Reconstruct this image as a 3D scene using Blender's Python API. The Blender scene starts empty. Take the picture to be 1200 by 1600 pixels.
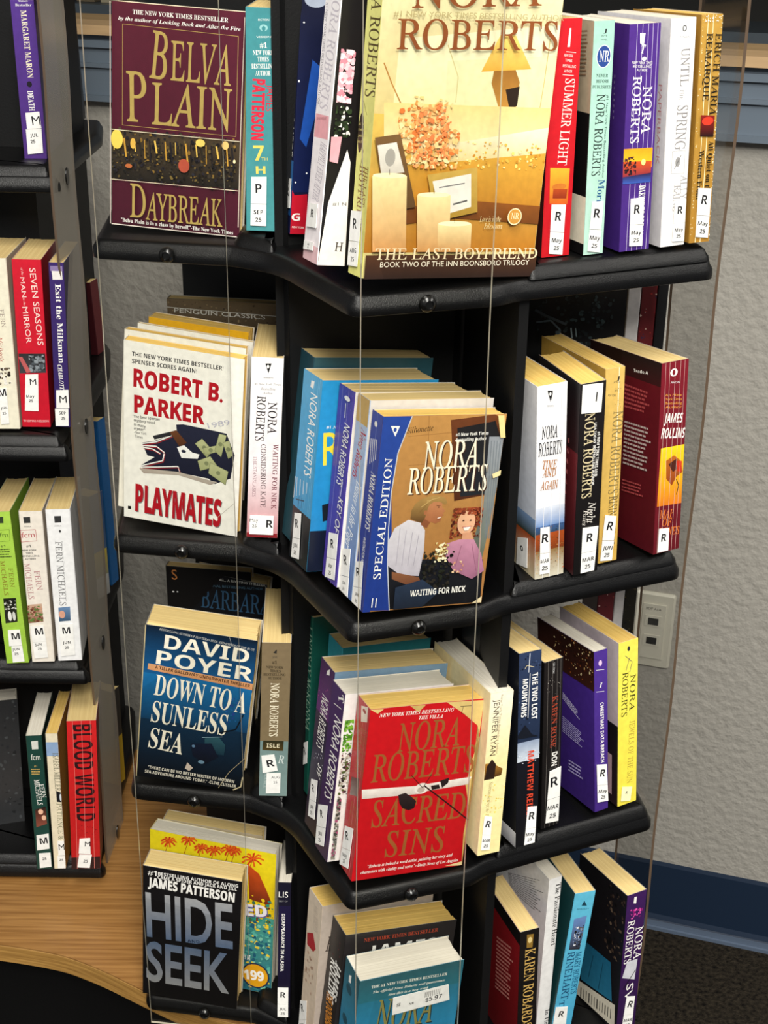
# Library paperback spinner rack, built at real size (metres), z = 0 is the carpet
import bpy, math, random, json
from mathutils import Vector, Matrix
from mathutils.geometry import tessellate_polygon
C = bpy.context.scene.collection
sc = bpy.context.scene
# ------------------------------------------------ camera
cam = bpy.data.cameras.new('camera'); co = bpy.data.objects.new('camera', cam); C.objects.link(co); sc.camera = co
cam.sensor_fit = 'VERTICAL'; cam.sensor_height = 36.0; cam.sensor_width = 27.0; cam.lens = 2200/1600*36.0
cam.clip_start = .05; cam.clip_end = 50
PITCH, ROLL = math.radians(24.2317), math.radians(.898643)
fw = Vector((0, math.cos(PITCH), -math.sin(PITCH))); rt = Vector((1, 0, 0)); up = rt.cross(fw)
r2 = rt*math.cos(ROLL)+up*math.sin(ROLL); u2 = -rt*math.sin(ROLL)+up*math.cos(ROLL)
mw = Matrix.Identity(4)
for i in range(3): mw[i][0] = r2[i]; mw[i][1] = u2[i]; mw[i][2] = -fw[i]
mw[2][3] = 1.55; co.matrix_world = mw
# ------------------------------------------------ world, lights, exposure
w = bpy.data.worlds.new('world'); sc.world = w; w.use_nodes = True
w.node_tree.nodes['Background'].inputs[0].default_value = (.93, .96, 1, 1); w.node_tree.nodes['Background'].inputs[1].default_value = .12
def area(name, loc, size, power, col=(1, .97, .9), target=None, sy=None):
    l = bpy.data.lights.new(name, 'AREA'); l.shape = 'RECTANGLE'; l.size = size; l.size_y = sy or size; l.energy = power; l.color = col
    o = bpy.data.objects.new(name, l); C.objects.link(o); o.location = loc
    d = (Vector(target)-Vector(loc)) if target else Vector((0, 0, -1)); o.rotation_euler = d.to_track_quat('-Z', 'Y').to_euler(); return o
area('ceiling_light', (-.1, .1, 2.68), .55, 22, sy=1.1)
area('ceiling_light', (1.9, .6, 2.68), .6, 20, sy=1.2)
area('ceiling_light', (-1.9, -.6, 2.68), .6, 14, sy=1.2)
area('ceiling_light', (.3, -1.3, 2.68), .6, 80, sy=1.2)
sc.view_settings.view_transform = 'Standard'; sc.view_settings.look = 'None'; sc.view_settings.gamma = 1; sc.view_settings.use_curve_mapping = False
sc.view_settings.exposure = 0.82
# ------------------------------------------------ helpers
def lin(h):
    h = h.lstrip('#')
    if len(h) == 3: h = ''.join(c*2 for c in h)
    o = []
    for i in (0, 2, 4):
        c = int(h[i:i+2], 16)/255; o.append(c/12.92 if c <= .04045 else ((c+.055)/1.055)**2.4)
    return o
def link(name, me, parent=None):
    o = bpy.data.objects.new(name, me); C.objects.link(o)
    if parent: o.parent = parent
    return o
def tag(o, label=None, cat=None, group=None, kind=None):
    for k, v in (('label', label), ('category', cat), ('group', group), ('kind', kind)):
        if v: o[k] = v
    return o
def empty(name, loc=(0, 0, 0)):
    o = bpy.data.objects.new(name, None); C.objects.link(o); o.location = loc; o.empty_display_size = .02; return o
class MB:
    def __init__(s): s.v = []; s.f = []; s.c = []; s.m = []
    def face(s, pts, col=None, mi=0):
        i = len(s.v); s.v += [tuple(p) for p in pts]; s.f.append(tuple(range(i, i+len(pts)))); s.m.append(mi)
        s.c.append(col if isinstance(col, list) and isinstance(col[0], (list, tuple)) else [col or (1, 1, 1)]*len(pts))
    def raw(s, vs, fs, col=None, mi=0):
        i = len(s.v); s.v += [tuple(p) for p in vs]
        for f in fs: s.f.append(tuple(a+i for a in f)); s.c.append([col or (1, 1, 1)]*len(f)); s.m.append(mi)
    def box(s, a, b, col=None, mi=0):
        x0, y0, z0 = a; x1, y1, z1 = b
        s.raw([(x0,y0,z0),(x1,y0,z0),(x1,y1,z0),(x0,y1,z0),(x0,y0,z1),(x1,y0,z1),(x1,y1,z1),(x0,y1,z1)], [(0,3,2,1),(4,5,6,7),(0,1,5,4),(1,2,6,5),(2,3,7,6),(3,0,4,7)], col, mi)
    def prism(s, poly, z0, z1, col=None, mi=0):
        n = len(poly); vs = [(x, y, z0) for x, y in poly]+[(x, y, z1) for x, y in poly]
        s.raw(vs, [tuple(range(n-1, -1, -1)), tuple(range(n, 2*n))]+[(i, (i+1) % n, n+(i+1) % n, n+i) for i in range(n)], col, mi)
    def sweep(s, poly, prof, mi=0, cap=True):
        """outline poly (ccw) swept through profile [(inset, z)], bottom to top"""
        n = len(poly); ns = []
        for i in range(n):
            a, b, c = Vector(poly[i-1]), Vector(poly[i]), Vector(poly[(i+1) % n])
            d1 = (b-a).normalized(); d2 = (c-b).normalized(); n1 = Vector((-d1.y, d1.x)); n2 = Vector((-d2.y, d2.x))
            m = (n1+n2); m = m.normalized() if m.length > 1e-6 else n1; ns.append(m/max(.4, m.dot(n1)))
        rings = [[(poly[i][0]+ns[i].x*t, poly[i][1]+ns[i].y*t, z) for i in range(n)] for t, z in prof]
        vs = [p for r in rings for p in r]; k = len(prof)
        fs = [(r*n+i, r*n+(i+1) % n, (r+1)*n+(i+1) % n, (r+1)*n+i) for r in range(k-1) for i in range(n)]
        if cap: fs += [tuple(range(n-1, -1, -1)), tuple(range((k-1)*n, k*n))]
        s.raw(vs, fs, None, mi)
    def build(s, name, mats, parent=None, smooth=False, color=False):
        me = bpy.data.meshes.new(name); me.from_pydata(s.v, [], s.f)
        for m in (mats if isinstance(mats, list) else [mats]): me.materials.append(m)
        me.polygons.foreach_set('material_index', s.m)
        if color:
            ca = me.color_attributes.new('Col', 'FLOAT_COLOR', 'CORNER'); fl = []
            for c in s.c:
                for k in c: fl += [k[0], k[1], k[2], 1]
            ca.data.foreach_set('color', fl)
        if smooth:
            me.polygons.foreach_set('use_smooth', [True]*len(me.polygons))
            try: me.set_sharp_from_angle(angle=math.radians(50))
            except Exception: pass
        me.update(); return link(name, me, parent)
def fillet(poly, r, k=5):
    """round the corners of a ccw outline; r may be a list"""
    out = []; n = len(poly)
    for i in range(n):
        rr = r[i] if isinstance(r, list) else r
        a, b, c = Vector(poly[i-1]), Vector(poly[i]), Vector(poly[(i+1) % n])
        l = min(rr, (a-b).length*.45, (c-b).length*.45); p = b+(a-b).normalized()*l; q = b+(c-b).normalized()*l
        for j in range(k+1):
            t = j/k; out.append(tuple(p*(1-t)**2+b*2*t*(1-t)+q*t*t))
    return out
# ------------------------------------------------ materials
def mat(name, col, rough=.5, bump=None, spec=.5, var=0, vscale=8, trans=0, metal=0, coat=0, vec=None, col2=None, ior=None):
    m = bpy.data.materials.new(name); m.use_nodes = True; nt = m.node_tree; b = nt.nodes['Principled BSDF']
    c = lin(col) if isinstance(col, str) else col
    b.inputs['Base Color'].default_value = (*c, 1); b.inputs['Roughness'].default_value = rough
    b.inputs['Specular IOR Level'].default_value = spec; b.inputs['Metallic'].default_value = metal
    b.inputs['Coat Weight'].default_value = coat; b.inputs['Coat Roughness'].default_value = .15
    if ior: b.inputs['IOR'].default_value = ior
    if trans: b.inputs['Transmission Weight'].default_value = trans
    tc = nt.nodes.new('ShaderNodeTexCoord'); mp = nt.nodes.new('ShaderNodeMapping'); nt.links.new(tc.outputs['Object'], mp.inputs[0])
    if vec: mp.inputs['Scale'].default_value = vec
    if var:
        nz = nt.nodes.new('ShaderNodeTexNoise'); nz.inputs['Scale'].default_value = vscale; nz.inputs['Detail'].default_value = 6
        nt.links.new(mp.outputs[0], nz.inputs['Vector'])
        mx = nt.nodes.new('ShaderNodeMix'); mx.data_type = 'RGBA'; cr = nt.nodes.new('ShaderNodeMapRange')
        cr.inputs[1].default_value = .3; cr.inputs[2].default_value = .7
        nt.links.new(nz.outputs[0], cr.inputs[0]); nt.links.new(cr.outputs[0], mx.inputs[0])
        d = lin(col2) if col2 else [x*(1-var) for x in c]
        mx.inputs[6].default_value = (*c, 1); mx.inputs[7].default_value = (*d, 1); nt.links.new(mx.outputs[2], b.inputs['Base Color'])
    if bump:
        sc_, st, dist = bump; nb = nt.nodes.new('ShaderNodeTexNoise'); nb.inputs['Scale'].default_value = sc_; nb.inputs['Detail'].default_value = 4
        nt.links.new(mp.outputs[0], nb.inputs['Vector']); bp = nt.nodes.new('ShaderNodeBump'); bp.inputs['Strength'].default_value = st; bp.inputs['Distance'].default_value = dist
        nt.links.new(nb.outputs[0], bp.inputs['Height']); nt.links.new(bp.outputs[0], b.inputs['Normal'])
    return m
M_black = mat('black_textured_plastic', '#060607', .33, bump=(1300, .45, .0007), spec=.36)
M_black2 = mat('matte_black_panel', '#060607', .55, bump=(500, .2, .0005), spec=.35)
M_bolt = mat('black_bolt', '#0a0a0a', .25, spec=.6)
def acrylic(name='clear_acrylic'):
    m = bpy.data.materials.new(name); m.use_nodes = True; nt = m.node_tree; nt.nodes.clear()
    out = nt.nodes.new('ShaderNodeOutputMaterial'); g = nt.nodes.new('ShaderNodeBsdfGlossy'); tr = nt.nodes.new('ShaderNodeBsdfTransparent'); mx = nt.nodes.new('ShaderNodeMixShader'); fr = nt.nodes.new('ShaderNodeFresnel')
    fr.inputs[0].default_value = 1.3; ml = nt.nodes.new('ShaderNodeMath'); ml.operation = 'MULTIPLY'; ml.inputs[1].default_value = .35; g.inputs['Roughness'].default_value = .06; g.inputs['Color'].default_value = (.6, .6, .6, 1); tr.inputs[0].default_value = (.985, .985, .975, 1)
    nt.links.new(fr.outputs[0], ml.inputs[0]); nt.links.new(ml.outputs[0], mx.inputs[0]); nt.links.new(tr.outputs[0], mx.inputs[1]); nt.links.new(g.outputs[0], mx.inputs[2]); nt.links.new(mx.outputs[0], out.inputs[0]); return m
M_acr = acrylic()
M_edge = mat('acrylic_edge', '#cfc8b4', .2, spec=.8)
M_edge2 = mat('acrylic_edge_brown', '#5a4a3c', .25, spec=.6)
# smoky older acrylic of the far rack
M_smoke = mat('smoky_acrylic', '#c4bcae', .25, var=.2, vscale=5, spec=.5)
_n = M_smoke.node_tree; _b = _n.nodes['Principled BSDF']; _b.inputs['Alpha'].default_value = .52
def cover_mat():
    m = bpy.data.materials.new('printed_cover'); m.use_nodes = True; nt = m.node_tree; b = nt.nodes['Principled BSDF']
    a = nt.nodes.new('ShaderNodeAttribute'); a.attribute_name = 'Col'; tc = nt.nodes.new('ShaderNodeTexCoord')
    nz = nt.nodes.new('ShaderNodeTexNoise'); nz.inputs['Scale'].default_value = 160; nz.inputs['Detail'].default_value = 8; nt.links.new(tc.outputs['Object'], nz.inputs['Vector'])
    mr = nt.nodes.new('ShaderNodeMapRange'); mr.inputs[1].default_value = .35; mr.inputs[2].default_value = .65; mr.inputs[3].default_value = .92; mr.inputs[4].default_value = 1.03
    nt.links.new(nz.outputs[0], mr.inputs[0]); mu = nt.nodes.new('ShaderNodeVectorMath'); mu.operation = 'SCALE'
    nt.links.new(a.outputs['Color'], mu.inputs[0]); nt.links.new(mr.outputs[0], mu.inputs['Scale']); nt.links.new(mu.outputs[0], b.inputs['Base Color'])
    b.inputs['Roughness'].default_value = .42; b.inputs['Specular IOR Level'].default_value = .4; b.inputs['Coat Weight'].default_value = .12; b.inputs['Coat Roughness'].default_value = .2
    n2 = nt.nodes.new('ShaderNodeTexNoise'); n2.inputs['Scale'].default_value = 35; bp = nt.nodes.new('ShaderNodeBump'); bp.inputs['Strength'].default_value = .12; bp.inputs['Distance'].default_value = .002
    nt.links.new(tc.outputs['Object'], n2.inputs['Vector']); nt.links.new(n2.outputs[0], bp.inputs['Height']); nt.links.new(bp.outputs[0], b.inputs['Normal']); return m
M_cover = cover_mat()
M_label = cover_mat(); M_label.name = 'paper_label'; M_label.node_tree.nodes['Principled BSDF'].inputs['Coat Weight'].default_value = 0; M_label.node_tree.nodes['Principled BSDF'].inputs['Roughness'].default_value = .6
PT = {'white': ('#e6e0d2', '#cfc7b6'), 'cream': ('#e8d093', '#cfb074'), 'old': ('#ebca76', '#d2a855')}
M_page = {}
for t_, (c1, c2) in PT.items():
    for k_, sx in (('c', (3, 1400, 3)), ('s', (1400, 3, 3))): M_page[t_+k_] = mat('page_block_'+t_, c1, .8, var=.2, col2=c2, vscale=1.3, vec=sx, spec=.2, bump=(1, .4, .0006))
# ------------------------------------------------ lettering (built-in font outlines turned to mesh)
def uni(s, st):
    base = {'b': (0x1D5D4, 0x1D5EE, 0x1D7EC), 'k': (0x1D5D4, 0x1D5EE, 0x1D7EC), 'b2': (0x1D5D4, 0x1D5EE, 0x1D7EC), 'B': (0x1D5D4, 0x1D5EE, 0x1D7EC), 'S': (0x1D400, 0x1D41A, 0x1D7CE), 's': (0x1D434, 0x1D44E, 0), 'i': (0x1D434, 0x1D44E, 0), 'I': (0x1D468, 0x1D482, 0x1D7CE), 'c': (0x1D4D0, 0x1D4EA, 0)}.get(st)
    if not base: return s
    o = ''
    for ch in s:
        if 'A' <= ch <= 'Z': o += chr(base[0]+ord(ch)-65)
        elif 'a' <= ch <= 'z': o += '\u210e' if (ch == 'h' and base[1] == 0x1D44E) else chr(base[1]+ord(ch)-97)
        elif ch.isdigit() and base[2]: o += chr(base[2]+ord(ch)-48)
        else: o += ch
    return o
TXT = {}
def prepare(strings):
    objs = []
    for s, st in strings:
        c = bpy.data.curves.new('t', 'FONT'); c.body = uni(s, st); c.size = 1; c.resolution_u = 3
        c.offset = {'n2': .02, 'b2': .0, 'k': .022, 's': .006}.get(st, 0)
        o = bpy.data.objects.new('t', c); C.objects.link(o); objs.append(((s, st), o, c))
    bpy.context.view_layer.update(); dg = bpy.context.evaluated_depsgraph_get()
    for key, o, c in objs:
        e = o.evaluated_get(dg); me = e.to_mesh(); k = .235 if key[1] == 's' else 0
        vs = [(v.co.x-k*v.co.y, v.co.y) for v in me.vertices]; fs = [tuple(p.vertices) for p in me.polygons]; e.to_mesh_clear()
        if vs:
            x0 = min(v[0] for v in vs); x1 = max(v[0] for v in vs); TXT[key] = ([(x-x0, y) for x, y in vs], fs, max(x1-x0, 1e-4))
    for key, o, c in objs: bpy.data.objects.remove(o); bpy.data.curves.remove(c)
CAP = {'n': .70, 'n2': .74, 'b': .714, 'k': .74, 'b2': .714, 'B': .714}
class Art:
    """paints polygons on one flat face of a book; u, v in millimetres"""
    def __init__(s, mb, place, W, Hh, seed=1, wear=1.0): s.mb = mb; s.pl = place; s.k = 0; s.rs = random.Random(seed); s.W = W; s.H = Hh
    def off(s): s.k += 1; return .00004+.000006*s.k
    def poly(s, P, c1, c2=None):
        o = s.off(); c1 = lin(c1)
        if c2: c2 = lin(c2); v0 = min(p[1] for p in P); v1 = max(p[1] for p in P)
        cols = [[c2[i]+(c1[i]-c2[i])*(p[1]-v0)/max(v1-v0, 1e-6) for i in range(3)] for p in P] if c2 else [c1]*len(P)
        tris = tessellate_polygon([[Vector((p[0], p[1], 0)) for p in P]]) if len(P) > 4 else [tuple(range(len(P)))]
        for t in tris: s.mb.face([s.pl(P[i][0], P[i][1], o) for i in t], [cols[i] for i in t])
    def ell(s, cx, cy, rx, ry, c, n=20): s.poly([(cx+rx*math.cos(a*2*math.pi/n), cy+ry*math.sin(a*2*math.pi/n)) for a in range(n)], c)
    def line(s, pts, w, c):
        o = s.off(); c = lin(c)
        for a, b in zip(pts, pts[1:]):
            dx, dy = b[0]-a[0], b[1]-a[1]; L = math.hypot(dx, dy) or 1; nx, ny = -dy/L*w/2, dx/L*w/2
            s.mb.face([s.pl(a[0]+nx, a[1]+ny, o), s.pl(b[0]+nx, b[1]+ny, o), s.pl(b[0]-nx, b[1]-ny, o), s.pl(a[0]-nx, a[1]-ny, o)], c)
    def noise(s, x0, y0, x1, y1, cols, cnt, sz):
        sz *= .75
        for _ in range(int(cnt*1.8)):
            cx, cy = s.rs.uniform(x0, x1), s.rs.uniform(y0, y1); r = sz*.5*s.rs.uniform(.4, 1); n = 7; el = s.rs.uniform(.5, 1.3)
            P = []
            for a in range(n):
                q = r*s.rs.uniform(.6, 1.1); P.append((min(max(cx+q*math.cos(a*2*math.pi/n), x0, .15), x1, s.W-.15), min(max(cy+q*el*math.sin(a*2*math.pi/n), y0, .15), y1, s.H-.15)))
            s.poly([P[i] for i in range(n)], s.rs.choice(cols))
    def text(s, t, x0, y0, x1, y1, h, c, st):
        if (t, st) not in TXT: return
        vs, fs, wd = TXT[(t, st)]; o = s.off(); L = math.hypot(x1-x0, y1-y0); ax, ay = (x1-x0)/L, (y1-y0)/L; sx = L/wd; sy = h/CAP.get(st, .67); g = c.split('|'); col = lin(g[0]); c2 = lin(g[-1]); ym = max(y for x, y in vs)
        P = [s.pl(min(max(x0+ax*x*sx-ay*y*sy, .1), s.W-.1), min(max(y0+ay*x*sx+ax*y*sy, .1), s.H-.1), o) for x, y in vs]
        if len(g) == 1: s.mb.raw(P, fs, col); return
        i0 = len(s.mb.v); s.mb.v += [tuple(p) for p in P]
        for f in fs: s.mb.f.append(tuple(a+i0 for a in f)); s.mb.m.append(0); s.mb.c.append([[c2[k]+(col[k]-c2[k])*min(max(vs[a][1]/ym, 0), 1) for k in range(3)] for a in f])
    def run(s, cmds):
        for c in cmds:
            k = c[0]
            if k == 'p': s.poly(list(zip(c[1][::2], c[1][1::2])), *c[2:])
            elif k == 'e': s.ell(*c[1:])
            elif k == 'l': s.line(list(zip(c[1][::2], c[1][1::2])), c[2], c[3])
            elif k == 'n': s.noise(*c[1:])
            elif k == 't': s.text(*c[1:])
def book(n, seed):
    x, y, yaw, lean, pitch, z, W, D, Hh = n['pose']; kind = n['kind']
    root = empty('paperback_book'); tag(root, n['label'], 'book', n['group'])
    piv = W if lean > 0 else 0; pv = D if pitch > 0 else 0
    root.matrix_world = (Matrix.Translation((x, y, z)) @ Matrix.Rotation(math.pi/2-yaw, 4, 'Z') @ Matrix.Translation((0, pv, 0)) @ Matrix.Rotation(-pitch, 4, 'X')
        @ Matrix.Translation((0, -pv, 0)) @ Matrix.Translation((piv, 0, 0)) @ Matrix.Rotation(lean, 4, 'Y') @ Matrix.Translation((-piv, 0, 0)))
    th = .0006; c = .0007; mb = MB(); cp, cl = lin(n['cp']), lin(n['cl'])
    if kind == 'c': out = [(W, 0), (c, 0), (0, c), (0, D-c), (c, D), (W, D)]; inn = [(W, th), (th+c*.5, th), (th, th+c*.5), (th, D-th-c*.5), (th+c*.5, D-th), (W, D-th)]; cols = [cp, cl, cl, cl, cp]
    else: out = [(0, D), (0, c), (c, 0), (W-c, 0), (W, c), (W, D)]; inn = [(th, D), (th, th+c*.5), (th+c*.5, th), (W-th-c*.5, th), (W-th, th+c*.5), (W-th, D)]; cols = [cl, cp, cp, cp, cl]
    pw = lin('#d9d2c4')
    for i in range(5):
        a, b = out[i], out[i+1]; d, e = inn[i+1], inn[i]
        mb.face([(*a, 0), (*a, Hh), (*b, Hh), (*b, 0)], cols[i]); mb.face([(*e, 0), (*d, 0), (*d, Hh), (*e, Hh)], pw)
        mb.face([(*a, Hh), (*e, Hh), (*d, Hh), (*b, Hh)], [(cols[i][k]+pw[k])/2 for k in range(3)]); mb.face([(*a, 0), (*b, 0), (*d, 0), (*e, 0)], pw)
    for i in (0, 5): mb.face([(*out[i], 0), (*inn[i], 0), (*inn[i], Hh), (*out[i], Hh)], pw)
    Pf = lambda u, v, o: (u/1000, -o, v/1000)
    Lf = lambda u, v, o: (-o, D-u/1000, v/1000)
    aP = Art(mb, Pf, W*1000, Hh*1000, seed); aL = Art(mb, Lf, D*1000, Hh*1000, seed+7)
    aP.run([q[1:] for q in n['art'] if q[0] == 'P']); aL.run([q[1:] for q in n['art'] if q[0] == 'L'])
    mb.build('cover', M_cover, root, color=True)
    # page block: slightly wavy cut edge
    pb = MB(); rs = random.Random(seed); g = .0008; e = .0005
    x0, x1, y0, y1 = (th+.0002, W-g, th, D-th) if kind == 'c' else (th, W-th, th+.0002, D-g)
    K = 9; lst = []
    for j in range(K+1):
        t = j/K; lst.append((e*rs.uniform(0, .5), g*rs.uniform(-.4, 1.2)+.0012*math.sin(math.pi*t)))
    for j in range(K):
        if kind == 'c':
            a, b = y0+(y1-y0)*j/K, y0+(y1-y0)*(j+1)/K; P = [(x0, a), (x1-lst[j][1], a), (x1-lst[j][1], b), (x0, b)]
        else:
            a, b = x0+(x1-x0)*j/K, x0+(x1-x0)*(j+1)/K; P = [(a, y0), (b, y0), (b, y1-lst[j][1]), (a, y1-lst[j][1])]
        pb.prism(P, .0005, Hh-.0004-lst[j][0])
    pb.build('page_block', M_page[n['page']+kind], root)
    for ff, Q, nm, texts, col in n['st']:
        TL, TR, BR, BL = [(Q[i], Q[i+1]) for i in (0, 2, 4, 6)]; st = MB(); base = .0011
        wW = W*1000 if ff == 'P' else D*1000
        f0 = Pf if ff == 'P' else Lf
        cc = lin(col); q4 = [(min(max(a, -.3), wW+.3), b) for a, b in (TL, TR, BR, BL)]
        fr = [f0(a, b, base+.0002) for a, b in q4]; bk_ = [f0(a, b, base-.0002) for a, b in q4]
        st.face([fr[3], fr[2], fr[1], fr[0]], cc); st.face(bk_, cc)
        for i in range(4): st.face([fr[i], fr[(i+1) % 4], bk_[(i+1) % 4], bk_[i]], cc)
        hgt = math.hypot(TL[0]-BL[0], TL[1]-BL[1]); wid = math.hypot(TR[0]-TL[0], TR[1]-TL[1])
        A = Art(st, lambda u, v, o: f0(u, v, o+base+.0002), wW, Hh*1000)
        bil = lambda a, b: tuple((TL[k]*(1-a)+TR[k]*a)*(1-b)+(BL[k]*(1-a)+BR[k]*a)*b for k in (0, 1))
        for tx, uc, vc, hf, sty in texts:
            key = (tx, sty)
            if key not in TXT: continue
            hh = hgt*hf*.8; wn = TXT[key][2]/CAP.get(sty, .67)*hh; fr_ = min(wn/wid, .9)
            a = bil(uc-fr_/2, vc+hf*.4); b = bil(uc+fr_/2, vc+hf*.4)
            A.text(tx, a[0], a[1], b[0], b[1], min(hh, hh*fr_*wid/wn*1.3), '#16161a', sty)
        st.build(nm, M_label, root, color=True)
    return root
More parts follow.
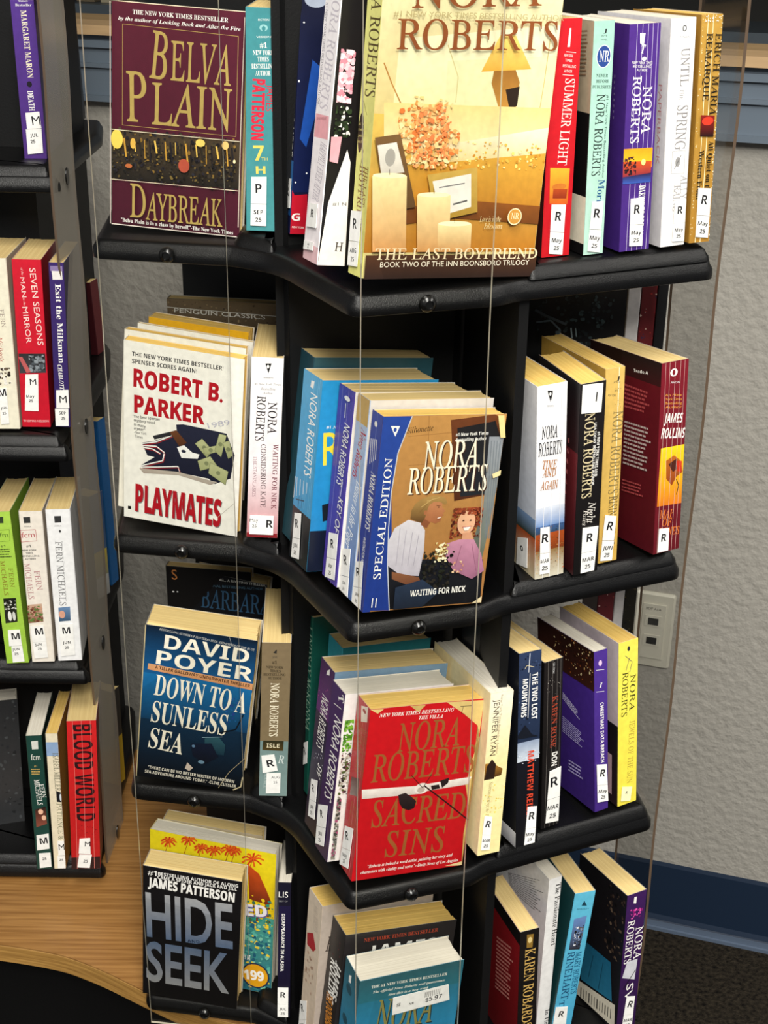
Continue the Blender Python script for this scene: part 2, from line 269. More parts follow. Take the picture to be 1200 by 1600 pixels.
# ------------------------------------------------ books: pose, size and printed artwork (millimetres on each face)
BOOKS = json.loads(r'''[
{"label":"maroon paperback titled Daybreak in gold letters on the top tier","group":"paperbacks shown cover out on the left side of the rack","kind":"c","cp":"#4d1326","cl":"#3c0f1e","page":"cream","pose":[-0.2381,1.2048,1.7765,0.0469,0.0486,1.2703,0.1143,0.014,0.1802],"art":[["P","p",[0.1,180.1,114.1,180.1,114.1,0.1,0.1,0.1],"#551529","#451023"],["P","t","THE NEW YORK TIMES BESTSELLER",18.2,171.5,99.4,171.4,3.3,"#f4f2ec","S"],["P","t","by the author of Looking Back and After the Fire",5.9,166.1,110.0,165.7,2.8,"#f4f2ec","I"],["P","l",[9.6,163.1,108.3,161.5],0.35,"#b39a55"],["P","l",[108.3,161.5,108.7,82.8],0.35,"#b39a55"],["P","l",[108.7,82.8,9.5,82.9],0.35,"#b39a55"],["P","l",[9.5,82.9,9.6,163.1],0.35,"#b39a55"],["P","t","B",32.9,123.3,47.4,122.2,35.8,"#b39a55","s"],["P","t","ELVA",51.4,122.8,103.1,122.7,29.6,"#b39a55","s"],["P","t","P",13.6,86.6,31.3,87.2,38.5,"#b39a55","s"],["P","t","LAIN",35.5,86.2,104.7,86.7,32.0,"#b39a55","s"],["P","p",[0.1,79.4,113.2,79.8,112.7,39.7,0.1,37.8],"#4a3c2a","#1b1712"],["P","n",1.1,46.1,109.5,81.2,["#6b5a33","#2b2a33","#171419","#8a6a30","#1f1c22","#3a3226","#4a3f2a","#15131a"],150,5],["P","n",1.1,37.1,110.0,64.8,["#3a3428","#15130f","#5a4b2a","#26222a","#7a6633","#1a1714"],120,4],["P","l",[3.0,72.7,3.4,62.2],0.7,"#e8c05a"],["P","l",[7.6,72.8,8.7,59.9],1.1,"#2a2418"],["P","l",[12.1,72.8,14.1,57.6],1.5,"#c9983a"],["P","l",[16.7,72.9,17.1,55.0],0.7,"#1c181c"],["P","l",[21.2,72.9,22.4,62.5],1.1,"#e8c05a"],["P","l",[25.8,73.0,27.7,60.2],1.5,"#2a2418"],["P","l",[30.3,73.0,30.8,57.7],0.7,"#c9983a"],["P","l",[34.8,73.1,36.1,55.3],1.1,"#1c181c"],["P","l",[39.3,73.1,41.3,62.8],1.5,"#e8c05a"],["P","l",[43.9,73.2,44.4,60.3],0.7,"#2a2418"],["P","l",[48.4,73.2,49.7,58.0],1.1,"#c9983a"],["P","l",[52.9,73.3,55.0,55.6],1.5,"#1c181c"],["P","l",[57.4,73.3,57.9,62.9],0.7,"#e8c05a"],["P","l",[61.9,73.4,63.2,60.6],1.1,"#2a2418"],["P","l",[66.3,73.4,68.5,58.3],1.5,"#c9983a"],["P","l",[70.8,73.5,71.5,55.7],0.7,"#1c181c"],["P","l",[75.3,73.5,76.6,63.2],1.1,"#e8c05a"],["P","l",[79.7,73.6,81.9,60.9],1.5,"#2a2418"],["P","l",[84.2,73.6,84.9,58.4],0.7,"#c9983a"],["P","l",[88.7,73.7,90.2,56.1],1.1,"#1c181c"],["P","l",[93.1,73.7,95.2,63.5],1.5,"#e8c05a"],["P","l",[97.5,73.8,98.3,61.0],0.7,"#2a2418"],["P","l",[102.0,73.8,103.5,58.7],1.1,"#c9983a"],["P","l",[106.4,73.9,108.8,56.4],1.5,"#1c181c"],["P","e",5.9,71.3,5.3,7.9,"#f4d45c"],["P","e",20.1,69.1,2.3,4.4,"#e8b850"],["P","e",79.2,75.1,4.1,3.1,"#f2d26a"],["P","e",100.8,75.2,3.0,3.4,"#f2c878"],["P","e",65.2,55.1,4.9,5.6,"#b5503a"],["P","e",16.4,50.3,3.1,1.8,"#c06a3a"],["P","e",109.0,62.9,1.1,1.6,"#ffe6b0"],["P","l",[0.1,79.0,113.2,79.5],0.5,"#e9dcc0"],["P","l",[0.1,37.8,113.1,39.3],0.5,"#e9dcc0"],["P","t","D",17.7,7.8,31.9,7.9,27.0,"#b39a55","s"],["P","t","AYBREAK",31.9,7.0,100.2,8.0,21.9,"#b39a55","s"],["P","t","\"Belva Plain is in a class by herself.\"-The New York Times",9.7,2.8,109.8,2.5,3.1,"#f4f2ec","S"],["P","l",[0.1,180.1,0.1,90.1,0.1,0.1],0.7,"#d8c8c0"],["P","l",[1.1,0.1,57.1,0.4,114.1,0.9],0.8,"#e0d6cc"],["P","l",[114.1,176.6,113.7,90.1,114.1,9.0],0.6,"#e6d8c4"]],"st":[]},
{"label":"teal paperback spine with red author name and yellow numeral beside Daybreak","group":"paperbacks filed spine out beside the black divider","kind":"s","cp":"#3f8d93","cl":"#3a8087","page":"cream","pose":[-0.1175,1.1564,1.5708,0.02,0.02,1.2803,0.026,0.106,0.1743],"art":[["P","p",[0.1,174.1,25.9,174.1,25.9,0.1,0.1,0.1],"#3a878d","#458f92"],["P","t","FICTION",9.9,164.4,18.5,164.7,1.4,"#f4f2ec","n"],["P","t","VISION",8.5,151.7,19.9,152.1,1.4,"#f4f2ec","n"],["P","e",14.2,159.3,3.3,2.5,"#8fc4c4"],["P","e",14.2,158.7,1.5,1.9,"#3a878d"],["P","t","#1",11.2,144.3,16.9,144.5,3.8,"#f4f2ec","S"],["P","t","NEW YORK",5.8,138.8,22.0,139.3,3.5,"#f4f2ec","S"],["P","t","TIMES",9.5,133.9,18.3,134.2,3.5,"#f4f2ec","S"],["P","t","BESTSELLING",4.8,128.4,22.7,129.0,3.6,"#f4f2ec","S"],["P","t","AUTHOR",7.8,123.2,19.7,123.6,3.6,"#f4f2ec","S"],["P","t","PATTERSON",5.8,120.8,4.3,73.3,9.9,"#d2213c","k"],["P","t","JAMES",17.0,116.8,16.0,96.2,5.8,"#d2213c","n"],["P","t","7",6.0,57.0,14.7,57.3,11.9,"#e3cf62","b"],["P","t","TH",12.4,57.2,17.6,57.4,2.4,"#e3cf62","n"],["P","t","H",8.1,46.3,15.9,46.6,6.2,"#e3cf62","b"]],"st":[["P",[4.2,43.9,16.8,44.4,16.6,22.5,3.9,22.3],"genre_label",[["P",0.5,0.42,0.42,"b"]],"#f1f0ec"],["P",[3.9,21.9,16.6,22.1,16.5,4.3,3.6,4.4],"date_label",[["SEP",0.5,0.36,0.24,"b"],["25",0.5,0.72,0.24,"b"]],"#f1f0ec"]]},
{"label":"navy book with red bottom and letter G behind the white spine, top tier","group":"paperbacks stacked cover out at the front corner of the rack","kind":"c","cp":"#0d1233","cl":"#141a40","page":"white","pose":[-0.0814,1.151,1.1882,0.0818,0.0413,1.2703,0.13,0.014,0.21],"art":[["P","p",[0.1,181.3,21.9,183.2,24.2,34.7,0.1,34.0],"#0b0f2a","#0c1a4a"],["P","p",[11.4,137.9,21.8,130.3,17.4,98.8,10.0,70.1,4.2,76.7],"#1c4fa8"],["P","e",11.3,182.5,9.2,5.6,"#9aa3b4"],["P","p",[0.1,35.7,2.2,31.6,13.2,32.7,15.2,0.1,0.1,0.1],"#c8142c","#b81028"],["P","t","G",0.8,11.0,8.1,11.1,5.9,"#f4f2ec","b"],["P","t","NEW YORK",1.5,5.1,12.1,4.5,1.6,"#f4f2ec","n"],["P","e",2.6,165.4,0.7,0.6,"#ffffff"],["P","e",1.0,121.1,0.7,0.9,"#ffffff"],["P","e",11.6,49.5,0.7,0.7,"#ffffff"],["P","e",2.5,41.9,0.7,0.7,"#ffffff"],["L","t","WE'RE NOT FROM HERE",4.2,172.9,4.2,61.9,6.0,"#f4f2ec","b"],["L","p",[0.1,58.8,13.8,58.8,13.8,14.7,0.1,14.7],"#3a74b5","#1d4f8a"]],"st":[["L",[1.1,43.1,13.1,44.8,13.9,21.3,0.1,19.2],"genre_label",[["R",0.5,0.42,0.42,"b"]],"#f1f0ec"]]},
{"label":"white book spine with a black and pink flowered cover, left of the yellow spine","group":"paperbacks stacked cover out at the front corner of the rack","kind":"c","cp":"#120f10","cl":"#f3eff0","page":"white","pose":[-0.0534,1.0289,1.1522,0.1198,0.0416,1.2703,0.13,0.0295,0.21],"art":[["P","n",3.3,117.1,14.8,154.0,["#e9a9b4","#f4c9cf","#d98a99","#f8dde0"],70,9],["P","n",3.3,93.3,16.0,115.1,["#1e2a17","#2d3f22","#0e120b","#e8e6da"],40,6],["P","p",[1.6,93.1,9.9,93.7,8.5,74.7,2.0,75.8],"#e3a4ac"],["P","p",[15.0,85.0,18.5,76.0,21.8,0.1,0.1,0.1,3.9,46.0],"#efece4","#e7e0d8"],["P","t","#1 N",7.6,44.3,18.5,44.8,2.3,"#2a2320","n"],["P","t","H",12.4,11.0,19.0,10.8,6.4,"#3a3430","s"],["L","p",[0.1,209.8,29.3,209.8,29.3,0.1,0.1,0.1],"#f6f2f4","#efe7ea"],["L","t","NORA ROBERTS",14.1,194.3,6.9,111.0,14.7,"#c9c2cb","s"],["L","t","#1 NEW YORK TIMES BESTSELLING AUTHOR",1.9,183.9,2.1,112.8,4.2,"#8b8590","n"],["L","p",[1.1,106.6,26.6,106.9,27.9,90.6,1.0,89.8],"#e8a6ae"],["L","t","BOOK FOUR IN THE BRIDE QUARTET",3.5,102.3,22.3,104.0,1.8,"#7a3640","n"],["L","t","HAPPILY EVER AFTER",15.7,88.4,9.0,45.8,11.8,"#b9b0bb","s"],["L","p",[0.1,12.6,29.3,12.6,29.3,0.1,0.1,0.1],"#e3bcc0"]],"st":[["L",[6.8,42.3,22.8,43.5,24.0,26.3,4.8,24.5],"genre_label",[["R",0.5,0.42,0.42,"b"]],"#f1f0ec"],["L",[2.8,13.6,21.4,15.4,21.4,9.1,2.1,7.1],"date_label",[["AUG",0.5,0.36,0.24,"b"],["25",0.5,0.72,0.24,"b"]],"#f1f0ec"]]},
{"label":"yellow book titled The Last Boyfriend with candles and roses on the cover","group":"paperbacks stacked cover out at the front corner of the rack","kind":"c","cp":"#d9c887","cl":"#e8e58c","page":"white","pose":[-0.0193,1.0015,1.0843,0.0921,0.0356,1.2703,0.148,0.022,0.232],"art":[["P","p",[0.1,231.8,147.8,231.8,147.8,116.0,0.1,116.0],"#eeeabf","#dcc786"],["P","p",[0.1,116.0,147.8,116.0,147.8,18.6,0.1,18.6],"#e2c05e","#b3721f"],["P","p",[16.0,166.7,147.8,184.0,147.8,138.9,14.6,110.9],"#f3f0cc","#e6dfa4"],["P","p",[55.8,154.0,147.8,162.3,147.8,82.9,57.5,89.9],"#dfe2b4","#e9dea0"],["P","l",[4.9,150.1,12.2,136.8,21.7,122.1],1.0,"#b5803c"],["P","l",[54.7,164.7,65.4,143.6,65.3,126.0],0.8,"#cfc28a"],["P","l",[140.3,174.1,139.2,142.6,137.4,115.1],0.8,"#c9b878"],["P","p",[95.7,156.1,93.8,140.5,102.7,122.1,117.0,123.5,117.8,142.5,109.1,158.2],"#8a5a22","#c28a3a"],["P","p",[97.2,173.7,110.2,174.5,126.6,151.9,84.2,148.1],"#f8dd78","#e0a63c"],["P","p",[106.4,136.6,118.2,139.4,117.8,125.8,111.6,122.4],"#2a1d12"],["P","p",[7.3,123.7,147.8,125.1,147.8,99.4,10.2,91.0],"#ecd38a","#f1dfa8"],["P","p",[30.9,91.5,147.8,111.1,147.8,92.3,37.3,79.6],"#f0ead0","#dfc87a"],["P","p",[11.3,79.0,147.8,92.3,147.8,49.2,14.1,48.4],"#d8a43c","#b87a25"],["P","n",45.3,79.7,147.8,99.4,["#f6d873","#e3b34a","#c98a2c","#fbe9a8"],70,4],["P","p",[8.9,48.4,77.4,57.2,147.8,53.1,147.8,39.5,67.9,44.0,15.1,37.0],"#8a4f1c","#6a3a14"],["P","n",19.1,89.7,60.4,129.3,["#f2b56a","#ef9a52","#f6cd86","#e07b3a","#fbe3a8"],60,7],["P","n",19.8,82.2,52.5,113.5,["#f2b56a","#ef9a52","#f6cd86","#e07b3a","#fbe3a8"],60,7],["P","n",40.5,79.5,70.1,107.9,["#f2b56a","#ef9a52","#f6cd86","#e07b3a","#fbe3a8"],60,7],["P","n",32.1,79.4,61.6,125.9,["#f3a763","#e5834a","#f8d392","#ee9056"],90,6],["P","p",[0.3,100.0,20.4,103.2,37.9,52.2,14.1,48.4],"#7a5a34","#5a4022"],["P","p",[2.8,94.8,17.9,97.4,26.1,76.6,7.6,74.5],"#e9e6dc","#cfc8bc"],["P","e",13.7,86.7,4.1,6.2,"#a8a49c"],["P","p",[45.2,75.2,86.7,81.4,90.6,48.9,55.1,41.7],"#caa650","#a8842f"],["P","p",[49.9,70.7,81.8,76.7,84.6,52.6,59.0,45.9],"#e9e4da"],["P","l",[55.8,66.2,77.1,69.7],0.9,"#777"],["P","l",[69.0,54.3,80.7,57.2],1.2,"#555"],["P","p",[0.5,73.5,4.5,75.3,24.1,75.7,28.4,74.0,32.6,19.7,5.1,19.9],"#f6e4a8","#c98f52"],["P","e",14.3,74.2,13.5,1.8,"#fff3c4"],["P","l",[14.3,74.6,13.9,78.6],0.4,"#3a2a18"],["P","p",[38.2,60.5,42.2,62.4,61.6,62.6,66.1,60.8,69.5,19.5,42.2,19.7],"#f6e4a8","#c98f52"],["P","e",52.0,61.1,13.5,1.8,"#fff3c4"],["P","l",[52.0,61.6,51.5,65.7],0.4,"#3a2a18"],["P","p",[57.5,39.8,61.6,41.7,82.0,41.7,86.6,39.9,87.9,19.3,59.6,19.5],"#f6e4a8","#c98f52"],["P","e",71.9,40.3,14.1,1.9,"#fff3c4"],["P","l",[71.9,40.8,71.4,45.0],0.4,"#3a2a18"],["P","p",[0.1,17.4,147.8,17.4,147.8,0.1,0.1,0.1],"#4a2c18","#2a1a14"],["P","t","NORA",21.5,187.2,127.1,196.1,21.9,"#8a4a22","s"],["P","t","#1 NEW YORK TIMES BESTSELLING AUTHOR",7.6,180.8,147.5,187.0,3.8,"#b0a070","n"],["P","t","ROBERTS",12.1,159.8,144.8,166.3,19.0,"#8a4a22","s"],["P","e",123.8,45.7,6.3,6.3,"#f2e2b4"],["P","e",123.8,45.7,5.5,5.5,"#c98f3c"],["P","t","NR",120.7,43.8,127.6,43.8,4.4,"#f2e2b4","s"],["P","t","Love is in the",93.1,41.8,111.8,41.8,3.8,"#e6cf96","i"],["P","t","bloom",97.7,36.5,113.6,36.6,3.9,"#e6cf96","i"],["P","t","THE LAST BOYFRIEND",7.7,14.3,148.0,14.0,7.7,"#e9d7b0","s"],["P","t","BOOK TWO OF THE INN BOONSBORO TRILOGY",12.4,8.7,141.5,9.1,3.9,"#f0e6d0","n"],["L","p",[0.1,231.8,21.9,231.8,21.9,0.1,0.1,0.1],"#eeea92","#dcd97c"],["L","t","NORA ROBERTS",6.6,217.4,6.6,126.2,14.3,"#5a4a22","s"],["L","e",4.4,100.9,4.4,13.9,"#3a2a1a"],["L","t","BOOK TWO",-5.5,105.3,12.8,107.0,1.6,"#e0d080","n"],["L","t","OF THE INN",-5.9,101.2,14.1,103.1,1.6,"#e0d080","n"],["L","t","BOONSBORO",-5.3,97.1,14.7,99.1,1.6,"#e0d080","n"],["L","t","TRILOGY",-2.6,93.2,14.1,94.9,1.6,"#e0d080","n"],["L","t","THE LAST",12.4,79.2,10.5,51.0,7.3,"#8a5a22","s"],["L","t","BOYFRIEND",6.6,78.9,6.6,30.5,8.2,"#8a5a22","s"],["L","l",[5.1,123.2,11.7,113.7],0.5,"#5a4a22"],["L","l",[10.6,90.1,7.5,77.8],0.5,"#5a4a22"]],"st":[["L",[0.1,45.5,15.9,47.3,15.8,25.4,0.1,23.7],"genre_label",[["R",0.5,0.42,0.42,"b"]],"#f1f0ec"],["L",[0.1,23.3,15.8,25.1,15.6,7.3,0.1,5.6],"date_label",[["AUG",0.5,0.36,0.24,"b"],["25",0.5,0.72,0.24,"b"]],"#f1f0ec"]]},
{"label":"red paperback spine titled Summer Light","group":"paperbacks filed spine out on the right side of the rack","kind":"s","cp":"#cf1a22","cl":"#3a1512","page":"cream","pose":[0.1201,1.0863,1.145,-0.0087,0.0076,1.2803,0.0247,0.106,0.177],"art":[["P","p",[0.1,176.8,24.5,176.8,24.5,0.1,0.1,0.1],"#d11c26","#c2141f"],["P","t","SUMMER LIGHT",13.1,134.3,9.8,70.6,7.8,"#f2e0d8","s"],["P","p",[14.2,170.0,15.6,170.0,15.3,156.8,13.1,156.9],"#f4f2ec"],["P","t","NEW YORK",10.5,150.3,18.2,149.3,2.0,"#f4f2ec","n"],["P","t","TIMES",11.7,146.6,17.8,146.0,2.0,"#f4f2ec","n"],["P","t","BESTSELLING",10.0,142.8,21.2,141.5,2.0,"#f4f2ec","n"],["P","t","AUTHOR",11.2,138.9,18.3,138.3,2.0,"#f4f2ec","n"],["P","l",[12.3,153.6,20.8,152.6],0.4,"#f4f2ec"],["P","l",[10.3,137.3,19.9,136.2],0.4,"#f4f2ec"],["P","p",[3.7,69.2,21.0,67.5,20.7,40.1,4.5,41.8],"#f0b232","#c9561c"],["P","e",12.4,54.3,6.3,2.5,"#c9742a"],["P","p",[7.3,52.9,19.9,52.0,19.3,44.8,7.1,45.8],"#b5491c","#8a2a14"]],"st":[["P",[5.9,41.3,18.6,40.3,18.2,18.7,5.9,20.3],"genre_label",[["R",0.5,0.42,0.42,"b"]],"#f1f0ec"],["P",[5.9,19.9,18.2,18.3,17.9,1.2,5.9,2.9],"date_label",[["May",0.5,0.36,0.24,"b"],["25",0.5,0.72,0.24,"b"]],"#f1f0ec"]]},
{"label":"pale mint green paperback spine with round blue NR emblem","group":"paperbacks filed spine out on the right side of the rack","kind":"s","cp":"#a9d4c2","cl":"#141012","page":"white","pose":[0.1536,1.095,1.1581,-0.0223,0.0112,1.2803,0.0179,0.106,0.1748],"art":[["P","p",[0.1,174.6,17.7,174.6,17.7,0.1,0.1,0.1],"#a8d6c6","#b4d8c8"],["P","t","J",8.5,166.5,10.9,166.3,2.7,"#222","b"],["P","t","JOVE",6.7,163.7,11.7,163.5,1.2,"#222","n"],["P","t","NOVEL",6.4,160.9,12.1,160.6,1.2,"#222","n"],["P","e",9.6,149.4,6.3,8.4,"#e8ecea"],["P","e",9.6,149.4,5.7,7.7,"#2c4a92"],["P","t","NR",5.7,145.9,14.3,145.5,7.4,"#f4f2ec","s"],["P","t","NEVER",3.9,134.9,14.2,134.3,2.2,"#3c5a50","S"],["P","t","BEFORE",3.8,130.8,15.3,130.2,2.2,"#3c5a50","S"],["P","t","PUBLISHED",1.1,126.9,17.2,125.9,2.2,"#3c5a50","S"],["P","t","NORA ROBERTS",5.5,122.2,4.1,61.4,7.1,"#2c3a34","s"],["P","t","#1 New York Times Bestselling Author",13.8,121.2,13.5,58.8,1.9,"#3c5a50","n"],["P","t","Morrigan",10.6,58.2,8.7,24.7,5.6,"#2a5a88","S"],["L","p",[0.1,174.6,105.9,174.6,105.9,0.1,0.1,0.1],"#b9a78c","#8a7a66"],["L","p",[0.1,108.4,105.9,108.4,105.9,0.1,0.1,0.1],"#0e0c0d"],["L","p",[79.5,45.4,105.9,45.4,105.9,8.7,79.5,8.7],"#e6ddc6"],["L","l",[88.2,166.2,89.5,166.3],1.27,"#8a6a50"],["L","l",[89.7,166.3,90.2,166.4],1.27,"#8a6a50"],["L","l",[90.4,166.4,91.3,166.5],1.27,"#8a6a50"],["L","l",[91.5,166.5,92.1,166.6],1.27,"#8a6a50"],["L","l",[92.3,166.6,92.9,166.7],1.27,"#8a6a50"],["L","l",[93.1,166.7,93.8,166.8],1.27,"#8a6a50"],["L","l",[94.0,166.8,94.9,166.9],1.27,"#8a6a50"],["L","l",[95.1,167.0,96.1,167.1],1.27,"#8a6a50"],["L","l",[96.3,167.1,96.8,167.2],1.27,"#8a6a50"],["L","l",[88.3,163.4,89.6,163.5],1.27,"#8a6a50"],["L","l",[89.8,163.5,90.5,163.6],1.27,"#8a6a50"],["L","l",[90.7,163.6,92.2,163.8],1.27,"#8a6a50"],["L","l",[92.4,163.8,92.9,163.9],1.27,"#8a6a50"],["L","l",[93.1,163.9,94.4,164.1],1.27,"#8a6a50"],["L","l",[94.6,164.1,95.6,164.2],1.27,"#8a6a50"],["L","l",[95.8,164.2,96.9,164.3],1.27,"#8a6a50"],["L","l",[88.4,160.6,89.1,160.6],1.27,"#8a6a50"],["L","l",[89.4,160.7,90.7,160.8],1.27,"#8a6a50"],["L","l",[91.0,160.8,92.5,161.0],1.27,"#8a6a50"],["L","l",[92.7,161.0,93.6,161.1],1.27,"#8a6a50"],["L","l",[93.8,161.2,95.1,161.3],1.27,"#8a6a50"],["L","l",[95.3,161.3,96.4,161.4],1.27,"#8a6a50"],["L","l",[88.5,157.7,89.1,157.8],1.27,"#8a6a50"],["L","l",[89.3,157.8,89.9,157.9],1.27,"#8a6a50"],["L","l",[90.1,157.9,90.8,158.0],1.27,"#8a6a50"],["L","l",[91.0,158.0,92.5,158.2],1.27,"#8a6a50"],["L","l",[92.7,158.2,93.3,158.3],1.27,"#8a6a50"],["L","l",[93.5,158.3,94.5,158.4],1.27,"#8a6a50"],["L","l",[94.7,158.4,96.3,158.6],1.27,"#8a6a50"],["L","l",[96.5,158.6,97.6,158.8],1.27,"#8a6a50"],["L","l",[97.8,158.8,98.4,158.8],1.27,"#8a6a50"],["L","l",[88.6,154.9,89.9,155.1],1.27,"#8a6a50"],["L","l",[90.1,155.1,91.6,155.3],1.27,"#8a6a50"],["L","l",[91.8,155.3,92.3,155.3],1.27,"#8a6a50"],["L","l",[92.5,155.4,93.8,155.5],1.27,"#8a6a50"],["L","l",[94.0,155.5,95.7,155.7],1.27,"#8a6a50"],["L","l",[95.9,155.7,97.1,155.9],1.27,"#8a6a50"],["L","l",[88.8,152.1,90.1,152.3],1.27,"#8a6a50"],["L","l",[90.4,152.3,91.0,152.4],1.27,"#8a6a50"],["L","l",[91.2,152.4,92.2,152.5],1.27,"#8a6a50"],["L","l",[92.4,152.5,93.9,152.7],1.27,"#8a6a50"],["L","l",[94.1,152.7,95.0,152.8],1.27,"#8a6a50"],["L","l",[95.2,152.8,96.0,152.9],1.27,"#8a6a50"],["L","l",[96.2,152.9,96.8,153.0],1.27,"#8a6a50"],["L","l",[88.9,149.3,90.1,149.5],1.27,"#8a6a50"],["L","l",[90.3,149.5,91.1,149.6],1.27,"#8a6a50"],["L","l",[91.3,149.6,92.1,149.7],1.27,"#8a6a50"],["L","l",[92.3,149.7,93.4,149.8],1.27,"#8a6a50"],["L","l",[93.6,149.8,94.1,149.9],1.27,"#8a6a50"],["L","l",[94.3,149.9,95.5,150.0],1.27,"#8a6a50"],["L","l",[95.7,150.1,96.4,150.1],1.27,"#8a6a50"],["L","l",[89.0,146.5,90.3,146.6],1.27,"#8a6a50"],["L","l",[90.5,146.7,91.1,146.7],1.27,"#8a6a50"],["L","l",[91.3,146.8,92.3,146.9],1.27,"#8a6a50"],["L","l",[92.5,146.9,93.8,147.0],1.27,"#8a6a50"],["L","l",[94.0,147.0,94.9,147.2],1.27,"#8a6a50"],["L","l",[95.1,147.2,95.7,147.2],1.27,"#8a6a50"],["L","l",[95.9,147.3,97.0,147.4],1.27,"#8a6a50"],["L","l",[97.2,147.4,98.1,147.5],1.27,"#8a6a50"],["L","l",[89.1,143.7,90.7,143.9],1.27,"#8a6a50"],["L","l",[90.9,143.9,92.0,144.0],1.27,"#8a6a50"],["L","l",[92.2,144.0,93.8,144.2],1.27,"#8a6a50"],["L","l",[94.0,144.2,94.6,144.3],1.27,"#8a6a50"],["L","l",[94.8,144.3,95.5,144.4],1.27,"#8a6a50"],["L","l",[95.7,144.4,97.1,144.6],1.27,"#8a6a50"],["L","l",[97.3,144.6,98.0,144.7],1.27,"#8a6a50"],["L","l",[89.2,140.9,90.8,141.0],1.27,"#8a6a50"],["L","l",[91.0,141.1,91.9,141.2],1.27,"#8a6a50"],["L","l",[92.1,141.2,93.4,141.3],1.27,"#8a6a50"],["L","l",[93.6,141.4,94.9,141.5],1.27,"#8a6a50"],["L","l",[95.2,141.5,96.7,141.7],1.27,"#8a6a50"],["L","l",[89.3,138.1,90.7,138.2],1.27,"#8a6a50"],["L","l",[90.9,138.2,91.8,138.3],1.27,"#8a6a50"],["L","l",[92.0,138.4,92.8,138.4],1.27,"#8a6a50"],["L","l",[93.0,138.5,94.5,138.6],1.27,"#8a6a50"],["L","l",[94.7,138.7,95.7,138.8],1.27,"#8a6a50"],["L","l",[95.9,138.8,97.5,139.0],1.27,"#8a6a50"],["L","l",[97.7,139.0,98.6,139.1],1.27,"#8a6a50"],["L","l",[89.4,135.3,90.1,135.3],1.27,"#8a6a50"],["L","l",[90.3,135.3,91.9,135.5],1.27,"#8a6a50"],["L","l",[92.1,135.5,93.1,135.7],1.27,"#8a6a50"],["L","l",[93.3,135.7,94.4,135.8],1.27,"#8a6a50"],["L","l",[94.6,135.8,95.6,135.9],1.27,"#8a6a50"],["L","l",[95.8,136.0,96.6,136.0],1.27,"#8a6a50"],["L","l",[96.8,136.1,98.3,136.2],1.27,"#8a6a50"]],"st":[["P",[5.2,41.8,15.4,41.3,14.6,19.2,4.1,20.6],"genre_label",[["R",0.5,0.42,0.42,"b"]],"#f1f0ec"],["P",[4.1,20.2,14.6,18.8,14.0,1.2,3.2,3.0],"date_label",[["May",0.5,0.36,0.24,"b"],["25",0.5,0.72,0.24,"b"]],"#f1f0ec"]]},
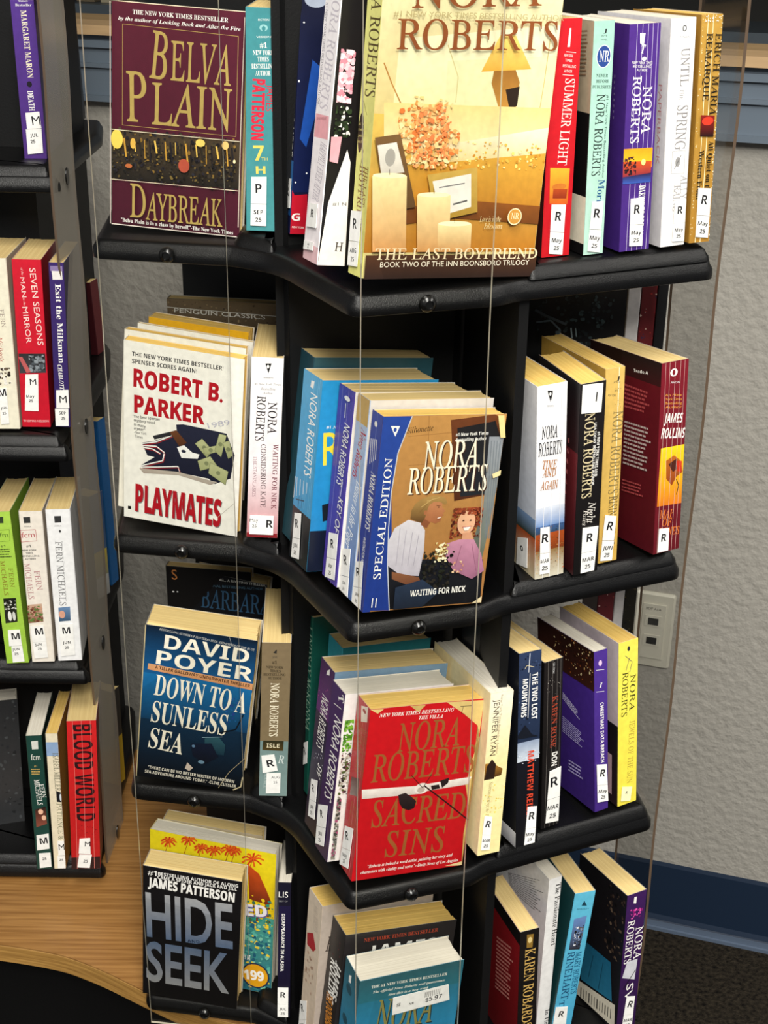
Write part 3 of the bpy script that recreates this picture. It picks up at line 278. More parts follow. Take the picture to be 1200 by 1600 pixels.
{"label":"thick purple paperback spine with a sunset picture in the middle","group":"paperbacks filed spine out on the right side of the rack","kind":"s","cp":"#4a2a80","cl":"#3a2068","page":"white","pose":[0.1828,1.1022,1.1806,-0.0278,0.023,1.2803,0.0273,0.106,0.171],"art":[["P","p",[0.1,170.8,27.1,170.8,27.1,0.1,0.1,0.1],"#4e2c86","#44267a"],["P","l",[6.8,170.8,7.4,85.5,6.5,0.1],0.35,"#cfc4e0"],["P","l",[11.5,170.8,12.0,85.5,11.2,0.1],0.35,"#cfc4e0"],["P","l",[16.4,170.8,16.9,85.5,16.1,0.1],0.35,"#cfc4e0"],["P","l",[20.5,170.8,21.0,85.5,20.2,0.1],0.35,"#cfc4e0"],["P","l",[24.6,170.8,25.1,85.5,24.3,0.1],0.35,"#cfc4e0"],["P","t","T",10.2,150.1,13.7,149.4,6.4,"#f4f2ec","S"],["P","p",[9.3,164.4,14.0,164.2,13.0,155.0,9.8,156.9],"#f4f2ec"],["P","e",14.0,145.7,2.1,1.4,"#f4f2ec"],["P","t","NEW YORK TIMES",3.5,142.6,21.2,141.2,2.0,"#f4f2ec","n"],["P","t","BESTSELLING",4.5,140.0,20.1,138.7,1.9,"#f4f2ec","n"],["P","t","AUTHOR",7.9,137.1,17.2,136.3,1.9,"#f4f2ec","n"],["P","t","NORA",14.4,125.6,14.9,90.4,7.5,"#f4f2ec","s"],["P","t","ROBERTS",5.3,133.5,5.3,83.7,7.1,"#f4f2ec","s"],["P","p",[0.1,80.0,25.7,79.2,25.8,64.5,0.1,65.8],"#f4a01c","#f2c62a"],["P","p",[0.1,70.3,25.5,69.0,25.2,60.0,0.1,57.7],"#d8541c","#8a2a3a"],["P","n",0.9,58.5,11.7,73.7,["#2a1a22","#4a2430","#1a1018"],25,4],["P","e",17.9,68.8,1.9,2.5,"#ffe98a"],["P","p",[0.1,58.6,25.2,60.0,25.3,52.8,0.1,53.2],"#2a1a3a","#3a5ab0"],["P","t","DARING TO DREAM",15.2,50.9,15.4,12.2,5.6,"#f4f2ec","S"],["L","p",[0.1,170.8,105.8,170.8,105.8,0.1,0.1,0.1],"#47287c","#3c2270"],["L","l",[87.1,132.0,87.3,132.0],1.96,"#8a78b0"],["L","l",[87.4,132.0,87.5,132.0],1.96,"#8a78b0"],["L","l",[87.5,132.0,87.6,132.0],1.96,"#8a78b0"],["L","l",[87.7,132.0,87.8,132.0],1.96,"#8a78b0"],["L","l",[87.8,132.0,87.9,132.1],1.96,"#8a78b0"],["L","l",[88.0,132.1,88.1,132.1],1.96,"#8a78b0"],["L","l",[88.1,132.1,88.3,132.1],1.96,"#8a78b0"],["L","l",[88.3,132.1,88.5,132.1],1.96,"#8a78b0"],["L","l",[88.5,132.1,88.6,132.1],1.96,"#8a78b0"],["L","l",[87.3,127.6,87.5,127.6],1.96,"#8a78b0"],["L","l",[87.5,127.6,87.7,127.7],1.96,"#8a78b0"],["L","l",[87.7,127.7,88.0,127.7],1.96,"#8a78b0"],["L","l",[88.0,127.7,88.1,127.7],1.96,"#8a78b0"],["L","l",[88.1,127.7,88.3,127.7],1.96,"#8a78b0"],["L","l",[88.4,127.7,88.5,127.7],1.96,"#8a78b0"],["L","l",[88.6,127.8,88.8,127.8],1.96,"#8a78b0"],["L","l",[87.5,123.3,87.6,123.3],1.96,"#8a78b0"],["L","l",[87.6,123.3,87.8,123.3],1.96,"#8a78b0"],["L","l",[87.9,123.3,88.2,123.3],1.96,"#8a78b0"],["L","l",[88.2,123.3,88.3,123.4],1.96,"#8a78b0"],["L","l",[88.4,123.4,88.6,123.4],1.96,"#8a78b0"],["L","l",[88.6,123.4,88.8,123.4],1.96,"#8a78b0"],["L","l",[87.6,118.9,87.7,118.9],1.96,"#8a78b0"],["L","l",[87.8,118.9,87.8,118.9],1.96,"#8a78b0"],["L","l",[87.9,118.9,88.0,119.0],1.96,"#8a78b0"],["L","l",[88.0,119.0,88.3,119.0],1.96,"#8a78b0"],["L","l",[88.3,119.0,88.4,119.0],1.96,"#8a78b0"],["L","l",[88.5,119.0,88.6,119.0],1.96,"#8a78b0"],["L","l",[88.7,119.0,88.9,119.1],1.96,"#8a78b0"],["L","l",[89.0,119.1,89.2,119.1],1.96,"#8a78b0"],["L","l",[89.2,119.1,89.3,119.1],1.96,"#8a78b0"],["L","l",[87.8,114.6,88.0,114.6],1.96,"#8a78b0"],["L","l",[88.0,114.6,88.3,114.6],1.96,"#8a78b0"],["L","l",[88.3,114.6,88.4,114.6],1.96,"#8a78b0"],["L","l",[88.4,114.6,88.7,114.7],1.96,"#8a78b0"],["L","l",[88.7,114.7,89.0,114.7],1.96,"#8a78b0"],["L","l",[89.0,114.7,89.2,114.7],1.96,"#8a78b0"],["L","l",[87.9,110.2,88.2,110.2],1.96,"#8a78b0"],["L","l",[88.2,110.2,88.3,110.3],1.96,"#8a78b0"],["L","l",[88.4,110.3,88.5,110.3],1.96,"#8a78b0"],["L","l",[88.6,110.3,88.8,110.3],1.96,"#8a78b0"],["L","l",[88.9,110.3,89.0,110.3],1.96,"#8a78b0"],["L","l",[89.0,110.3,89.2,110.4],1.96,"#8a78b0"],["L","l",[89.2,110.4,89.3,110.4],1.96,"#8a78b0"],["L","l",[88.1,105.9,88.3,105.9],1.96,"#8a78b0"],["L","l",[88.4,105.9,88.5,105.9],1.96,"#8a78b0"],["L","l",[88.5,105.9,88.7,105.9],1.96,"#8a78b0"],["L","l",[88.7,105.9,88.9,106.0],1.96,"#8a78b0"],["L","l",[88.9,106.0,89.0,106.0],1.96,"#8a78b0"],["L","l",[89.0,106.0,89.2,106.0],1.96,"#8a78b0"],["L","l",[89.3,106.0,89.4,106.0],1.96,"#8a78b0"],["L","l",[88.3,101.5,88.5,101.5],1.96,"#8a78b0"],["L","l",[88.5,101.5,88.6,101.6],1.96,"#8a78b0"],["L","l",[88.7,101.6,88.8,101.6],1.96,"#8a78b0"],["L","l",[88.9,101.6,89.1,101.6],1.96,"#8a78b0"],["L","l",[89.1,101.6,89.3,101.6],1.96,"#8a78b0"],["L","l",[89.3,101.6,89.4,101.6],1.96,"#8a78b0"],["L","l",[89.5,101.7,89.6,101.7],1.96,"#8a78b0"],["L","l",[89.7,101.7,89.8,101.7],1.96,"#8a78b0"]],"st":[["P",[7.7,41.6,19.6,41.4,19.9,20.6,8.1,21.0],"genre_label",[["R",0.5,0.42,0.42,"b"]],"#f1f0ec"],["P",[8.1,20.7,19.9,20.2,20.2,3.3,8.4,4.0],"date_label",[["May",0.5,0.36,0.24,"b"],["25",0.5,0.72,0.24,"b"]],"#f1f0ec"]]},
{"label":"thick white paperback spine titled Until the Spring","group":"paperbacks filed spine out on the right side of the rack","kind":"s","cp":"#efedec","cl":"#e3e0df","page":"white","pose":[0.2178,1.117,1.1611,-0.0347,0.0298,1.2803,0.0226,0.106,0.1736],"art":[["P","p",[0.1,173.4,22.5,173.4,22.5,0.1,0.1,0.1],"#f3f1f0","#e9e6e4"],["P","e",12.5,165.9,1.9,2.4,"#555"],["P","e",12.5,165.9,1.1,1.5,"#f4f2ec"],["P","t","AVALON",8.1,159.4,17.4,158.9,1.4,"#777","n"],["P","t","UNTIL",10.7,151.6,11.2,123.5,7.3,"#8d8a8a","s"],["P","t","THE",11.4,121.4,11.0,113.6,3.0,"#8d8a8a","s"],["P","t","SPRING",9.8,109.3,9.1,75.6,9.2,"#8d8a8a","s"],["P","l",[7.0,74.8,18.7,74.7,19.0,56.8,7.2,57.6,7.0,74.8],0.35,"#aaa"],["P","e",12.5,66.2,2.2,3.7,"#9a9896"],["P","l",[9.6,61.0,15.5,71.4],0.5,"#555"],["P","t","ALLY",16.1,55.8,16.5,36.4,5.8,"#a5a2a2","s"],["P","t","RAINE",10.4,48.2,9.9,27.9,5.8,"#a5a2a2","s"],["L","p",[0.1,173.4,105.9,173.4,105.9,0.1,0.1,0.1],"#e9e6e6","#d9d6d6"],["L","t","PAPERBACK",93.7,124.6,94.6,63.9,4.6,"#c98a8a","n"]],"st":[["P",[11.1,36.1,21.7,35.9,21.7,17.9,10.8,18.4],"genre_label",[["R",0.5,0.42,0.42,"b"]],"#f1f0ec"],["P",[10.8,18.1,21.7,17.6,21.7,3.0,10.5,3.7],"date_label",[["May",0.5,0.36,0.24,"b"],["25",0.5,0.72,0.24,"b"]],"#f1f0ec"]]},
{"label":"worn gold paperback spine titled All Quiet on the Western Front, rightmost on the top tier","group":"paperbacks filed spine out on the right side of the rack","kind":"s","cp":"#b58a3a","cl":"#a87c30","page":"old","pose":[0.2431,1.1276,1.2165,-0.0286,0.0406,1.2803,0.0185,0.1061,0.1745],"art":[["P","p",[0.1,174.3,18.3,174.3,18.3,0.1,0.1,0.1],"#bf9440","#a87a2c"],["P","l",[5.5,174.3,5.9,87.2,5.4,0.1],0.6,"#efe2b4"],["P","l",[10.1,174.3,10.5,87.2,10.0,0.1],0.6,"#efe2b4"],["P","n",0.0,0.0,2.2,174.5,["#f2e6c0","#e8d8a0"],30,1.6],["P","n",16.2,0.0,18.5,174.5,["#f6ecca","#f2e6c0"],40,1.8],["P","n",0.0,169.2,18.5,174.5,["#fffaf0"],14,2],["P","t","ERICH MARIA",12.6,160.7,11.1,99.7,5.5,"#15100a","s"],["P","t","REMARQUE",4.7,161.1,4.1,110.9,5.0,"#15100a","s"],["P","p",[3.5,100.3,15.9,99.1,15.8,83.0,3.8,84.2],"#8a1c14","#0c0808"],["P","e",9.8,95.4,5.1,3.2,"#e03a24"],["P","t","All Quiet on the",12.0,80.0,10.9,37.9,4.3,"#15100a","S"],["P","t","Western Front",3.9,73.3,3.3,34.8,4.3,"#15100a","S"]],"st":[["P",[4.8,44.0,16.8,42.6,16.5,21.0,4.9,22.7],"genre_label",[["R",0.5,0.42,0.42,"b"]],"#f1f0ec"],["P",[4.9,22.3,16.5,20.6,16.3,3.2,4.9,5.0],"date_label",[["May",0.5,0.36,0.24,"b"],["25",0.5,0.72,0.24,"b"]],"#f1f0ec"]]},
{"label":"white paperback titled Playmates with red letters and a dark jersey on the cover","group":"paperbacks shown cover out on the left side of the rack","kind":"c","cp":"#efece1","cl":"#e6e2d4","page":"old","pose":[-0.2422,1.1926,1.7648,0.0918,-0.0758,0.9953,0.1093,0.0117,0.1773],"art":[["P","p",[0.1,177.2,109.1,177.2,109.1,0.1,0.1,0.1],"#f0eee4","#f3f1e8"],["P","t","THE NEW YORK TIMES BESTSELLER!",7.7,163.4,90.6,163.8,4.1,"#17151a","b"],["P","t","SPENSER SCORES AGAIN!",7.7,156.5,66.9,157.0,4.1,"#17151a","b"],["P","t","ROBERT B.",9.6,134.4,91.6,133.3,17.6,"#ffffff","k"],["P","t","ROBERT B.",8.9,134.6,91.0,133.5,17.3,"#b01522","k"],["P","t","PARKER",9.6,109.2,75.2,109.2,17.3,"#b01522","k"],["P","t","\"The best Spenser",8.3,103.6,34.2,105.1,2.7,"#222","b"],["P","t","mystery novel",9.6,99.9,29.2,100.6,2.7,"#222","b"],["P","t","in many",9.6,95.9,20.5,95.4,2.7,"#222","b"],["P","t","a year!\"",9.6,92.0,20.2,91.8,2.7,"#222","b"],["P","t","-New York",9.7,88.0,21.4,88.4,2.7,"#222","n"],["P","t","Times",10.3,84.1,18.0,84.1,2.7,"#222","n"],["P","p",[17.2,80.0,29.0,84.0,50.0,95.2,49.0,104.0,55.6,105.5,87.3,104.3,95.6,103.7,103.9,83.7,100.9,59.4,86.5,51.0,80.4,55.4,51.5,56.2,24.2,51.9,14.7,55.6,29.2,67.6,22.3,68.1],"#23263a","#171a2c"],["P","l",[17.2,79.1,30.7,83.4,45.0,92.4],1.1,"#f2f0ea"],["P","l",[17.9,77.7,31.4,82.1,45.7,91.1],0.6,"#b02a2a"],["P","l",[16.8,77.2,30.8,78.9,38.5,74.0,36.9,65.4,14.7,55.6],1.1,"#f2f0ea"],["P","l",[17.5,75.8,31.5,77.6,39.2,72.6,37.6,64.1,15.4,54.2],0.6,"#b02a2a"],["P","l",[18.0,75.6,27.4,75.5,34.6,72.3],1.1,"#f2f0ea"],["P","l",[18.7,74.2,28.1,74.2,35.3,71.0],0.6,"#b02a2a"],["P","l",[14.7,54.7,31.0,57.8,51.4,62.3,53.2,57.5],1.1,"#f2f0ea"],["P","l",[15.4,53.3,31.7,56.5,52.1,61.0,53.9,56.1],0.6,"#b02a2a"],["P","p",[14.7,53.7,51.5,56.8,82.2,53.9,89.0,53.4,82.3,49.3,51.5,53.5,19.0,49.0],"#b8aea0","#a89c90"],["P","p",[27.3,88.8,44.1,96.2,45.0,92.4,29.0,85.5],"#2a2a2e"],["P","p",[43.2,95.7,49.1,98.6,59.3,87.9,52.7,82.1],"#6b4026","#4a2a18"],["P","p",[50.2,81.7,56.9,84.8,64.6,79.0,71.3,78.4,69.8,73.6,54.6,71.6],"#f2f2ee"],["P","e",56.5,78.7,2.2,1.6,"#23263a"],["P","p",[66.9,88.5,73.4,94.6,83.8,84.4,78.1,76.6],"#b9bd8c","#9aa070"],["P","e",75.6,86.0,2.0,2.2,"#7f8660"],["P","l",[66.9,88.5,73.4,94.6,83.8,84.4,78.1,76.6,66.9,88.5],0.3,"#6a7050"],["P","p",[74.5,85.4,87.8,90.6,88.0,84.3,76.4,78.5],"#b9bd8c","#9aa070"],["P","e",81.7,84.7,2.0,2.2,"#7f8660"],["P","l",[74.5,85.4,87.8,90.6,88.0,84.3,76.4,78.5,74.5,85.4],0.3,"#6a7050"],["P","p",[85.4,84.7,89.0,102.5,95.7,102.0,91.5,79.5],"#b9bd8c","#9aa070"],["P","e",90.4,92.2,2.0,2.1,"#7f8660"],["P","l",[85.4,84.7,89.0,102.5,95.7,102.0,91.5,79.5,85.4,84.7],0.3,"#6a7050"],["P","p",[92.6,94.2,98.3,97.5,102.2,83.4,98.2,79.0],"#b9bd8c","#9aa070"],["P","e",97.8,88.5,2.0,2.1,"#7f8660"],["P","l",[92.6,94.2,98.3,97.5,102.2,83.4,98.2,79.0,92.6,94.2],0.3,"#6a7050"],["P","p",[69.8,71.7,81.4,78.5,88.4,69.8,72.6,62.2],"#b9bd8c","#9aa070"],["P","e",78.1,70.6,2.0,2.2,"#7f8660"],["P","l",[69.8,71.7,81.4,78.5,88.4,69.8,72.6,62.2,69.8,71.7],0.3,"#6a7050"],["P","p",[81.6,72.2,98.6,66.3,96.6,52.1,80.3,60.9],"#b9bd8c","#9aa070"],["P","e",89.3,62.9,2.0,2.2,"#7f8660"],["P","l",[81.6,72.2,98.6,66.3,96.6,52.1,80.3,60.9,81.6,72.2],0.3,"#6a7050"],["P","t","1989",79.0,106.0,98.9,113.2,4.9,"#b9b8c8","i"],["P","t","PLAYMATES",11.6,8.1,93.9,7.1,28.4,"#777777","k"],["P","t","PLAYMATES",10.9,8.8,93.2,7.8,28.4,"#b01522","k"],["P","p",[4.0,12.0,7.0,12.2,7.0,9.1,4.0,8.9],"#111"],["P","l",[90.1,16.9,105.7,35.2],0.35,"#b9b4a8"]],"st":[]},
{"label":"white and rose paperback spine for Waiting for Nick beside the black divider","group":"paperbacks filed spine out beside the black divider","kind":"s","cp":"#eeeaea","cl":"#c9b6a6","page":"cream","pose":[-0.1234,1.1455,1.536,0.0505,0.0126,1.0053,0.0276,0.1046,0.1688],"art":[["P","p",[0.1,168.7,27.5,168.7,27.5,67.5,0.1,67.5],"#f2f0ee","#eadfe0"],["P","p",[0.1,67.5,27.5,67.5,27.5,0.1,0.1,0.1],"#eadfe0","#c07a80"],["P","p",[11.9,163.4,17.2,163.7,14.8,154.7],"#111"],["P","e",14.3,160.7,1.1,1.6,"#f4f2ec"],["P","t","SILHOUETTE",10.7,150.1,18.9,150.3,1.1,"#222","b"],["P","t","#1 New York Times",3.2,143.6,25.9,144.2,1.9,"#555","i"],["P","t","Bestselling",8.7,139.6,21.4,139.7,2.0,"#555","i"],["P","t","Author",10.4,135.8,18.9,135.8,2.0,"#555","i"],["P","t","NORA",15.6,128.7,15.9,99.7,7.2,"#1a1416","s"],["P","t","ROBERTS",6.1,133.9,5.1,92.7,7.2,"#1a1416","s"],["P","t","WAITING FOR NICK",21.2,90.2,21.3,28.0,4.1,"#6b2030","s"],["P","t","CONSIDERING KATE",10.5,89.7,11.7,29.3,4.1,"#3a2428","s"],["P","t","THE STANISLASKIS",4.3,78.0,4.0,39.4,2.9,"#9a7a80","s"],["P","p",[0.1,4.2,27.5,4.2,27.5,0.1,0.1,0.1],"#8a1c24"]],"st":[["P",[2.6,21.8,23.8,22.0,23.8,3.4,2.4,3.2],"genre_label",[["R",0.84,0.42,0.5,"b"],["May",0.18,0.25,0.22,"n"],["25",0.2,0.55,0.2,"n"]],"#f1f0ec"]]},
{"label":"thick dark teal paperback at the very back of the second tier front stack","group":"paperbacks stacked cover out at the front corner of the rack","kind":"c","cp":"#2c5560","cl":"#254a55","page":"cream","pose":[-0.0774,1.1202,1.1608,0.1162,0.031,0.9953,0.1114,0.0439,0.173],"art":[],"st":[]},
{"label":"bright blue thick paperback titled in yellow, behind the purple spine","group":"paperbacks stacked cover out at the front corner of the rack","kind":"c","cp":"#2287bf","cl":"#2f9fd0","page":"cream","pose":[-0.0657,1.0718,1.1403,0.1169,0.0563,0.9953,0.106,0.0418,0.1676],"art":[["P","p",[0.1,167.4,105.8,167.4,105.8,36.9,0.1,36.9],"#2590c6","#1f7fb8"],["P","p",[0.1,36.9,105.8,36.9,105.8,0.1,0.1,0.1],"#0c1428"],["P","t","#1 N",6.8,126.7,16.2,126.5,2.5,"#f4f2ec","i"],["P","t","R",6.8,94.7,23.2,96.0,29.1,"#e6d23a","n"],["P","p",[9.0,59.8,15.5,61.3,16.9,46.3,10.9,44.8],"#101820"],["L","p",[0.1,167.4,41.7,167.4,41.7,46.9,0.1,46.9],"#2fa0d2","#2a93c6"],["L","p",[0.1,46.9,41.7,46.9,41.7,0.1,0.1,0.1],"#0c0d12"],["L","l",[20.9,167.4,21.7,108.9,20.5,50.3],0.3,"#8fd0ea"],["L","l",[25.1,167.4,25.9,108.9,24.7,50.3],0.3,"#8fd0ea"],["L","l",[33.5,167.4,34.3,108.9,33.0,50.3],0.3,"#8fd0ea"],["L","l",[36.8,167.4,37.6,108.9,36.4,50.3],0.3,"#8fd0ea"],["L","t","NORA ROBERTS",18.9,152.1,18.3,80.5,15.7,"#f4f2ec","n"],["L","p",[18.2,161.7,25.0,162.6,23.6,156.0,17.1,155.8],"#f4f2ec"],["L","l",[0.1,72.2,0.1,53.0],0.9,"#f4f2ec"],["L","l",[4.2,73.0,5.9,56.3],0.9,"#f4f2ec"],["L","l",[12.0,73.8,13.2,59.4],0.9,"#f4f2ec"],["L","l",[19.6,74.7,20.3,62.6],0.9,"#f4f2ec"],["L","l",[27.2,75.4,27.4,65.7],0.9,"#f4f2ec"],["L","l",[5.5,53.5,24.3,57.9],0.8,"#123"],["L","l",[12.1,57.6,11.7,48.0],0.6,"#123"],["L","l",[19.1,59.0,19.2,49.7],0.6,"#123"]],"st":[["L",[8.0,42.0,22.0,45.9,23.6,23.6,7.9,19.3],"genre_label",[["R",0.5,0.42,0.42,"b"]],"#f1f0ec"],["L",[7.9,18.9,23.6,23.2,25.0,5.2,7.9,1.2],"date_label",[["JUN",0.5,0.36,0.24,"b"],["25",0.5,0.72,0.24,"b"]],"#f1f0ec"]]},
{"label":"purple paperback spine reading Key of, between the bright blue and pale blue spines","group":"paperbacks stacked cover out at the front corner of the rack","kind":"c","cp":"#ded8d0","cl":"#4a3a9a","page":"cream","pose":[-0.0393,1.0438,1.1401,0.1216,0.061,0.9953,0.106,0.0311,0.1675],"art":[["L","p",[0.1,167.4,31.0,167.4,31.0,0.1,0.1,0.1],"#4b3ea0","#4a379a"],["L","n",0.0,0.0,31.1,167.5,["#3a2f88","#5a4db0","#6b5cc0"],90,1.8],["L","l",[9.3,167.4,10.0,83.8,9.0,0.1],0.4,"#a79ad8"],["L","l",[21.8,167.4,22.4,83.8,21.5,0.1],0.4,"#a79ad8"],["L","t","NORA ROBERTS",18.9,139.4,13.8,86.6,11.8,"#f4f2ec","n"],["L","t","KEY OF",21.1,76.6,18.3,46.5,9.6,"#f4f2ec","n"],["L","e",19.8,159.3,5.8,2.0,"#f4f2ec"],["L","l",[17.8,155.0,18.5,143.0],1.2,"#f4f2ec"],["L","l",[26.4,90.7,24.2,77.4],1.2,"#cfc8f0"]],"st":[["L",[8.8,41.0,27.2,45.8,27.9,23.8,8.8,19.0],"genre_label",[["R",0.5,0.42,0.42,"b"]],"#f1f0ec"],["L",[8.8,18.6,27.9,23.4,28.5,5.6,8.9,1.2],"date_label",[["Apr",0.5,0.36,0.24,"b"],["25",0.5,0.72,0.24,"b"]],"#f1f0ec"]]},
{"label":"pale blue paperback spine titled Dance to the Piper","group":"paperbacks stacked cover out at the front corner of the rack","kind":"c","cp":"#d8d4d0","cl":"#9fb6d6","page":"cream","pose":[-0.0263,1.0237,1.1518,0.1077,0.045,0.9953,0.1103,0.0234,0.1706],"art":[["L","p",[0.1,170.5,23.3,170.5,23.3,85.3,0.1,85.3],"#b9c8de","#8fa9d2"],["L","p",[0.1,85.3,23.3,85.3,23.3,0.1,0.1,0.1],"#8fa9d2","#3f5fa0"],["L","p",[0.1,170.5,23.3,170.5,23.3,148.4,0.1,148.4],"#c9a45a"],["L","t","Nora Roberts",12.2,146.0,2.0,102.3,10.9,"#b0283a","I"],["L","t","Dance to the Piper",11.8,102.0,0.9,41.3,11.2,"#e6ecf4","I"]],"st":[["L",[0.1,37.7,15.3,43.0,16.9,18.9,0.1,13.9],"genre_label",[["R",0.5,0.42,0.42,"b"]],"#f1f0ec"],["L",[0.1,13.4,16.9,18.4,18.2,1.2,0.1,1.2],"date_label",[["JUN",0.5,0.36,0.24,"b"],["25",0.5,0.72,0.24,"b"]],"#f1f0ec"]]},
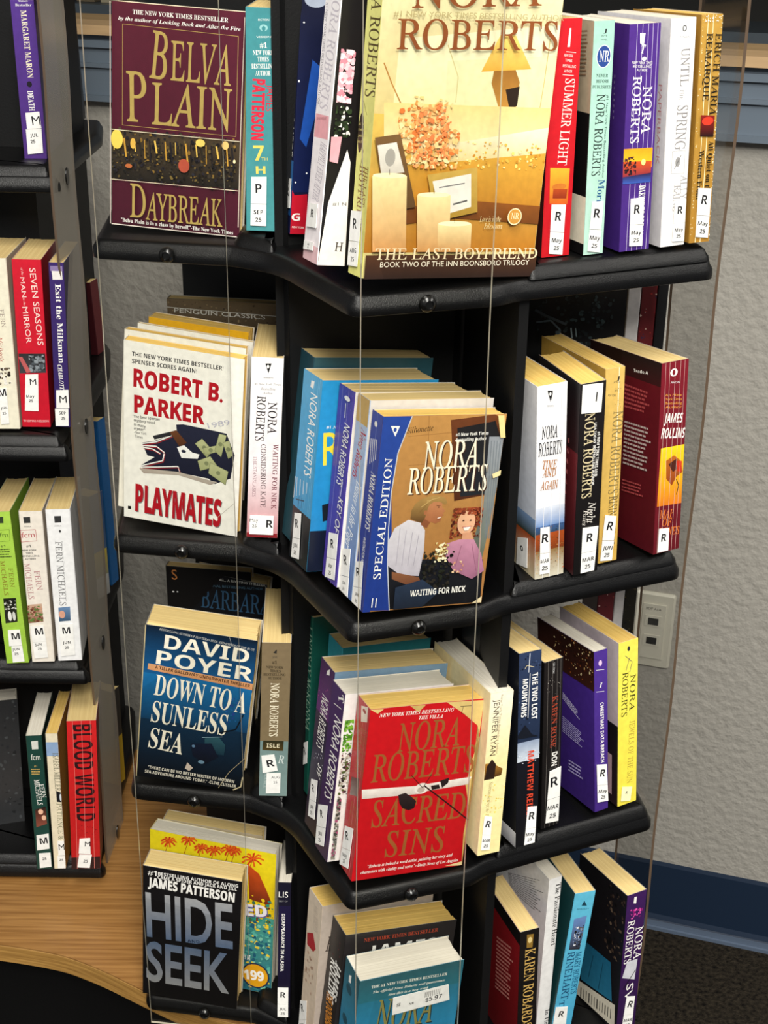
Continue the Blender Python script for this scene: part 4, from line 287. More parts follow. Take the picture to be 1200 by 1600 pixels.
{"label":"blue edged Special Edition romance with a smiling couple on the cover","group":"paperbacks stacked cover out at the front corner of the rack","kind":"c","cp":"#b9854a","cl":"#2a3a86","page":"old","pose":[-0.0166,1.003,1.1454,0.1159,0.0435,0.9953,0.1092,0.0201,0.1648],"art":[["P","p",[0.1,164.6,109.1,164.6,109.1,0.1,0.1,0.1],"#c08d4e","#9a6a3a"],["P","l",[23.4,148.1,63.3,150.5],0.3,"#8a5e30"],["P","l",[26.3,124.0,66.6,126.1],0.3,"#8a5e30"],["P","l",[29.0,101.4,69.7,103.2],0.3,"#8a5e30"],["P","l",[39.5,164.6,46.1,97.1],0.3,"#8a5e30"],["P","p",[59.2,160.8,98.7,164.6,104.1,161.7,109.1,97.8,71.1,92.4,62.9,140.1],"#6b3a1e","#4a2412"],["P","p",[65.7,153.9,99.7,159.2,109.1,138.8,108.7,97.9,76.3,95.8],"#1c1a1c","#20242a"],["P","p",[95.9,146.2,109.1,145.9,109.1,103.2,105.5,52.5,103.3,34.1,92.3,49.6,98.8,85.7],"#8d9298","#5c6450"],["P","l",[98.3,142.7,104.7,58.1],0.7,"#6a7278"],["P","l",[101.0,142.6,106.3,58.0],0.7,"#6a7278"],["P","l",[103.7,142.5,107.9,57.9],0.7,"#6a7278"],["P","l",[106.4,142.4,109.1,57.8],0.7,"#6a7278"],["P","p",[17.2,45.3,58.6,42.6,105.4,39.5,108.0,0.8,23.1,1.1],"#1a1c24","#0e0f14"],["P","p",[0.1,164.6,24.9,164.6,16.0,134.7,14.0,102.0,18.2,68.5,17.8,39.8,23.8,0.1,2.2,1.4],"#27479c","#1c3584"],["P","l",[24.9,164.6,16.0,134.7,14.0,102.0,15.0,72.2,17.8,39.8,23.8,0.1],0.8,"#c9ced8"],["P","p",[0.1,164.6,6.6,164.6,6.6,0.1,0.1,0.1],"#27479c","#1c3584"],["P","p",[7.3,156.9,15.2,156.7,12.1,148.3],"#f4f2ec"],["P","e",11.4,153.8,1.4,1.7,"#27479c"],["P","t","Silhouette",21.7,150.6,44.6,152.6,4.5,"#2a1a10","i"],["P","t","SPECIAL EDITION",12.6,28.5,11.9,131.0,6.0,"#f4f2ec","s"],["P","t","NORA",40.5,119.7,89.6,121.0,22.0,"#3a1c10","s"],["P","t","NORA",39.5,120.5,88.7,121.7,22.0,"#f6eed6","s"],["P","t","ROBERTS",29.3,99.3,99.7,100.1,21.1,"#3a1c10","s"],["P","t","ROBERTS",28.1,100.0,98.6,100.9,21.0,"#f6eed6","s"],["P","t","#1 New York Times",65.2,147.3,94.7,148.0,2.6,"#f4f2ec","b"],["P","t","Bestselling Author",65.9,142.8,93.4,143.5,2.6,"#f4f2ec","b"],["P","p",[17.8,39.8,16.3,61.5,20.6,71.9,31.8,78.4,43.3,75.1,47.8,68.6,49.1,50.5,47.1,28.7,30.0,30.8],"#d6d3da","#b9b4c0"],["P","p",[22.2,34.1,47.2,27.8,49.7,23.0,38.6,21.1,22.9,27.7],"#8a5a3c","#6e4430"],["P","p",[43.5,73.3,43.2,83.1,46.0,90.9,57.7,93.9,61.1,91.1,60.5,88.1,64.4,84.2,62.5,83.0,63.0,80.7,61.2,79.0,61.0,75.9,56.5,73.8,52.2,75.5,49.0,71.2],"#c08258","#9a5c3a"],["P","p",[43.5,73.3,44.2,79.5,51.7,75.2,49.1,70.3],"#8a5234"],["P","p",[33.5,79.2,33.6,86.2,36.1,91.4,40.8,95.2,47.0,97.4,55.3,98.1,62.1,96.0,65.1,91.8,63.5,89.6,58.3,92.3,52.7,92.6,49.2,90.3,48.1,87.3,47.4,83.8,46.5,79.4,44.2,75.0,39.4,76.5],"#b08c50","#5a3c20"],["P","e",46.3,83.8,1.3,2.0,"#a86a44"],["P","l",[55.7,89.2,59.2,89.4],0.6,"#4a2a18"],["P","e",57.7,87.9,0.8,0.5,"#2a1810"],["P","l",[47.7,91.7,40.4,83.2],0.4,"#7a5a30"],["P","l",[51.9,95.4,41.6,88.5],0.4,"#d0b070"],["P","l",[57.4,96.2,46.6,93.6],0.4,"#d0b070"],["P","l",[57.8,78.4,60.9,79.2],0.7,"#f0e6e0"],["P","l",[57.1,77.0,60.8,77.7],0.3,"#7a3a2a"],["P","l",[25.2,71.6,25.3,39.3],0.4,"#a29dac"],["P","l",[31.0,69.5,30.5,39.0],0.4,"#a29dac"],["P","l",[36.8,67.4,35.8,38.6],0.4,"#a29dac"],["P","l",[42.6,65.3,41.1,38.3],0.4,"#a29dac"],["P","n",70.7,60.1,98.7,86.6,["#6b2a1c","#8a3c24","#4a1c12","#a5502e"],120,5],["P","e",84.1,73.8,8.2,10.6,"#e3b08c"],["P","n",70.8,80.8,95.8,86.8,["#6b2a1c","#8a3c24","#a5502e"],40,5],["P","e",81.0,75.8,1.0,0.6,"#3a2014"],["P","e",87.7,75.8,1.0,0.6,"#3a2014"],["P","p",[81.4,70.0,88.4,70.3,86.4,67.2,83.1,67.0],"#f8f0ea"],["P","l",[80.6,70.0,89.0,70.6],0.5,"#a83a34"],["P","p",[81.5,64.9,90.1,65.3,93.3,56.0,81.8,55.8],"#d39a78"],["P","p",[68.3,56.6,79.3,59.5,93.0,58.7,101.7,45.3,106.4,30.1,95.9,23.4,77.2,32.1,68.7,45.6],"#c48aa4","#9a6480"],["P","l",[82.0,53.9,78.7,35.7],0.5,"#8a5670"],["P","l",[91.5,55.2,98.8,30.7],0.5,"#8a5670"],["P","n",48.5,17.6,76.7,50.6,["#14140f","#20241a","#2a2620","#0d0c0a"],60,6],["P","n",57.9,40.8,69.9,58.3,["#ede3b0","#f6efcc","#d8c883"],22,5],["P","n",75.5,30.4,85.7,40.8,["#e8c8a0","#d89a7a"],8,4],["P","p",[25.5,21.1,49.3,26.7,66.1,14.4,52.3,2.4,25.9,1.8],"#26344a","#18202e"],["P","t","WAITING FOR NICK",39.7,12.3,90.5,12.9,5.3,"#f4f2ec","b"],["P","p",[99.7,164.6,105.3,164.6,109.1,145.9,104.5,146.0],"#e6cf8c"],["P","p",[98.0,1.6,107.0,7.5,107.2,1.8],"#d9c9a0"],["P","p",[101.3,115.2,109.1,118.5,109.1,114.0,102.8,111.6],"#e0cf98"],["P","l",[6.4,13.5,6.3,5.2],0.8,"#f4f2ec"],["P","l",[9.7,13.2,9.7,5.0],0.8,"#f4f2ec"],["L","p",[0.1,164.6,19.9,164.6,19.9,0.1,0.1,0.1],"#3346a0","#28398c"],["L","l",[10.0,164.6,10.5,82.4,9.8,0.1],0.4,"#8a9ad0"],["L","t","NORA ROBERTS",8.9,117.0,8.4,68.6,8.8,"#f4f2ec","I"],["L","t","WAITING FOR NICK",7.4,61.1,8.0,36.2,5.0,"#f4f2ec","n"],["L","l",[2.7,141.9,4.9,121.7],1.0,"#f4f2ec"],["L","l",[6.2,142.7,8.0,123.7],1.0,"#f4f2ec"],["L","l",[9.7,143.4,11.2,125.8],1.0,"#f4f2ec"],["L","l",[13.1,144.1,14.3,127.8],1.0,"#f4f2ec"],["L","e",8.7,155.3,2.7,2.3,"#f4f2ec"]],"st":[["L",[0.1,36.9,13.4,41.9,15.8,19.9,0.1,15.0],"genre_label",[["R",0.5,0.42,0.42,"b"]],"#f1f0ec"],["L",[0.1,14.6,15.8,19.5,17.8,1.6,0.1,1.2],"date_label",[["JAN",0.5,0.36,0.24,"b"],["25",0.5,0.72,0.24,"b"]],"#f1f0ec"]]},
{"label":"white paperback spine titled Time and Again over an autumn landscape","group":"paperbacks filed spine out on the right side of the rack","kind":"s","cp":"#f0efee","cl":"#e2e1e2","page":"old","pose":[0.1297,1.0738,1.1694,-0.0516,0.0025,1.0053,0.0277,0.074,0.1749],"art":[["P","p",[0.1,174.8,27.5,174.8,27.5,66.5,0.1,66.5],"#f4f3f2","#e9e9ee"],["P","p",[0.1,66.5,27.5,66.5,27.5,49.0,0.1,49.0],"#d5dbe6","#6f8fc0"],["P","p",[0.1,49.0,27.5,49.0,27.5,38.5,0.1,38.5],"#3a5a8c","#2b3a3a"],["P","p",[0.1,42.0,27.5,42.0,27.5,26.2,0.1,26.2],"#a84a1c","#7a3a18"],["P","p",[0.1,26.2,27.5,26.2,27.5,0.1,0.1,0.1],"#8a6a3c","#cfc9b4"],["P","n",0.0,35.0,27.7,49.0,["#26301c","#4a5a2a","#7a4a1c"],30,1.6],["P","n",0.0,5.2,27.7,35.0,["#c9521c","#9a5a20","#5a3a18","#d8a05a"],50,1.6],["P","p",[9.0,170.4,14.3,169.5,12.0,160.3],"#222"],["P","e",11.5,167.1,1.0,1.5,"#f4f2ec"],["P","t","SILHOUETTE",8.8,156.8,14.6,155.8,1.2,"#333","n"],["P","t","NORA",4.3,129.1,18.8,128.7,10.3,"#15151a","s"],["P","t","ROBERTS",1.4,114.2,23.1,113.5,11.2,"#15151a","s"],["P","t","TIME",4.7,102.3,18.5,100.8,7.3,"#b07030","s"],["P","t","AND",5.2,94.9,17.8,93.6,6.9,"#b07030","s"],["P","t","AGAIN",3.7,83.4,19.8,82.2,7.4,"#b07030","s"],["P","l",[6.9,174.8,7.5,87.5,6.6,0.1],0.3,"#ffffff"],["P","l",[13.8,174.8,14.4,87.5,13.6,0.1],0.3,"#ffffff"],["P","l",[22.1,174.8,22.7,87.5,21.9,0.1],0.3,"#ffffff"],["L","p",[0.1,174.8,73.8,174.8,73.8,56.0,0.1,56.0],"#eceaea","#c9d0de"],["L","p",[0.1,56.0,73.8,56.0,73.8,38.5,0.1,38.5],"#7f9cc4","#2e3a2a"],["L","p",[0.1,38.5,73.8,38.5,73.8,0.1,0.1,0.1],"#a5481c","#cdbf9c"]],"st":[["L",[44.3,27.6,62.3,34.5,62.0,5.8,42.2,1.2],"stock_sticker",[["o",0.5,0.35,0.3,"b"]],"#f1f0ec"],["P",[4.2,48.6,12.8,48.0,13.2,23.9,4.1,24.6],"genre_label",[["R",0.5,0.42,0.42,"b"]],"#f1f0ec"],["P",[4.1,24.1,13.2,23.5,13.5,3.9,4.0,4.6],"date_label",[["MAR",0.5,0.36,0.24,"b"],["25",0.5,0.72,0.24,"b"]],"#f1f0ec"]]},
{"label":"black paperback spine with blank white square at its top","group":"paperbacks filed spine out on the right side of the rack","kind":"s","cp":"#131012","cl":"#4a1216","page":"old","pose":[0.1635,1.0828,1.1918,-0.0578,-0.0347,1.0053,0.0234,0.074,0.1769],"art":[["P","p",[0.1,176.7,23.3,176.7,23.3,0.1,0.1,0.1],"#1c1819","#0d0b0c"],["P","t","NORA ROBERTS",5.4,150.4,5.1,73.0,8.6,"#d8c9a0","s"],["P","t","#1 NEW YORK TIMES AND",17.6,132.2,16.4,91.6,2.4,"#f4f2ec","b"],["P","t","USA TODAY BESTSELLING AUTHOR",14.0,140.9,14.0,83.7,2.2,"#f4f2ec","b"],["P","t","Night",12.1,68.4,10.9,48.4,6.6,"#e8e2d8","i"],["P","t","Tales",7.7,61.9,6.7,47.2,4.0,"#e8e2d8","i"],["L","p",[0.1,176.7,73.8,176.7,73.8,115.0,0.1,115.0],"#121012","#2a1012"],["L","p",[0.1,115.0,73.8,115.0,73.8,0.1,0.1,0.1],"#641a20","#3c1014"],["L","l",[56.3,120.3,56.6,120.4],4.35,"#d87878"],["L","l",[56.7,120.5,56.8,120.5],4.35,"#d87878"],["L","l",[56.8,120.5,57.0,120.6],4.35,"#d87878"],["L","l",[57.1,120.6,57.2,120.7],4.35,"#d87878"],["L","l",[57.3,120.7,57.4,120.8],4.35,"#d87878"],["L","l",[57.4,120.8,57.6,120.8],4.35,"#d87878"],["L","l",[57.7,120.9,57.9,120.9],4.35,"#d87878"],["L","l",[57.9,121.0,58.1,121.1],4.35,"#d87878"],["L","l",[58.2,121.1,58.3,121.1],4.35,"#d87878"],["L","l",[55.9,110.7,56.2,110.8],4.35,"#d87878"],["L","l",[56.2,110.8,56.4,110.9],4.35,"#d87878"],["L","l",[56.4,110.9,56.8,111.0],4.35,"#d87878"],["L","l",[56.8,111.0,56.9,111.1],4.35,"#d87878"],["L","l",[57.0,111.1,57.3,111.2],4.35,"#d87878"],["L","l",[57.3,111.3,57.5,111.4],4.35,"#d87878"],["L","l",[57.6,111.4,57.8,111.5],4.35,"#d87878"],["L","l",[55.4,101.0,55.6,101.1],4.35,"#d87878"],["L","l",[55.6,101.1,56.0,101.2],4.35,"#d87878"],["L","l",[56.0,101.2,56.4,101.4],4.35,"#d87878"],["L","l",[56.4,101.4,56.6,101.5],4.35,"#d87878"],["L","l",[56.7,101.5,57.0,101.6],4.35,"#d87878"],["L","l",[57.0,101.7,57.3,101.8],4.35,"#d87878"],["L","l",[55.0,91.3,55.1,91.4],4.35,"#d87878"],["L","l",[55.2,91.4,55.3,91.5],4.35,"#d87878"],["L","l",[55.3,91.5,55.5,91.6],4.35,"#d87878"],["L","l",[55.6,91.6,55.9,91.7],4.35,"#d87878"],["L","l",[55.9,91.7,56.1,91.8],4.35,"#d87878"],["L","l",[56.1,91.8,56.4,91.9],4.35,"#d87878"],["L","l",[56.4,92.0,56.8,92.1],4.35,"#d87878"],["L","l",[56.8,92.1,57.1,92.2],4.35,"#d87878"],["L","l",[57.1,92.3,57.3,92.3],4.35,"#d87878"],["L","l",[54.5,81.7,54.8,81.8],4.35,"#d87878"],["L","l",[54.9,81.8,55.2,82.0],4.35,"#d87878"],["L","l",[55.3,82.0,55.4,82.0],4.35,"#d87878"],["L","l",[55.4,82.1,55.7,82.2],4.35,"#d87878"],["L","l",[55.8,82.2,56.2,82.4],4.35,"#d87878"],["L","l",[56.2,82.4,56.5,82.5],4.35,"#d87878"],["L","l",[54.1,72.0,54.4,72.2],4.35,"#d87878"],["L","l",[54.5,72.2,54.6,72.2],4.35,"#d87878"],["L","l",[54.7,72.3,54.9,72.4],4.35,"#d87878"],["L","l",[54.9,72.4,55.3,72.6],4.35,"#d87878"],["L","l",[55.3,72.6,55.5,72.7],4.35,"#d87878"],["L","l",[55.6,72.7,55.8,72.8],4.35,"#d87878"],["L","l",[55.8,72.8,56.0,72.9],4.35,"#d87878"],["L","l",[53.7,62.3,54.0,62.5],4.35,"#d87878"],["L","l",[54.0,62.5,54.2,62.6],4.35,"#d87878"],["L","l",[54.2,62.6,54.4,62.7],4.35,"#d87878"],["L","l",[54.5,62.7,54.7,62.8],4.35,"#d87878"],["L","l",[54.7,62.9,54.9,62.9],4.35,"#d87878"],["L","l",[54.9,62.9,55.2,63.1],4.35,"#d87878"],["L","l",[55.2,63.1,55.4,63.2],4.35,"#d87878"],["L","l",[53.2,52.7,53.5,52.8],4.35,"#d87878"],["L","l",[53.6,52.9,53.7,52.9],4.35,"#d87878"],["L","l",[53.8,52.9,54.0,53.0],4.35,"#d87878"],["L","l",[54.0,53.1,54.3,53.2],4.35,"#d87878"],["L","l",[54.4,53.2,54.6,53.3],4.35,"#d87878"],["L","l",[54.6,53.4,54.8,53.4],4.35,"#d87878"],["L","l",[54.8,53.4,55.1,53.6],4.35,"#d87878"],["L","l",[55.1,53.6,55.3,53.7],4.35,"#d87878"]],"st":[["P",[1.2,176.6,20.0,175.3,19.2,149.9,1.0,151.6],"price_sticker",[["1",0.7,0.45,0.4,"c"]],"#f1f0ec"],["P",[6.7,45.5,21.8,44.3,20.5,21.1,6.6,21.4],"genre_label",[["R",0.5,0.42,0.42,"b"]],"#f1f0ec"],["P",[6.6,21.0,20.5,20.6,19.5,1.7,6.4,1.4],"date_label",[["MAR",0.5,0.36,0.24,"b"],["25",0.5,0.72,0.24,"b"]],"#f1f0ec"]]},
{"label":"worn yellow paperback spine right of the black spine on the second tier","group":"paperbacks filed spine out on the right side of the rack","kind":"s","cp":"#d8b25c","cl":"#c79c45","page":"old","pose":[0.1877,1.1035,1.1504,-0.0376,0.0162,1.0053,0.0186,0.106,0.1779],"art":[["P","p",[0.1,177.8,18.4,177.8,18.4,0.1,0.1,0.1],"#dcb866","#d0a850"],["P","l",[13.0,177.8,13.4,89.0,12.8,0.1],0.7,"#f6eccb"],["P","t","J",10.2,167.0,13.1,166.5,3.5,"#222","b"],["P","t","JOVE",7.7,165.1,14.3,164.0,1.2,"#333","n"],["P","t","#1",9.2,157.4,12.0,156.9,1.8,"#222","n"],["P","t","NEW YORK",2.8,154.1,10.5,152.8,1.8,"#333","n"],["P","n",10.2,142.3,15.8,160.1,["#222","#f0e8d0","#444"],10,1.5],["P","t","NORA ROBERTS",9.1,139.6,7.2,64.5,9.1,"#8d7a4a","s"],["P","t","RISING TIDES",8.5,62.2,7.5,15.6,7.9,"#6a5a34","s"],["P","n",11.1,60.5,18.6,67.6,["#221a10"],6,1.6]],"st":[["P",[4.3,46.2,15.7,42.8,14.3,20.1,2.6,22.5],"genre_label",[["R",0.5,0.42,0.42,"b"]],"#f1f0ec"],["P",[2.6,22.0,14.3,19.6,13.1,1.3,1.2,2.8],"date_label",[["JUN",0.5,0.36,0.24,"b"],["25",0.5,0.72,0.24,"b"]],"#f1f0ec"]]},
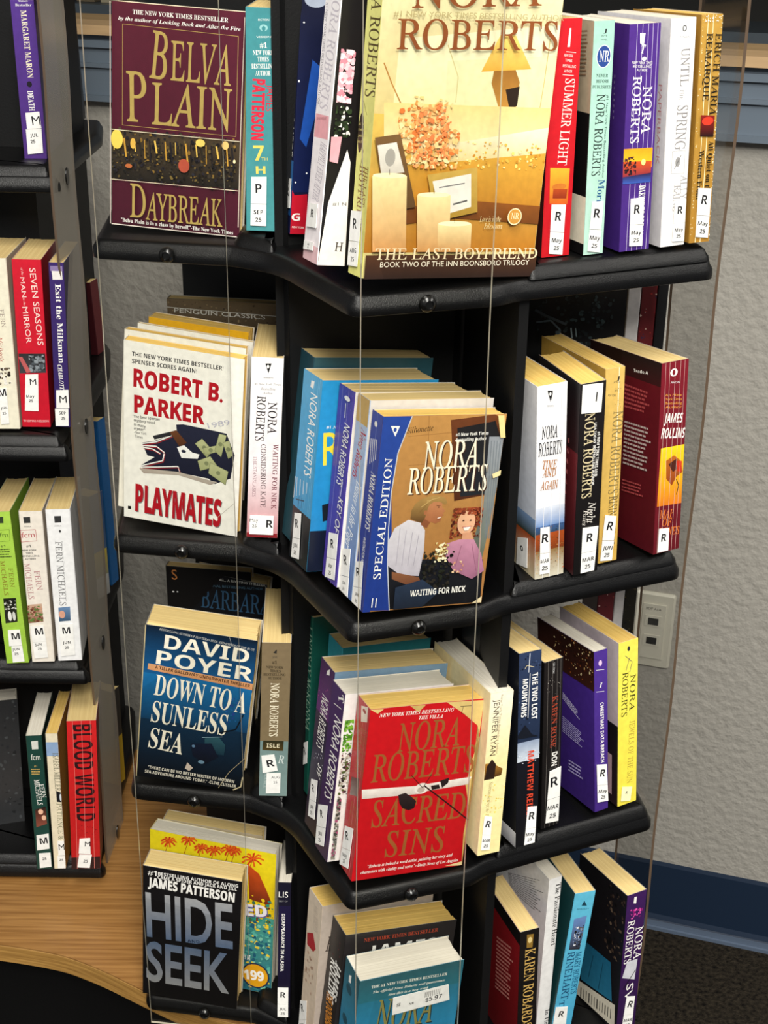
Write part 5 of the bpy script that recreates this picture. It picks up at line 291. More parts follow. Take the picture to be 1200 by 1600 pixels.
{"label":"thick dark red paperback with a yellow picture on its spine, second tier rightmost","group":"paperbacks filed spine out on the right side of the rack","kind":"s","cp":"#6b1220","cl":"#5a0f1c","page":"cream","pose":[0.2369,1.1129,1.0642,-0.0094,0.0671,1.0053,0.0288,0.0991,0.173],"art":[["P","p",[0.1,172.8,28.6,172.8,28.6,0.1,0.1,0.1],"#7a1524","#5e0e1a"],["P","t","JAMES",5.0,120.0,24.6,117.4,8.5,"#f4f2ec","b"],["P","t","ROLLINS",2.6,106.8,27.7,103.1,9.0,"#f4f2ec","b"],["P","t","An New",4.8,143.7,23.1,141.1,2.2,"#d8943a","n"],["P","t","York Times",5.1,140.2,23.3,137.5,2.2,"#d8943a","n"],["P","t","Bestselling",5.3,136.6,23.5,133.9,2.2,"#d8943a","n"],["P","t","Author",5.5,133.0,23.7,130.3,2.2,"#d8943a","n"],["P","e",13.2,163.3,3.9,3.5,"#f4f2ec"],["P","e",13.2,163.3,1.7,2.4,"#7a1524"],["P","t","AVON",10.2,154.0,19.9,152.9,1.8,"#ddd","n"],["P","p",[3.2,97.7,28.6,97.0,28.6,42.9,1.7,44.7],"#f4d21c","#d8741c"],["P","p",[9.4,85.4,17.8,88.9,26.1,82.2,28.2,71.6,21.5,68.7,17.0,61.4,10.4,68.8],"#b8641c","#8a3a14"],["P","p",[12.1,81.8,20.5,85.3,24.7,77.4,17.5,73.6],"#4a2014"],["P","p",[20.6,83.3,26.8,82.1,26.7,71.8,22.4,73.7],"#c8321c"],["P","l",[21.6,66.6,24.5,59.9,22.5,51.9],0.8,"#221"],["P","t","MAP",5.1,33.0,20.0,31.5,7.2,"#d8742c","s"],["P","t","OF",8.0,25.2,18.0,23.9,6.8,"#d8742c","s"],["P","t","BONES",5.3,16.7,27.4,14.0,6.9,"#d8742c","s"],["P","l",[4.3,172.8,4.9,86.5,4.0,0.1],0.3,"#d8b0a8"],["P","l",[8.6,172.8,9.2,86.5,8.3,0.1],0.3,"#d8b0a8"],["P","l",[14.4,172.8,15.0,86.5,14.1,0.1],0.3,"#d8b0a8"],["P","l",[20.1,172.8,20.7,86.5,19.9,0.1],0.3,"#d8b0a8"],["P","l",[24.5,172.8,25.0,86.5,24.2,0.1],0.3,"#d8b0a8"],["L","p",[0.1,172.8,98.9,172.8,98.9,124.5,0.1,124.5],"#1a1216","#4a0e18"],["L","p",[0.1,152.2,98.9,152.2,98.9,0.1,0.1,0.1],"#5c0f1c","#4c0c16"],["L","p",[0.1,172.8,44.6,172.8,44.6,17.3,0.1,17.3],"#1c0c10","#2a0c12"],["L","t","Trade A",62.2,157.4,81.8,159.4,2.7,"#f4f2ec","b"],["L","l",[50.6,143.3,55.3,143.3],1.73,"#a8484a"],["L","l",[56.0,143.3,57.9,143.3],1.73,"#a8484a"],["L","l",[58.6,143.3,61.6,143.3],1.73,"#a8484a"],["L","l",[62.4,143.3,64.8,143.3],1.73,"#a8484a"],["L","l",[65.5,143.3,67.7,143.3],1.73,"#a8484a"],["L","l",[68.5,143.3,71.1,143.3],1.73,"#a8484a"],["L","l",[71.8,143.3,75.0,143.3],1.73,"#a8484a"],["L","l",[75.7,143.3,79.2,143.3],1.73,"#a8484a"],["L","l",[79.9,143.3,81.9,143.3],1.73,"#a8484a"],["L","l",[50.8,139.5,55.3,139.6],1.73,"#a8484a"],["L","l",[56.0,139.6,58.6,139.6],1.73,"#a8484a"],["L","l",[59.4,139.6,64.6,139.7],1.73,"#a8484a"],["L","l",[65.4,139.7,67.3,139.7],1.73,"#a8484a"],["L","l",[68.0,139.7,72.4,139.7],1.73,"#a8484a"],["L","l",[73.2,139.8,76.6,139.8],1.73,"#a8484a"],["L","l",[77.3,139.8,81.4,139.8],1.73,"#a8484a"],["L","l",[51.0,135.7,53.5,135.7],1.73,"#a8484a"],["L","l",[54.3,135.7,59.1,135.9],1.73,"#a8484a"],["L","l",[59.9,135.9,65.4,136.0],1.73,"#a8484a"],["L","l",[66.1,136.0,69.1,136.1],1.73,"#a8484a"],["L","l",[69.8,136.1,74.3,136.2],1.73,"#a8484a"],["L","l",[75.0,136.2,78.8,136.3],1.73,"#a8484a"],["L","l",[51.2,131.8,53.3,131.9],1.73,"#a8484a"],["L","l",[54.0,131.9,55.9,132.0],1.73,"#a8484a"],["L","l",[56.6,132.0,59.0,132.1],1.73,"#a8484a"],["L","l",[59.7,132.1,64.8,132.3],1.73,"#a8484a"],["L","l",[65.5,132.3,67.6,132.4],1.73,"#a8484a"],["L","l",[68.3,132.4,71.6,132.6],1.73,"#a8484a"],["L","l",[72.3,132.6,77.8,132.8],1.73,"#a8484a"],["L","l",[78.5,132.8,82.2,133.0],1.73,"#a8484a"],["L","l",[82.9,133.0,85.2,133.1],1.73,"#a8484a"],["L","l",[51.4,128.0,55.7,128.2],1.73,"#a8484a"],["L","l",[56.4,128.2,61.3,128.5],1.73,"#a8484a"],["L","l",[62.0,128.5,63.7,128.6],1.73,"#a8484a"],["L","l",[64.4,128.6,69.0,128.9],1.73,"#a8484a"],["L","l",[69.7,128.9,75.1,129.2],1.73,"#a8484a"],["L","l",[75.8,129.2,79.8,129.4],1.73,"#a8484a"],["L","l",[51.7,124.2,56.3,124.4],1.73,"#a8484a"],["L","l",[56.9,124.5,59.0,124.6],1.73,"#a8484a"],["L","l",[59.7,124.7,63.0,124.9],1.73,"#a8484a"],["L","l",[63.7,124.9,68.7,125.2],1.73,"#a8484a"],["L","l",[69.4,125.3,72.2,125.5],1.73,"#a8484a"],["L","l",[72.9,125.5,75.6,125.7],1.73,"#a8484a"],["L","l",[76.3,125.7,78.4,125.8],1.73,"#a8484a"],["L","l",[52.4,110.2,57.4,110.5],1.69,"#b8a8a4"],["L","l",[58.1,110.6,60.1,110.7],1.69,"#b8a8a4"],["L","l",[60.8,110.7,64.0,110.9],1.69,"#b8a8a4"],["L","l",[64.8,110.9,67.3,111.1],1.69,"#b8a8a4"],["L","l",[68.1,111.1,70.4,111.2],1.69,"#b8a8a4"],["L","l",[71.2,111.3,73.9,111.4],1.69,"#b8a8a4"],["L","l",[74.7,111.5,78.0,111.6],1.69,"#b8a8a4"],["L","l",[78.8,111.7,82.4,111.9],1.69,"#b8a8a4"],["L","l",[83.2,111.9,85.2,112.0],1.69,"#b8a8a4"],["L","l",[52.5,106.5,57.3,106.7],1.69,"#b8a8a4"],["L","l",[58.0,106.8,60.8,106.9],1.69,"#b8a8a4"],["L","l",[61.6,107.0,67.2,107.3],1.69,"#b8a8a4"],["L","l",[67.9,107.3,70.0,107.5],1.69,"#b8a8a4"],["L","l",[70.7,107.5,75.5,107.8],1.69,"#b8a8a4"],["L","l",[76.2,107.8,79.9,108.0],1.69,"#b8a8a4"],["L","l",[80.7,108.1,84.9,108.3],1.69,"#b8a8a4"],["L","l",[52.6,102.7,55.3,102.9],1.69,"#b8a8a4"],["L","l",[56.0,102.9,61.3,103.2],1.69,"#b8a8a4"],["L","l",[62.1,103.3,68.0,103.6],1.69,"#b8a8a4"],["L","l",[68.8,103.6,72.0,103.8],1.69,"#b8a8a4"],["L","l",[72.7,103.9,77.5,104.1],1.69,"#b8a8a4"],["L","l",[78.3,104.2,82.4,104.4],1.69,"#b8a8a4"],["L","l",[52.6,99.0,54.9,99.1],1.69,"#b8a8a4"],["L","l",[55.6,99.1,57.7,99.3],1.69,"#b8a8a4"],["L","l",[58.4,99.3,61.0,99.5],1.69,"#b8a8a4"],["L","l",[61.8,99.5,67.3,99.8],1.69,"#b8a8a4"],["L","l",[68.1,99.9,70.4,100.0],1.69,"#b8a8a4"],["L","l",[71.2,100.0,74.8,100.3],1.69,"#b8a8a4"],["L","l",[75.6,100.3,81.5,100.6],1.69,"#b8a8a4"],["L","l",[82.2,100.7,86.3,100.9],1.69,"#b8a8a4"],["L","l",[87.1,101.0,89.5,101.1],1.69,"#b8a8a4"],["L","l",[52.7,95.2,57.4,95.5],1.69,"#b8a8a4"],["L","l",[58.2,95.5,63.5,95.8],1.69,"#b8a8a4"],["L","l",[64.3,95.9,66.2,96.0],1.69,"#b8a8a4"],["L","l",[67.0,96.1,72.0,96.3],1.69,"#b8a8a4"],["L","l",[72.7,96.4,78.7,96.8],1.69,"#b8a8a4"],["L","l",[79.5,96.8,83.9,97.1],1.69,"#b8a8a4"],["L","l",[52.8,91.4,57.9,91.8],1.69,"#b8a8a4"],["L","l",[58.6,91.8,60.9,91.9],1.69,"#b8a8a4"],["L","l",[61.7,92.0,65.4,92.2],1.69,"#b8a8a4"],["L","l",[66.2,92.3,71.8,92.6],1.69,"#b8a8a4"],["L","l",[72.5,92.6,75.6,92.8],1.69,"#b8a8a4"],["L","l",[76.4,92.9,79.4,93.1],1.69,"#b8a8a4"],["L","l",[80.2,93.1,82.6,93.3],1.69,"#b8a8a4"],["L","l",[52.8,87.7,57.5,88.0],1.69,"#b8a8a4"],["L","l",[58.2,88.0,61.0,88.2],1.69,"#b8a8a4"],["L","l",[61.7,88.2,64.7,88.4],1.69,"#b8a8a4"],["L","l",[65.4,88.5,69.3,88.7],1.69,"#b8a8a4"],["L","l",[70.0,88.8,72.1,88.9],1.69,"#b8a8a4"],["L","l",[72.9,88.9,77.1,89.2],1.69,"#b8a8a4"],["L","l",[77.8,89.2,80.3,89.4],1.69,"#b8a8a4"],["L","l",[52.9,83.9,57.6,84.2],1.69,"#b8a8a4"],["L","l",[58.4,84.3,60.6,84.4],1.69,"#b8a8a4"],["L","l",[61.4,84.5,64.9,84.7],1.69,"#b8a8a4"],["L","l",[65.7,84.7,70.4,85.0],1.69,"#b8a8a4"],["L","l",[71.1,85.1,74.7,85.3],1.69,"#b8a8a4"],["L","l",[75.4,85.3,77.5,85.5],1.69,"#b8a8a4"],["L","l",[78.2,85.5,82.2,85.8],1.69,"#b8a8a4"],["L","l",[83.0,85.8,86.2,86.0],1.69,"#b8a8a4"],["L","l",[53.0,80.2,58.7,80.5],1.69,"#b8a8a4"],["L","l",[59.4,80.6,63.6,80.9],1.69,"#b8a8a4"],["L","l",[64.4,80.9,69.9,81.3],1.69,"#b8a8a4"],["L","l",[70.6,81.3,73.0,81.5],1.69,"#b8a8a4"],["L","l",[73.8,81.5,76.2,81.7],1.69,"#b8a8a4"],["L","l",[76.9,81.7,82.1,82.0],1.69,"#b8a8a4"],["L","l",[82.8,82.1,85.4,82.3],1.69,"#b8a8a4"],["L","l",[53.0,76.4,58.6,76.8],1.69,"#b8a8a4"],["L","l",[59.4,76.8,62.6,77.0],1.69,"#b8a8a4"],["L","l",[63.4,77.1,68.2,77.4],1.69,"#b8a8a4"],["L","l",[69.0,77.5,73.7,77.8],1.69,"#b8a8a4"],["L","l",[74.5,77.8,79.9,78.2],1.69,"#b8a8a4"],["L","l",[53.1,72.6,58.0,73.0],1.69,"#b8a8a4"],["L","l",[58.7,73.0,61.9,73.2],1.69,"#b8a8a4"],["L","l",[62.7,73.3,65.6,73.5],1.69,"#b8a8a4"],["L","l",[66.3,73.5,71.7,73.9],1.69,"#b8a8a4"],["L","l",[72.5,73.9,76.0,74.2],1.69,"#b8a8a4"],["L","l",[76.8,74.2,82.5,74.6],1.69,"#b8a8a4"],["L","l",[83.2,74.7,86.3,74.9],1.69,"#b8a8a4"],["L","l",[52.9,56.3,56.9,56.7],1.43,"#a8484a"],["L","l",[57.5,56.7,59.1,56.9],1.43,"#a8484a"],["L","l",[59.7,56.9,62.2,57.2],1.43,"#a8484a"],["L","l",[62.8,57.3,64.9,57.5],1.43,"#a8484a"],["L","l",[65.5,57.5,67.3,57.7],1.43,"#a8484a"],["L","l",[68.0,57.8,70.1,58.0],1.43,"#a8484a"],["L","l",[70.7,58.1,73.4,58.3],1.43,"#a8484a"],["L","l",[74.1,58.4,76.9,58.7],1.43,"#a8484a"],["L","l",[77.5,58.7,79.2,58.9],1.43,"#a8484a"],["L","l",[52.9,53.1,56.8,53.5],1.43,"#a8484a"],["L","l",[57.4,53.5,59.6,53.8],1.43,"#a8484a"],["L","l",[60.3,53.8,64.8,54.3],1.43,"#a8484a"],["L","l",[65.4,54.4,67.0,54.5],1.43,"#a8484a"],["L","l",[67.6,54.6,71.4,55.0],1.43,"#a8484a"],["L","l",[72.1,55.0,75.0,55.3],1.43,"#a8484a"],["L","l",[75.6,55.4,79.0,55.8],1.43,"#a8484a"],["L","l",[53.0,49.9,55.2,50.1],1.43,"#a8484a"],["L","l",[55.8,50.2,60.0,50.6],1.43,"#a8484a"],["L","l",[60.7,50.7,65.5,51.2],1.43,"#a8484a"],["L","l",[66.1,51.3,68.7,51.5],1.43,"#a8484a"],["L","l",[69.3,51.6,73.2,52.0],1.43,"#a8484a"],["L","l",[73.8,52.1,77.1,52.4],1.43,"#a8484a"],["L","l",[53.0,46.7,54.8,46.9],1.43,"#a8484a"],["L","l",[55.4,47.0,57.1,47.1],1.43,"#a8484a"],["L","l",[57.7,47.2,59.8,47.4],1.43,"#a8484a"],["L","l",[60.5,47.5,65.0,48.0],1.43,"#a8484a"],["L","l",[65.6,48.1,67.5,48.3],1.43,"#a8484a"],["L","l",[68.1,48.3,71.0,48.6],1.43,"#a8484a"],["L","l",[71.7,48.7,76.4,49.2],1.43,"#a8484a"],["L","l",[77.1,49.3,80.4,49.7],1.43,"#a8484a"],["L","l",[81.0,49.7,83.0,49.9],1.43,"#a8484a"],["L","p",[2.0,29.4,44.6,29.4,44.6,8.6,2.0,8.6],"#e2dcd4"],["L","l",[5.0,25.9,5.0,15.6],0.8,"#222"],["L","l",[9.4,25.9,9.4,15.6],0.8,"#222"],["L","l",[13.9,25.9,13.9,15.6],0.8,"#222"],["L","l",[18.3,25.9,18.3,15.6],0.8,"#222"],["L","l",[22.8,25.9,22.8,15.6],0.8,"#222"],["L","l",[27.2,25.9,27.2,15.6],0.8,"#222"],["L","l",[31.7,25.9,31.7,15.6],0.8,"#222"],["L","l",[36.2,25.9,36.2,15.6],0.8,"#222"]],"st":[["P",[4.4,23.9,15.6,22.3,15.7,1.2,3.9,1.5],"genre_label",[["R",0.5,0.4,0.4,"b"]],"#f1f0ec"]]},
{"label":"black paperback with blue letters half hidden at the back, above Down to a Sunless Sea","group":"paperbacks shown cover out on the left side of the rack","kind":"c","cp":"#0c0d12","cl":"#111","page":"cream","pose":[-0.2154,1.2901,1.7612,0.109,0.0415,0.7203,0.0794,0.0215,0.1706],"art":[["P","t","\"GRIPPING... A RIVETING THRILLER\"",14.1,163.3,78.9,168.5,2.7,"#cfcfc8","n"],["P","t","BARBARA",12.1,130.3,85.7,137.1,20.6,"#2a4a66","s"],["P","t","NATIONAL BESTSELLING AUTHOR",10.2,153.9,75.7,163.9,2.7,"#4a6a80","n"]],"st":[]},
{"label":"dark blue paperback titled Down to a Sunless Sea","group":"paperbacks shown cover out on the left side of the rack","kind":"c","cp":"#0c2a44","cl":"#0a0c12","page":"cream","pose":[-0.2428,1.1682,1.6276,0.1252,-0.0829,0.7203,0.1054,0.0357,0.1822],"art":[["P","p",[0.1,182.1,105.3,182.1,105.3,127.5,0.1,127.5],"#0a1a2c","#15568a"],["P","p",[0.1,127.5,105.3,127.5,105.3,72.9,0.1,72.9],"#1668a0","#0f3a5c"],["P","p",[0.1,72.9,105.3,72.9,105.3,0.1,0.1,0.1],"#0d2a42","#07080c"],["P","t","BESTSELLING AUTHOR OF HATTERAS BLUE AND WRITER OF THE BLUE",12.9,178.2,103.2,170.3,2.3,"#d8d8d0","i"],["P","t","DAVID",18.4,158.3,98.7,155.0,15.7,"#f3ecd8","B"],["P","t","POYER",11.8,139.2,103.7,134.9,15.9,"#f3ecd8","B"],["P","p",[4.7,138.5,105.3,132.4,105.3,124.9,4.5,131.4],"#d9a070","#c98c5c"],["P","t","A TILLER GALLOWAY UNDERWATER THRILLER",11.3,133.5,102.7,127.5,3.6,"#3a1c10","b"],["P","n",72.8,82.2,93.7,113.1,["#1f5f9a","#27408a","#14507e"],40,5],["P","t","DOWN TO A",11.6,103.0,100.5,96.1,24.0,"#f3ecd8","S"],["P","t","SUNLESS",10.7,70.7,84.1,66.3,24.9,"#f3ecd8","S"],["P","t","SEA",9.7,38.5,43.3,35.1,24.4,"#f3ecd8","S"],["P","p",[64.4,59.5,77.6,64.1,85.0,54.8,84.7,41.8,72.5,41.6,65.3,46.8],"#2c5560","#143040"],["P","p",[51.4,50.6,71.5,54.4,79.5,38.6,66.7,27.5,54.1,36.0],"#101a30","#0a0e1a"],["P","l",[77.2,68.3,93.5,75.5,99.4,94.5],1.2,"#0a0c10"],["P","l",[61.8,60.1,81.7,64.4],0.6,"#9ab8c8"],["P","e",63.1,29.5,3.1,2.2,"#6a8aa0"],["P","e",54.2,47.9,1.7,1.7,"#5a7a98"],["P","p",[49.6,26.5,55.5,20.6,52.1,16.0,47.6,18.5],"#c8b8a8"],["P","t","\"THERE CAN BE NO BETTER WRITER OF MODERN",11.1,11.8,97.3,9.1,3.7,"#e6e0d0","b"],["P","t","SEA ADVENTURE AROUND TODAY.\" -CLIVE CUSSLER",8.3,6.0,99.8,3.4,3.7,"#e6e0d0","b"],["P","l",[82.5,0.1,91.1,21.2,104.9,41.2,105.3,84.8,105.3,121.9],0.4,"#c9b890"],["P","l",[78.9,182.1,82.3,171.4],0.3,"#bbb"],["P","l",[97.0,0.1,104.4,5.5,105.3,18.2],1.2,"#d8c8a0"],["P","l",[0.1,182.1,0.1,0.1],0.9,"#c8b88c"],["L","n",0.0,0.0,35.7,182.2,["#e8e4da","#1a1a1e","#c9c4b8","#0c0c10"],60,2.5]],"st":[]},
{"label":"taupe paperback spine with a grey green foot, beside the black divider on the third tier","group":"paperbacks filed spine out beside the black divider","kind":"s","cp":"#7a6a50","cl":"#d8d0c4","page":"cream","pose":[-0.1178,1.1395,1.5206,0.0384,-0.0147,0.7303,0.0272,0.1087,0.1727],"art":[["P","p",[0.1,172.5,27.0,172.5,27.0,63.9,0.1,63.9],"#7e6d52","#7a6a4e"],["P","p",[0.1,63.9,27.0,63.9,27.0,0.1,0.1,0.1],"#6f8684","#7c9390"],["P","p",[10.6,161.9,14.0,165.7,13.8,161.1],"#222"],["P","t","JOVE",10.2,156.3,14.5,156.4,1.9,"#333","n"],["P","t","#1",9.9,149.8,14.3,149.9,3.4,"#1c150c","S"],["P","t","NEW YORK",4.5,145.0,20.5,144.8,2.6,"#1c150c","S"],["P","t","TIMES",8.1,141.1,18.1,140.8,2.6,"#1c150c","S"],["P","t","BESTSELLING",2.1,137.0,22.7,137.0,2.6,"#1c150c","S"],["P","t","AUTHOR",6.3,133.2,19.2,133.0,2.6,"#1c150c","S"],["P","t","NORA ROBERTS",9.2,129.1,8.7,69.4,7.5,"#efe6cc","s"],["P","p",[3.0,64.3,22.7,64.2,22.2,52.9,2.4,53.5],"#2a2a18","#4a3a18"],["P","t","ISLE",6.4,56.5,18.8,56.2,4.7,"#e6dcb8","b"],["P","t","R",17.5,38.9,23.3,38.0,8.8,"#cfd8d4","s"],["P","t","ROMANCE",5.2,33.6,4.3,9.3,2.7,"#b8c4c0","s"],["L","p",[0.1,172.5,108.6,172.5,108.6,0.1,0.1,0.1],"#ddd6cc","#cdbfae"]],"st":[["P",[1.6,47.5,14.0,49.4,17.7,30.8,3.3,27.5],"genre_label",[["R",0.62,0.5,0.5,"b"]],"#f1f0ec"],["P",[7.0,27.2,20.6,27.9,20.4,4.5,6.7,3.6],"date_label",[["AUG",0.65,0.2,0.15,"n"],["25",0.65,0.45,0.15,"n"]],"#f1f0ec"]]},
{"label":"cyan edged paperback peeking out under the second shelf at the front corner","group":"paperbacks stacked cover out at the front corner of the rack","kind":"c","cp":"#2f8288","cl":"#3a9aa8","page":"cream","pose":[-0.0475,1.1213,1.1505,0.0891,0.0451,0.7203,0.0911,0.0336,0.1712],"art":[],"st":[]},
{"label":"tall thin dark green book spine, leftmost of the third tier front stack","group":"paperbacks stacked cover out at the front corner of the rack","kind":"c","cp":"#0f4a3e","cl":"#125244","page":"cream","pose":[-0.0714,1.1478,1.1485,0.0586,0.0505,0.7203,0.11,0.01,0.1908],"art":[["L","t","LINDSAY McKENNA",0.3,180.0,0.6,68.6,9.0,"#9ac0a8","s"]],"st":[["L",[0.1,52.9,9.9,59.8,9.9,35.3,0.1,28.4],"genre_label",[["R",0.5,0.42,0.42,"b"]],"#f1f0ec"]]},
{"label":"dark purple paperback spine behind the white flowered one","group":"paperbacks stacked cover out at the front corner of the rack","kind":"c","cp":"#6c88a0","cl":"#2a1040","page":"cream","pose":[-0.0583,1.0645,1.1716,0.1214,0.048,0.7203,0.112,0.0331,0.1724],"art":[["L","p",[0.1,172.3,32.9,172.3,32.9,120.7,0.1,120.7],"#3a1450","#5a1c6a"],["L","p",[0.1,120.7,32.9,120.7,32.9,0.1,0.1,0.1],"#24103a","#1c1226"],["L","n",0.0,120.7,33.1,151.8,["#8a2a7a","#5a1c6a","#c04a9a"],22,2.4],["L","t","NORA ROBERTS",11.2,141.3,9.3,88.0,17.0,"#f4f2ec","n"],["L","t","SW",18.6,74.0,16.3,62.1,10.9,"#f4f2ec","n"],["L","p",[17.5,166.9,23.3,170.7,23.4,164.7,16.2,162.2],"#f4f2ec"],["L","n",3.3,69.0,29.8,86.2,["#b8b8c8","#e8e8f0"],8,3]],"st":[["L",[8.2,51.0,23.1,57.4,24.4,35.7,8.9,29.9],"genre_label",[["R",0.5,0.42,0.42,"b"]],"#f1f0ec"],["L",[8.9,29.5,24.4,35.3,25.5,17.8,9.5,12.5],"date_label",[["JAN",0.5,0.36,0.24,"b"],["25",0.5,0.72,0.24,"b"]],"#f1f0ec"]]},
{"label":"purple paperback spine with green and flowered cover, directly left of the red book","group":"paperbacks stacked cover out at the front corner of the rack","kind":"c","cp":"#e6e2dc","cl":"#34164a","page":"white","pose":[-0.0477,1.0343,1.1481,0.1231,0.0424,0.7203,0.106,0.0291,0.1698],"art":[["P","p",[0.1,169.7,105.8,169.7,105.8,127.4,0.1,127.4],"#ebe8e4"],["P","n",2.5,112.9,11.3,144.2,["#5c9a2a","#7ab83a","#3f7a1c"],40,6],["P","n",2.8,69.6,12.0,111.7,["#2a2426","#4a5a2a","#a8a090","#6b3a4a","#c8c0b0"],60,5],["P","n",3.0,1.6,7.2,68.9,["#5a5a54","#8a8478","#9a4a6a","#3a3a34"],70,6],["L","p",[0.1,169.7,29.0,169.7,29.0,0.1,0.1,0.1],"#3d1a58","#2a1240"],["L","t","NORA ROBERTS",12.2,142.2,8.5,58.4,16.5,"#f4f2ec","n"],["L","t","T",14.8,162.9,17.5,156.3,11.2,"#f4f2ec","S"],["L","l",[7.6,150.5,24.5,153.1],0.6,"#f4f2ec"]],"st":[["L",[0.6,43.6,20.5,54.0,21.0,31.0,2.0,21.9],"genre_label",[["R",0.5,0.42,0.42,"b"]],"#f1f0ec"],["L",[2.0,21.5,21.1,30.6,21.5,11.9,3.1,4.1],"date_label",[["JAN",0.5,0.36,0.24,"b"],["25",0.5,0.72,0.24,"b"]],"#f1f0ec"]]},
{"label":"bright red paperback titled Sacred Sins with a white ribbon and torn corner","group":"paperbacks stacked cover out at the front corner of the rack","kind":"c","cp":"#c3121b","cl":"#b8202a","page":"old","pose":[-0.0244,1.0075,1.1714,0.1184,0.0534,0.7203,0.1099,0.0287,0.1707],"art":[["P","p",[0.1,170.6,109.7,170.6,109.7,0.1,0.1,0.1],"#c8131c","#bc0f19"],["P","p",[72.4,170.6,108.8,169.2,109.7,0.2,109.3,0.8,107.0,33.6,108.1,63.3,102.1,85.1,105.6,111.6,109.7,131.7,106.2,144.3,90.2,158.0],"#dcc07a","#cfae62"],["P","p",[37.3,170.6,52.1,169.8,46.0,163.5],"#cbb06a"],["P","p",[0.1,170.6,12.6,169.8,7.3,166.0],"#e0c884"],["P","p",[92.5,1.7,109.7,4.0,109.7,0.3,106.3,0.1],"#e6cf98"],["P","t","NEW YORK TIMES BESTSELLING",9.0,162.4,80.2,161.1,3.4,"#f4f2ec","I"],["P","t","THE VILLA",46.9,156.5,70.2,155.7,3.4,"#f4f2ec","I"],["P","t","NORA",30.0,126.5,90.0,126.7,26.6,"#9a5a2c","s"],["P","t","ROBERTS",7.9,99.0,107.5,98.0,26.0,"#9a5a2c","s"],["P","t","SACRED",12.9,53.3,104.6,51.1,25.6,"#9a5a2c","s"],["P","t","SINS",29.3,20.6,87.3,18.3,25.0,"#9a5a2c","s"],["P","p",[0.3,92.9,55.0,90.0,56.0,81.6,1.3,83.6],"#f2ece6","#cfc4bc"],["P","p",[60.9,90.7,107.2,92.8,104.1,85.3,62.2,83.5],"#f2ece6","#cfc4bc"],["P","e",58.3,86.9,7.0,5.5,"#e9e1da"],["P","e",57.9,85.5,3.7,3.0,"#b9aca2"],["P","l",[60.6,89.3,85.9,68.4,109.7,47.8],1.3,"#2a1214"],["P","l",[46.7,101.3,59.3,87.4,66.7,100.2],0.6,"#2a1214"],["P","p",[36.0,83.2,42.8,84.4,48.2,80.6,54.5,74.6,53.3,67.5,47.9,66.1,41.6,69.1,38.0,74.7],"#2c2224","#1a1214"],["P","p",[67.2,88.5,75.1,88.9,76.7,84.6,68.7,84.1],"#241c1c"],["P","p",[75.7,92.5,84.5,94.6,84.2,89.4,78.7,84.9],"#241c1c"],["P","t","\"Roberts is indeed a word artist, painting her story and",14.4,11.7,98.5,11.2,3.1,"#f4f2ec","I"],["P","t","characters with vitality and verve.\"--Daily News of Los Angeles",8.1,6.3,105.0,4.8,3.1,"#f4f2ec","I"],["P","l",[86.2,165.4,97.3,164.9],0.4,"#222"],["P","l",[89.2,165.1,88.1,158.2,91.4,157.5],0.4,"#222"],["L","p",[0.1,170.6,28.6,170.6,28.6,0.1,0.1,0.1],"#c02a34","#a81a24"],["L","l",[15.8,170.6,16.4,85.4,15.5,0.1],0.4,"#d88a8a"],["L","l",[23.0,170.6,23.6,85.4,22.7,0.1],0.4,"#d88a8a"],["L","p",[9.5,164.8,23.6,170.4,25.0,156.5,12.3,150.8],"#f0e0d0"],["L","e",17.1,163.2,3.7,1.8,"#a83a2c"],["L","t","NORA ROBERTS",10.6,147.9,11.3,101.6,17.1,"#a85a34","s"],["L","t","SACRED SINS",11.5,72.4,8.3,46.7,16.8,"#a85a34","s"],["L","p",[5.2,92.7,21.8,100.1,22.6,82.6,5.8,75.0],"#5a2a2a","#8a7a74"]],"st":[["L",[4.7,42.7,23.2,50.7,22.1,27.7,3.2,19.7],"genre_label",[["R",0.5,0.42,0.42,"b"]],"#f1f0ec"],["L",[3.2,19.2,22.1,27.3,21.3,8.7,1.9,1.2],"date_label",[["May",0.5,0.36,0.24,"b"],["25",0.5,0.72,0.24,"b"]],"#f1f0ec"]]},
{"label":"white and yellow paperback spine directly right of the red book","group":"paperbacks stacked cover out at the front corner of the rack","kind":"s","cp":"#efe3b4","cl":"#e9dcae","page":"white","pose":[0.0902,1.0434,1.1434,0.061,0.0511,0.7303,0.0228,0.1117,0.1657],"art":[["P","p",[0.1,165.6,22.6,165.6,22.6,91.2,0.1,91.2],"#f6eed6","#f2dfa0"],["P","p",[0.1,91.2,22.6,91.2,22.6,0.1,0.1,0.1],"#f0e2a8","#efe0a0"],["P","t","JENNIFER RYAN",4.0,159.0,3.9,103.1,5.9,"#33261c","n"],["P","t","New York Times Bestselling Author",10.4,162.9,10.0,104.0,2.1,"#8a7a5c","n"],["P","p",[0.1,96.0,7.0,95.3,18.4,87.8,17.6,81.3,0.1,79.0],"#a8742c","#3a2210"],["P","p",[2.0,93.1,6.7,99.5,11.3,93.4,10.5,78.9,1.1,79.1],"#2a1a14"],["P","t","Surrendering to Us",6.1,76.7,4.6,37.8,3.5,"#8a7a4a","i"],["P","n",0.0,41.4,22.8,74.6,["#e8cf5a","#f4e8b0","#d8b84a"],20,3]],"st":[["P",[3.2,42.4,11.4,39.6,11.5,20.6,2.7,22.7],"genre_label",[["R",0.5,0.42,0.42,"b"]],"#f1f0ec"],["P",[2.7,22.3,11.5,20.2,11.6,4.9,2.4,6.4],"date_label",[["MAR",0.5,0.36,0.24,"b"],["25",0.5,0.72,0.24,"b"]],"#f1f0ec"]]},
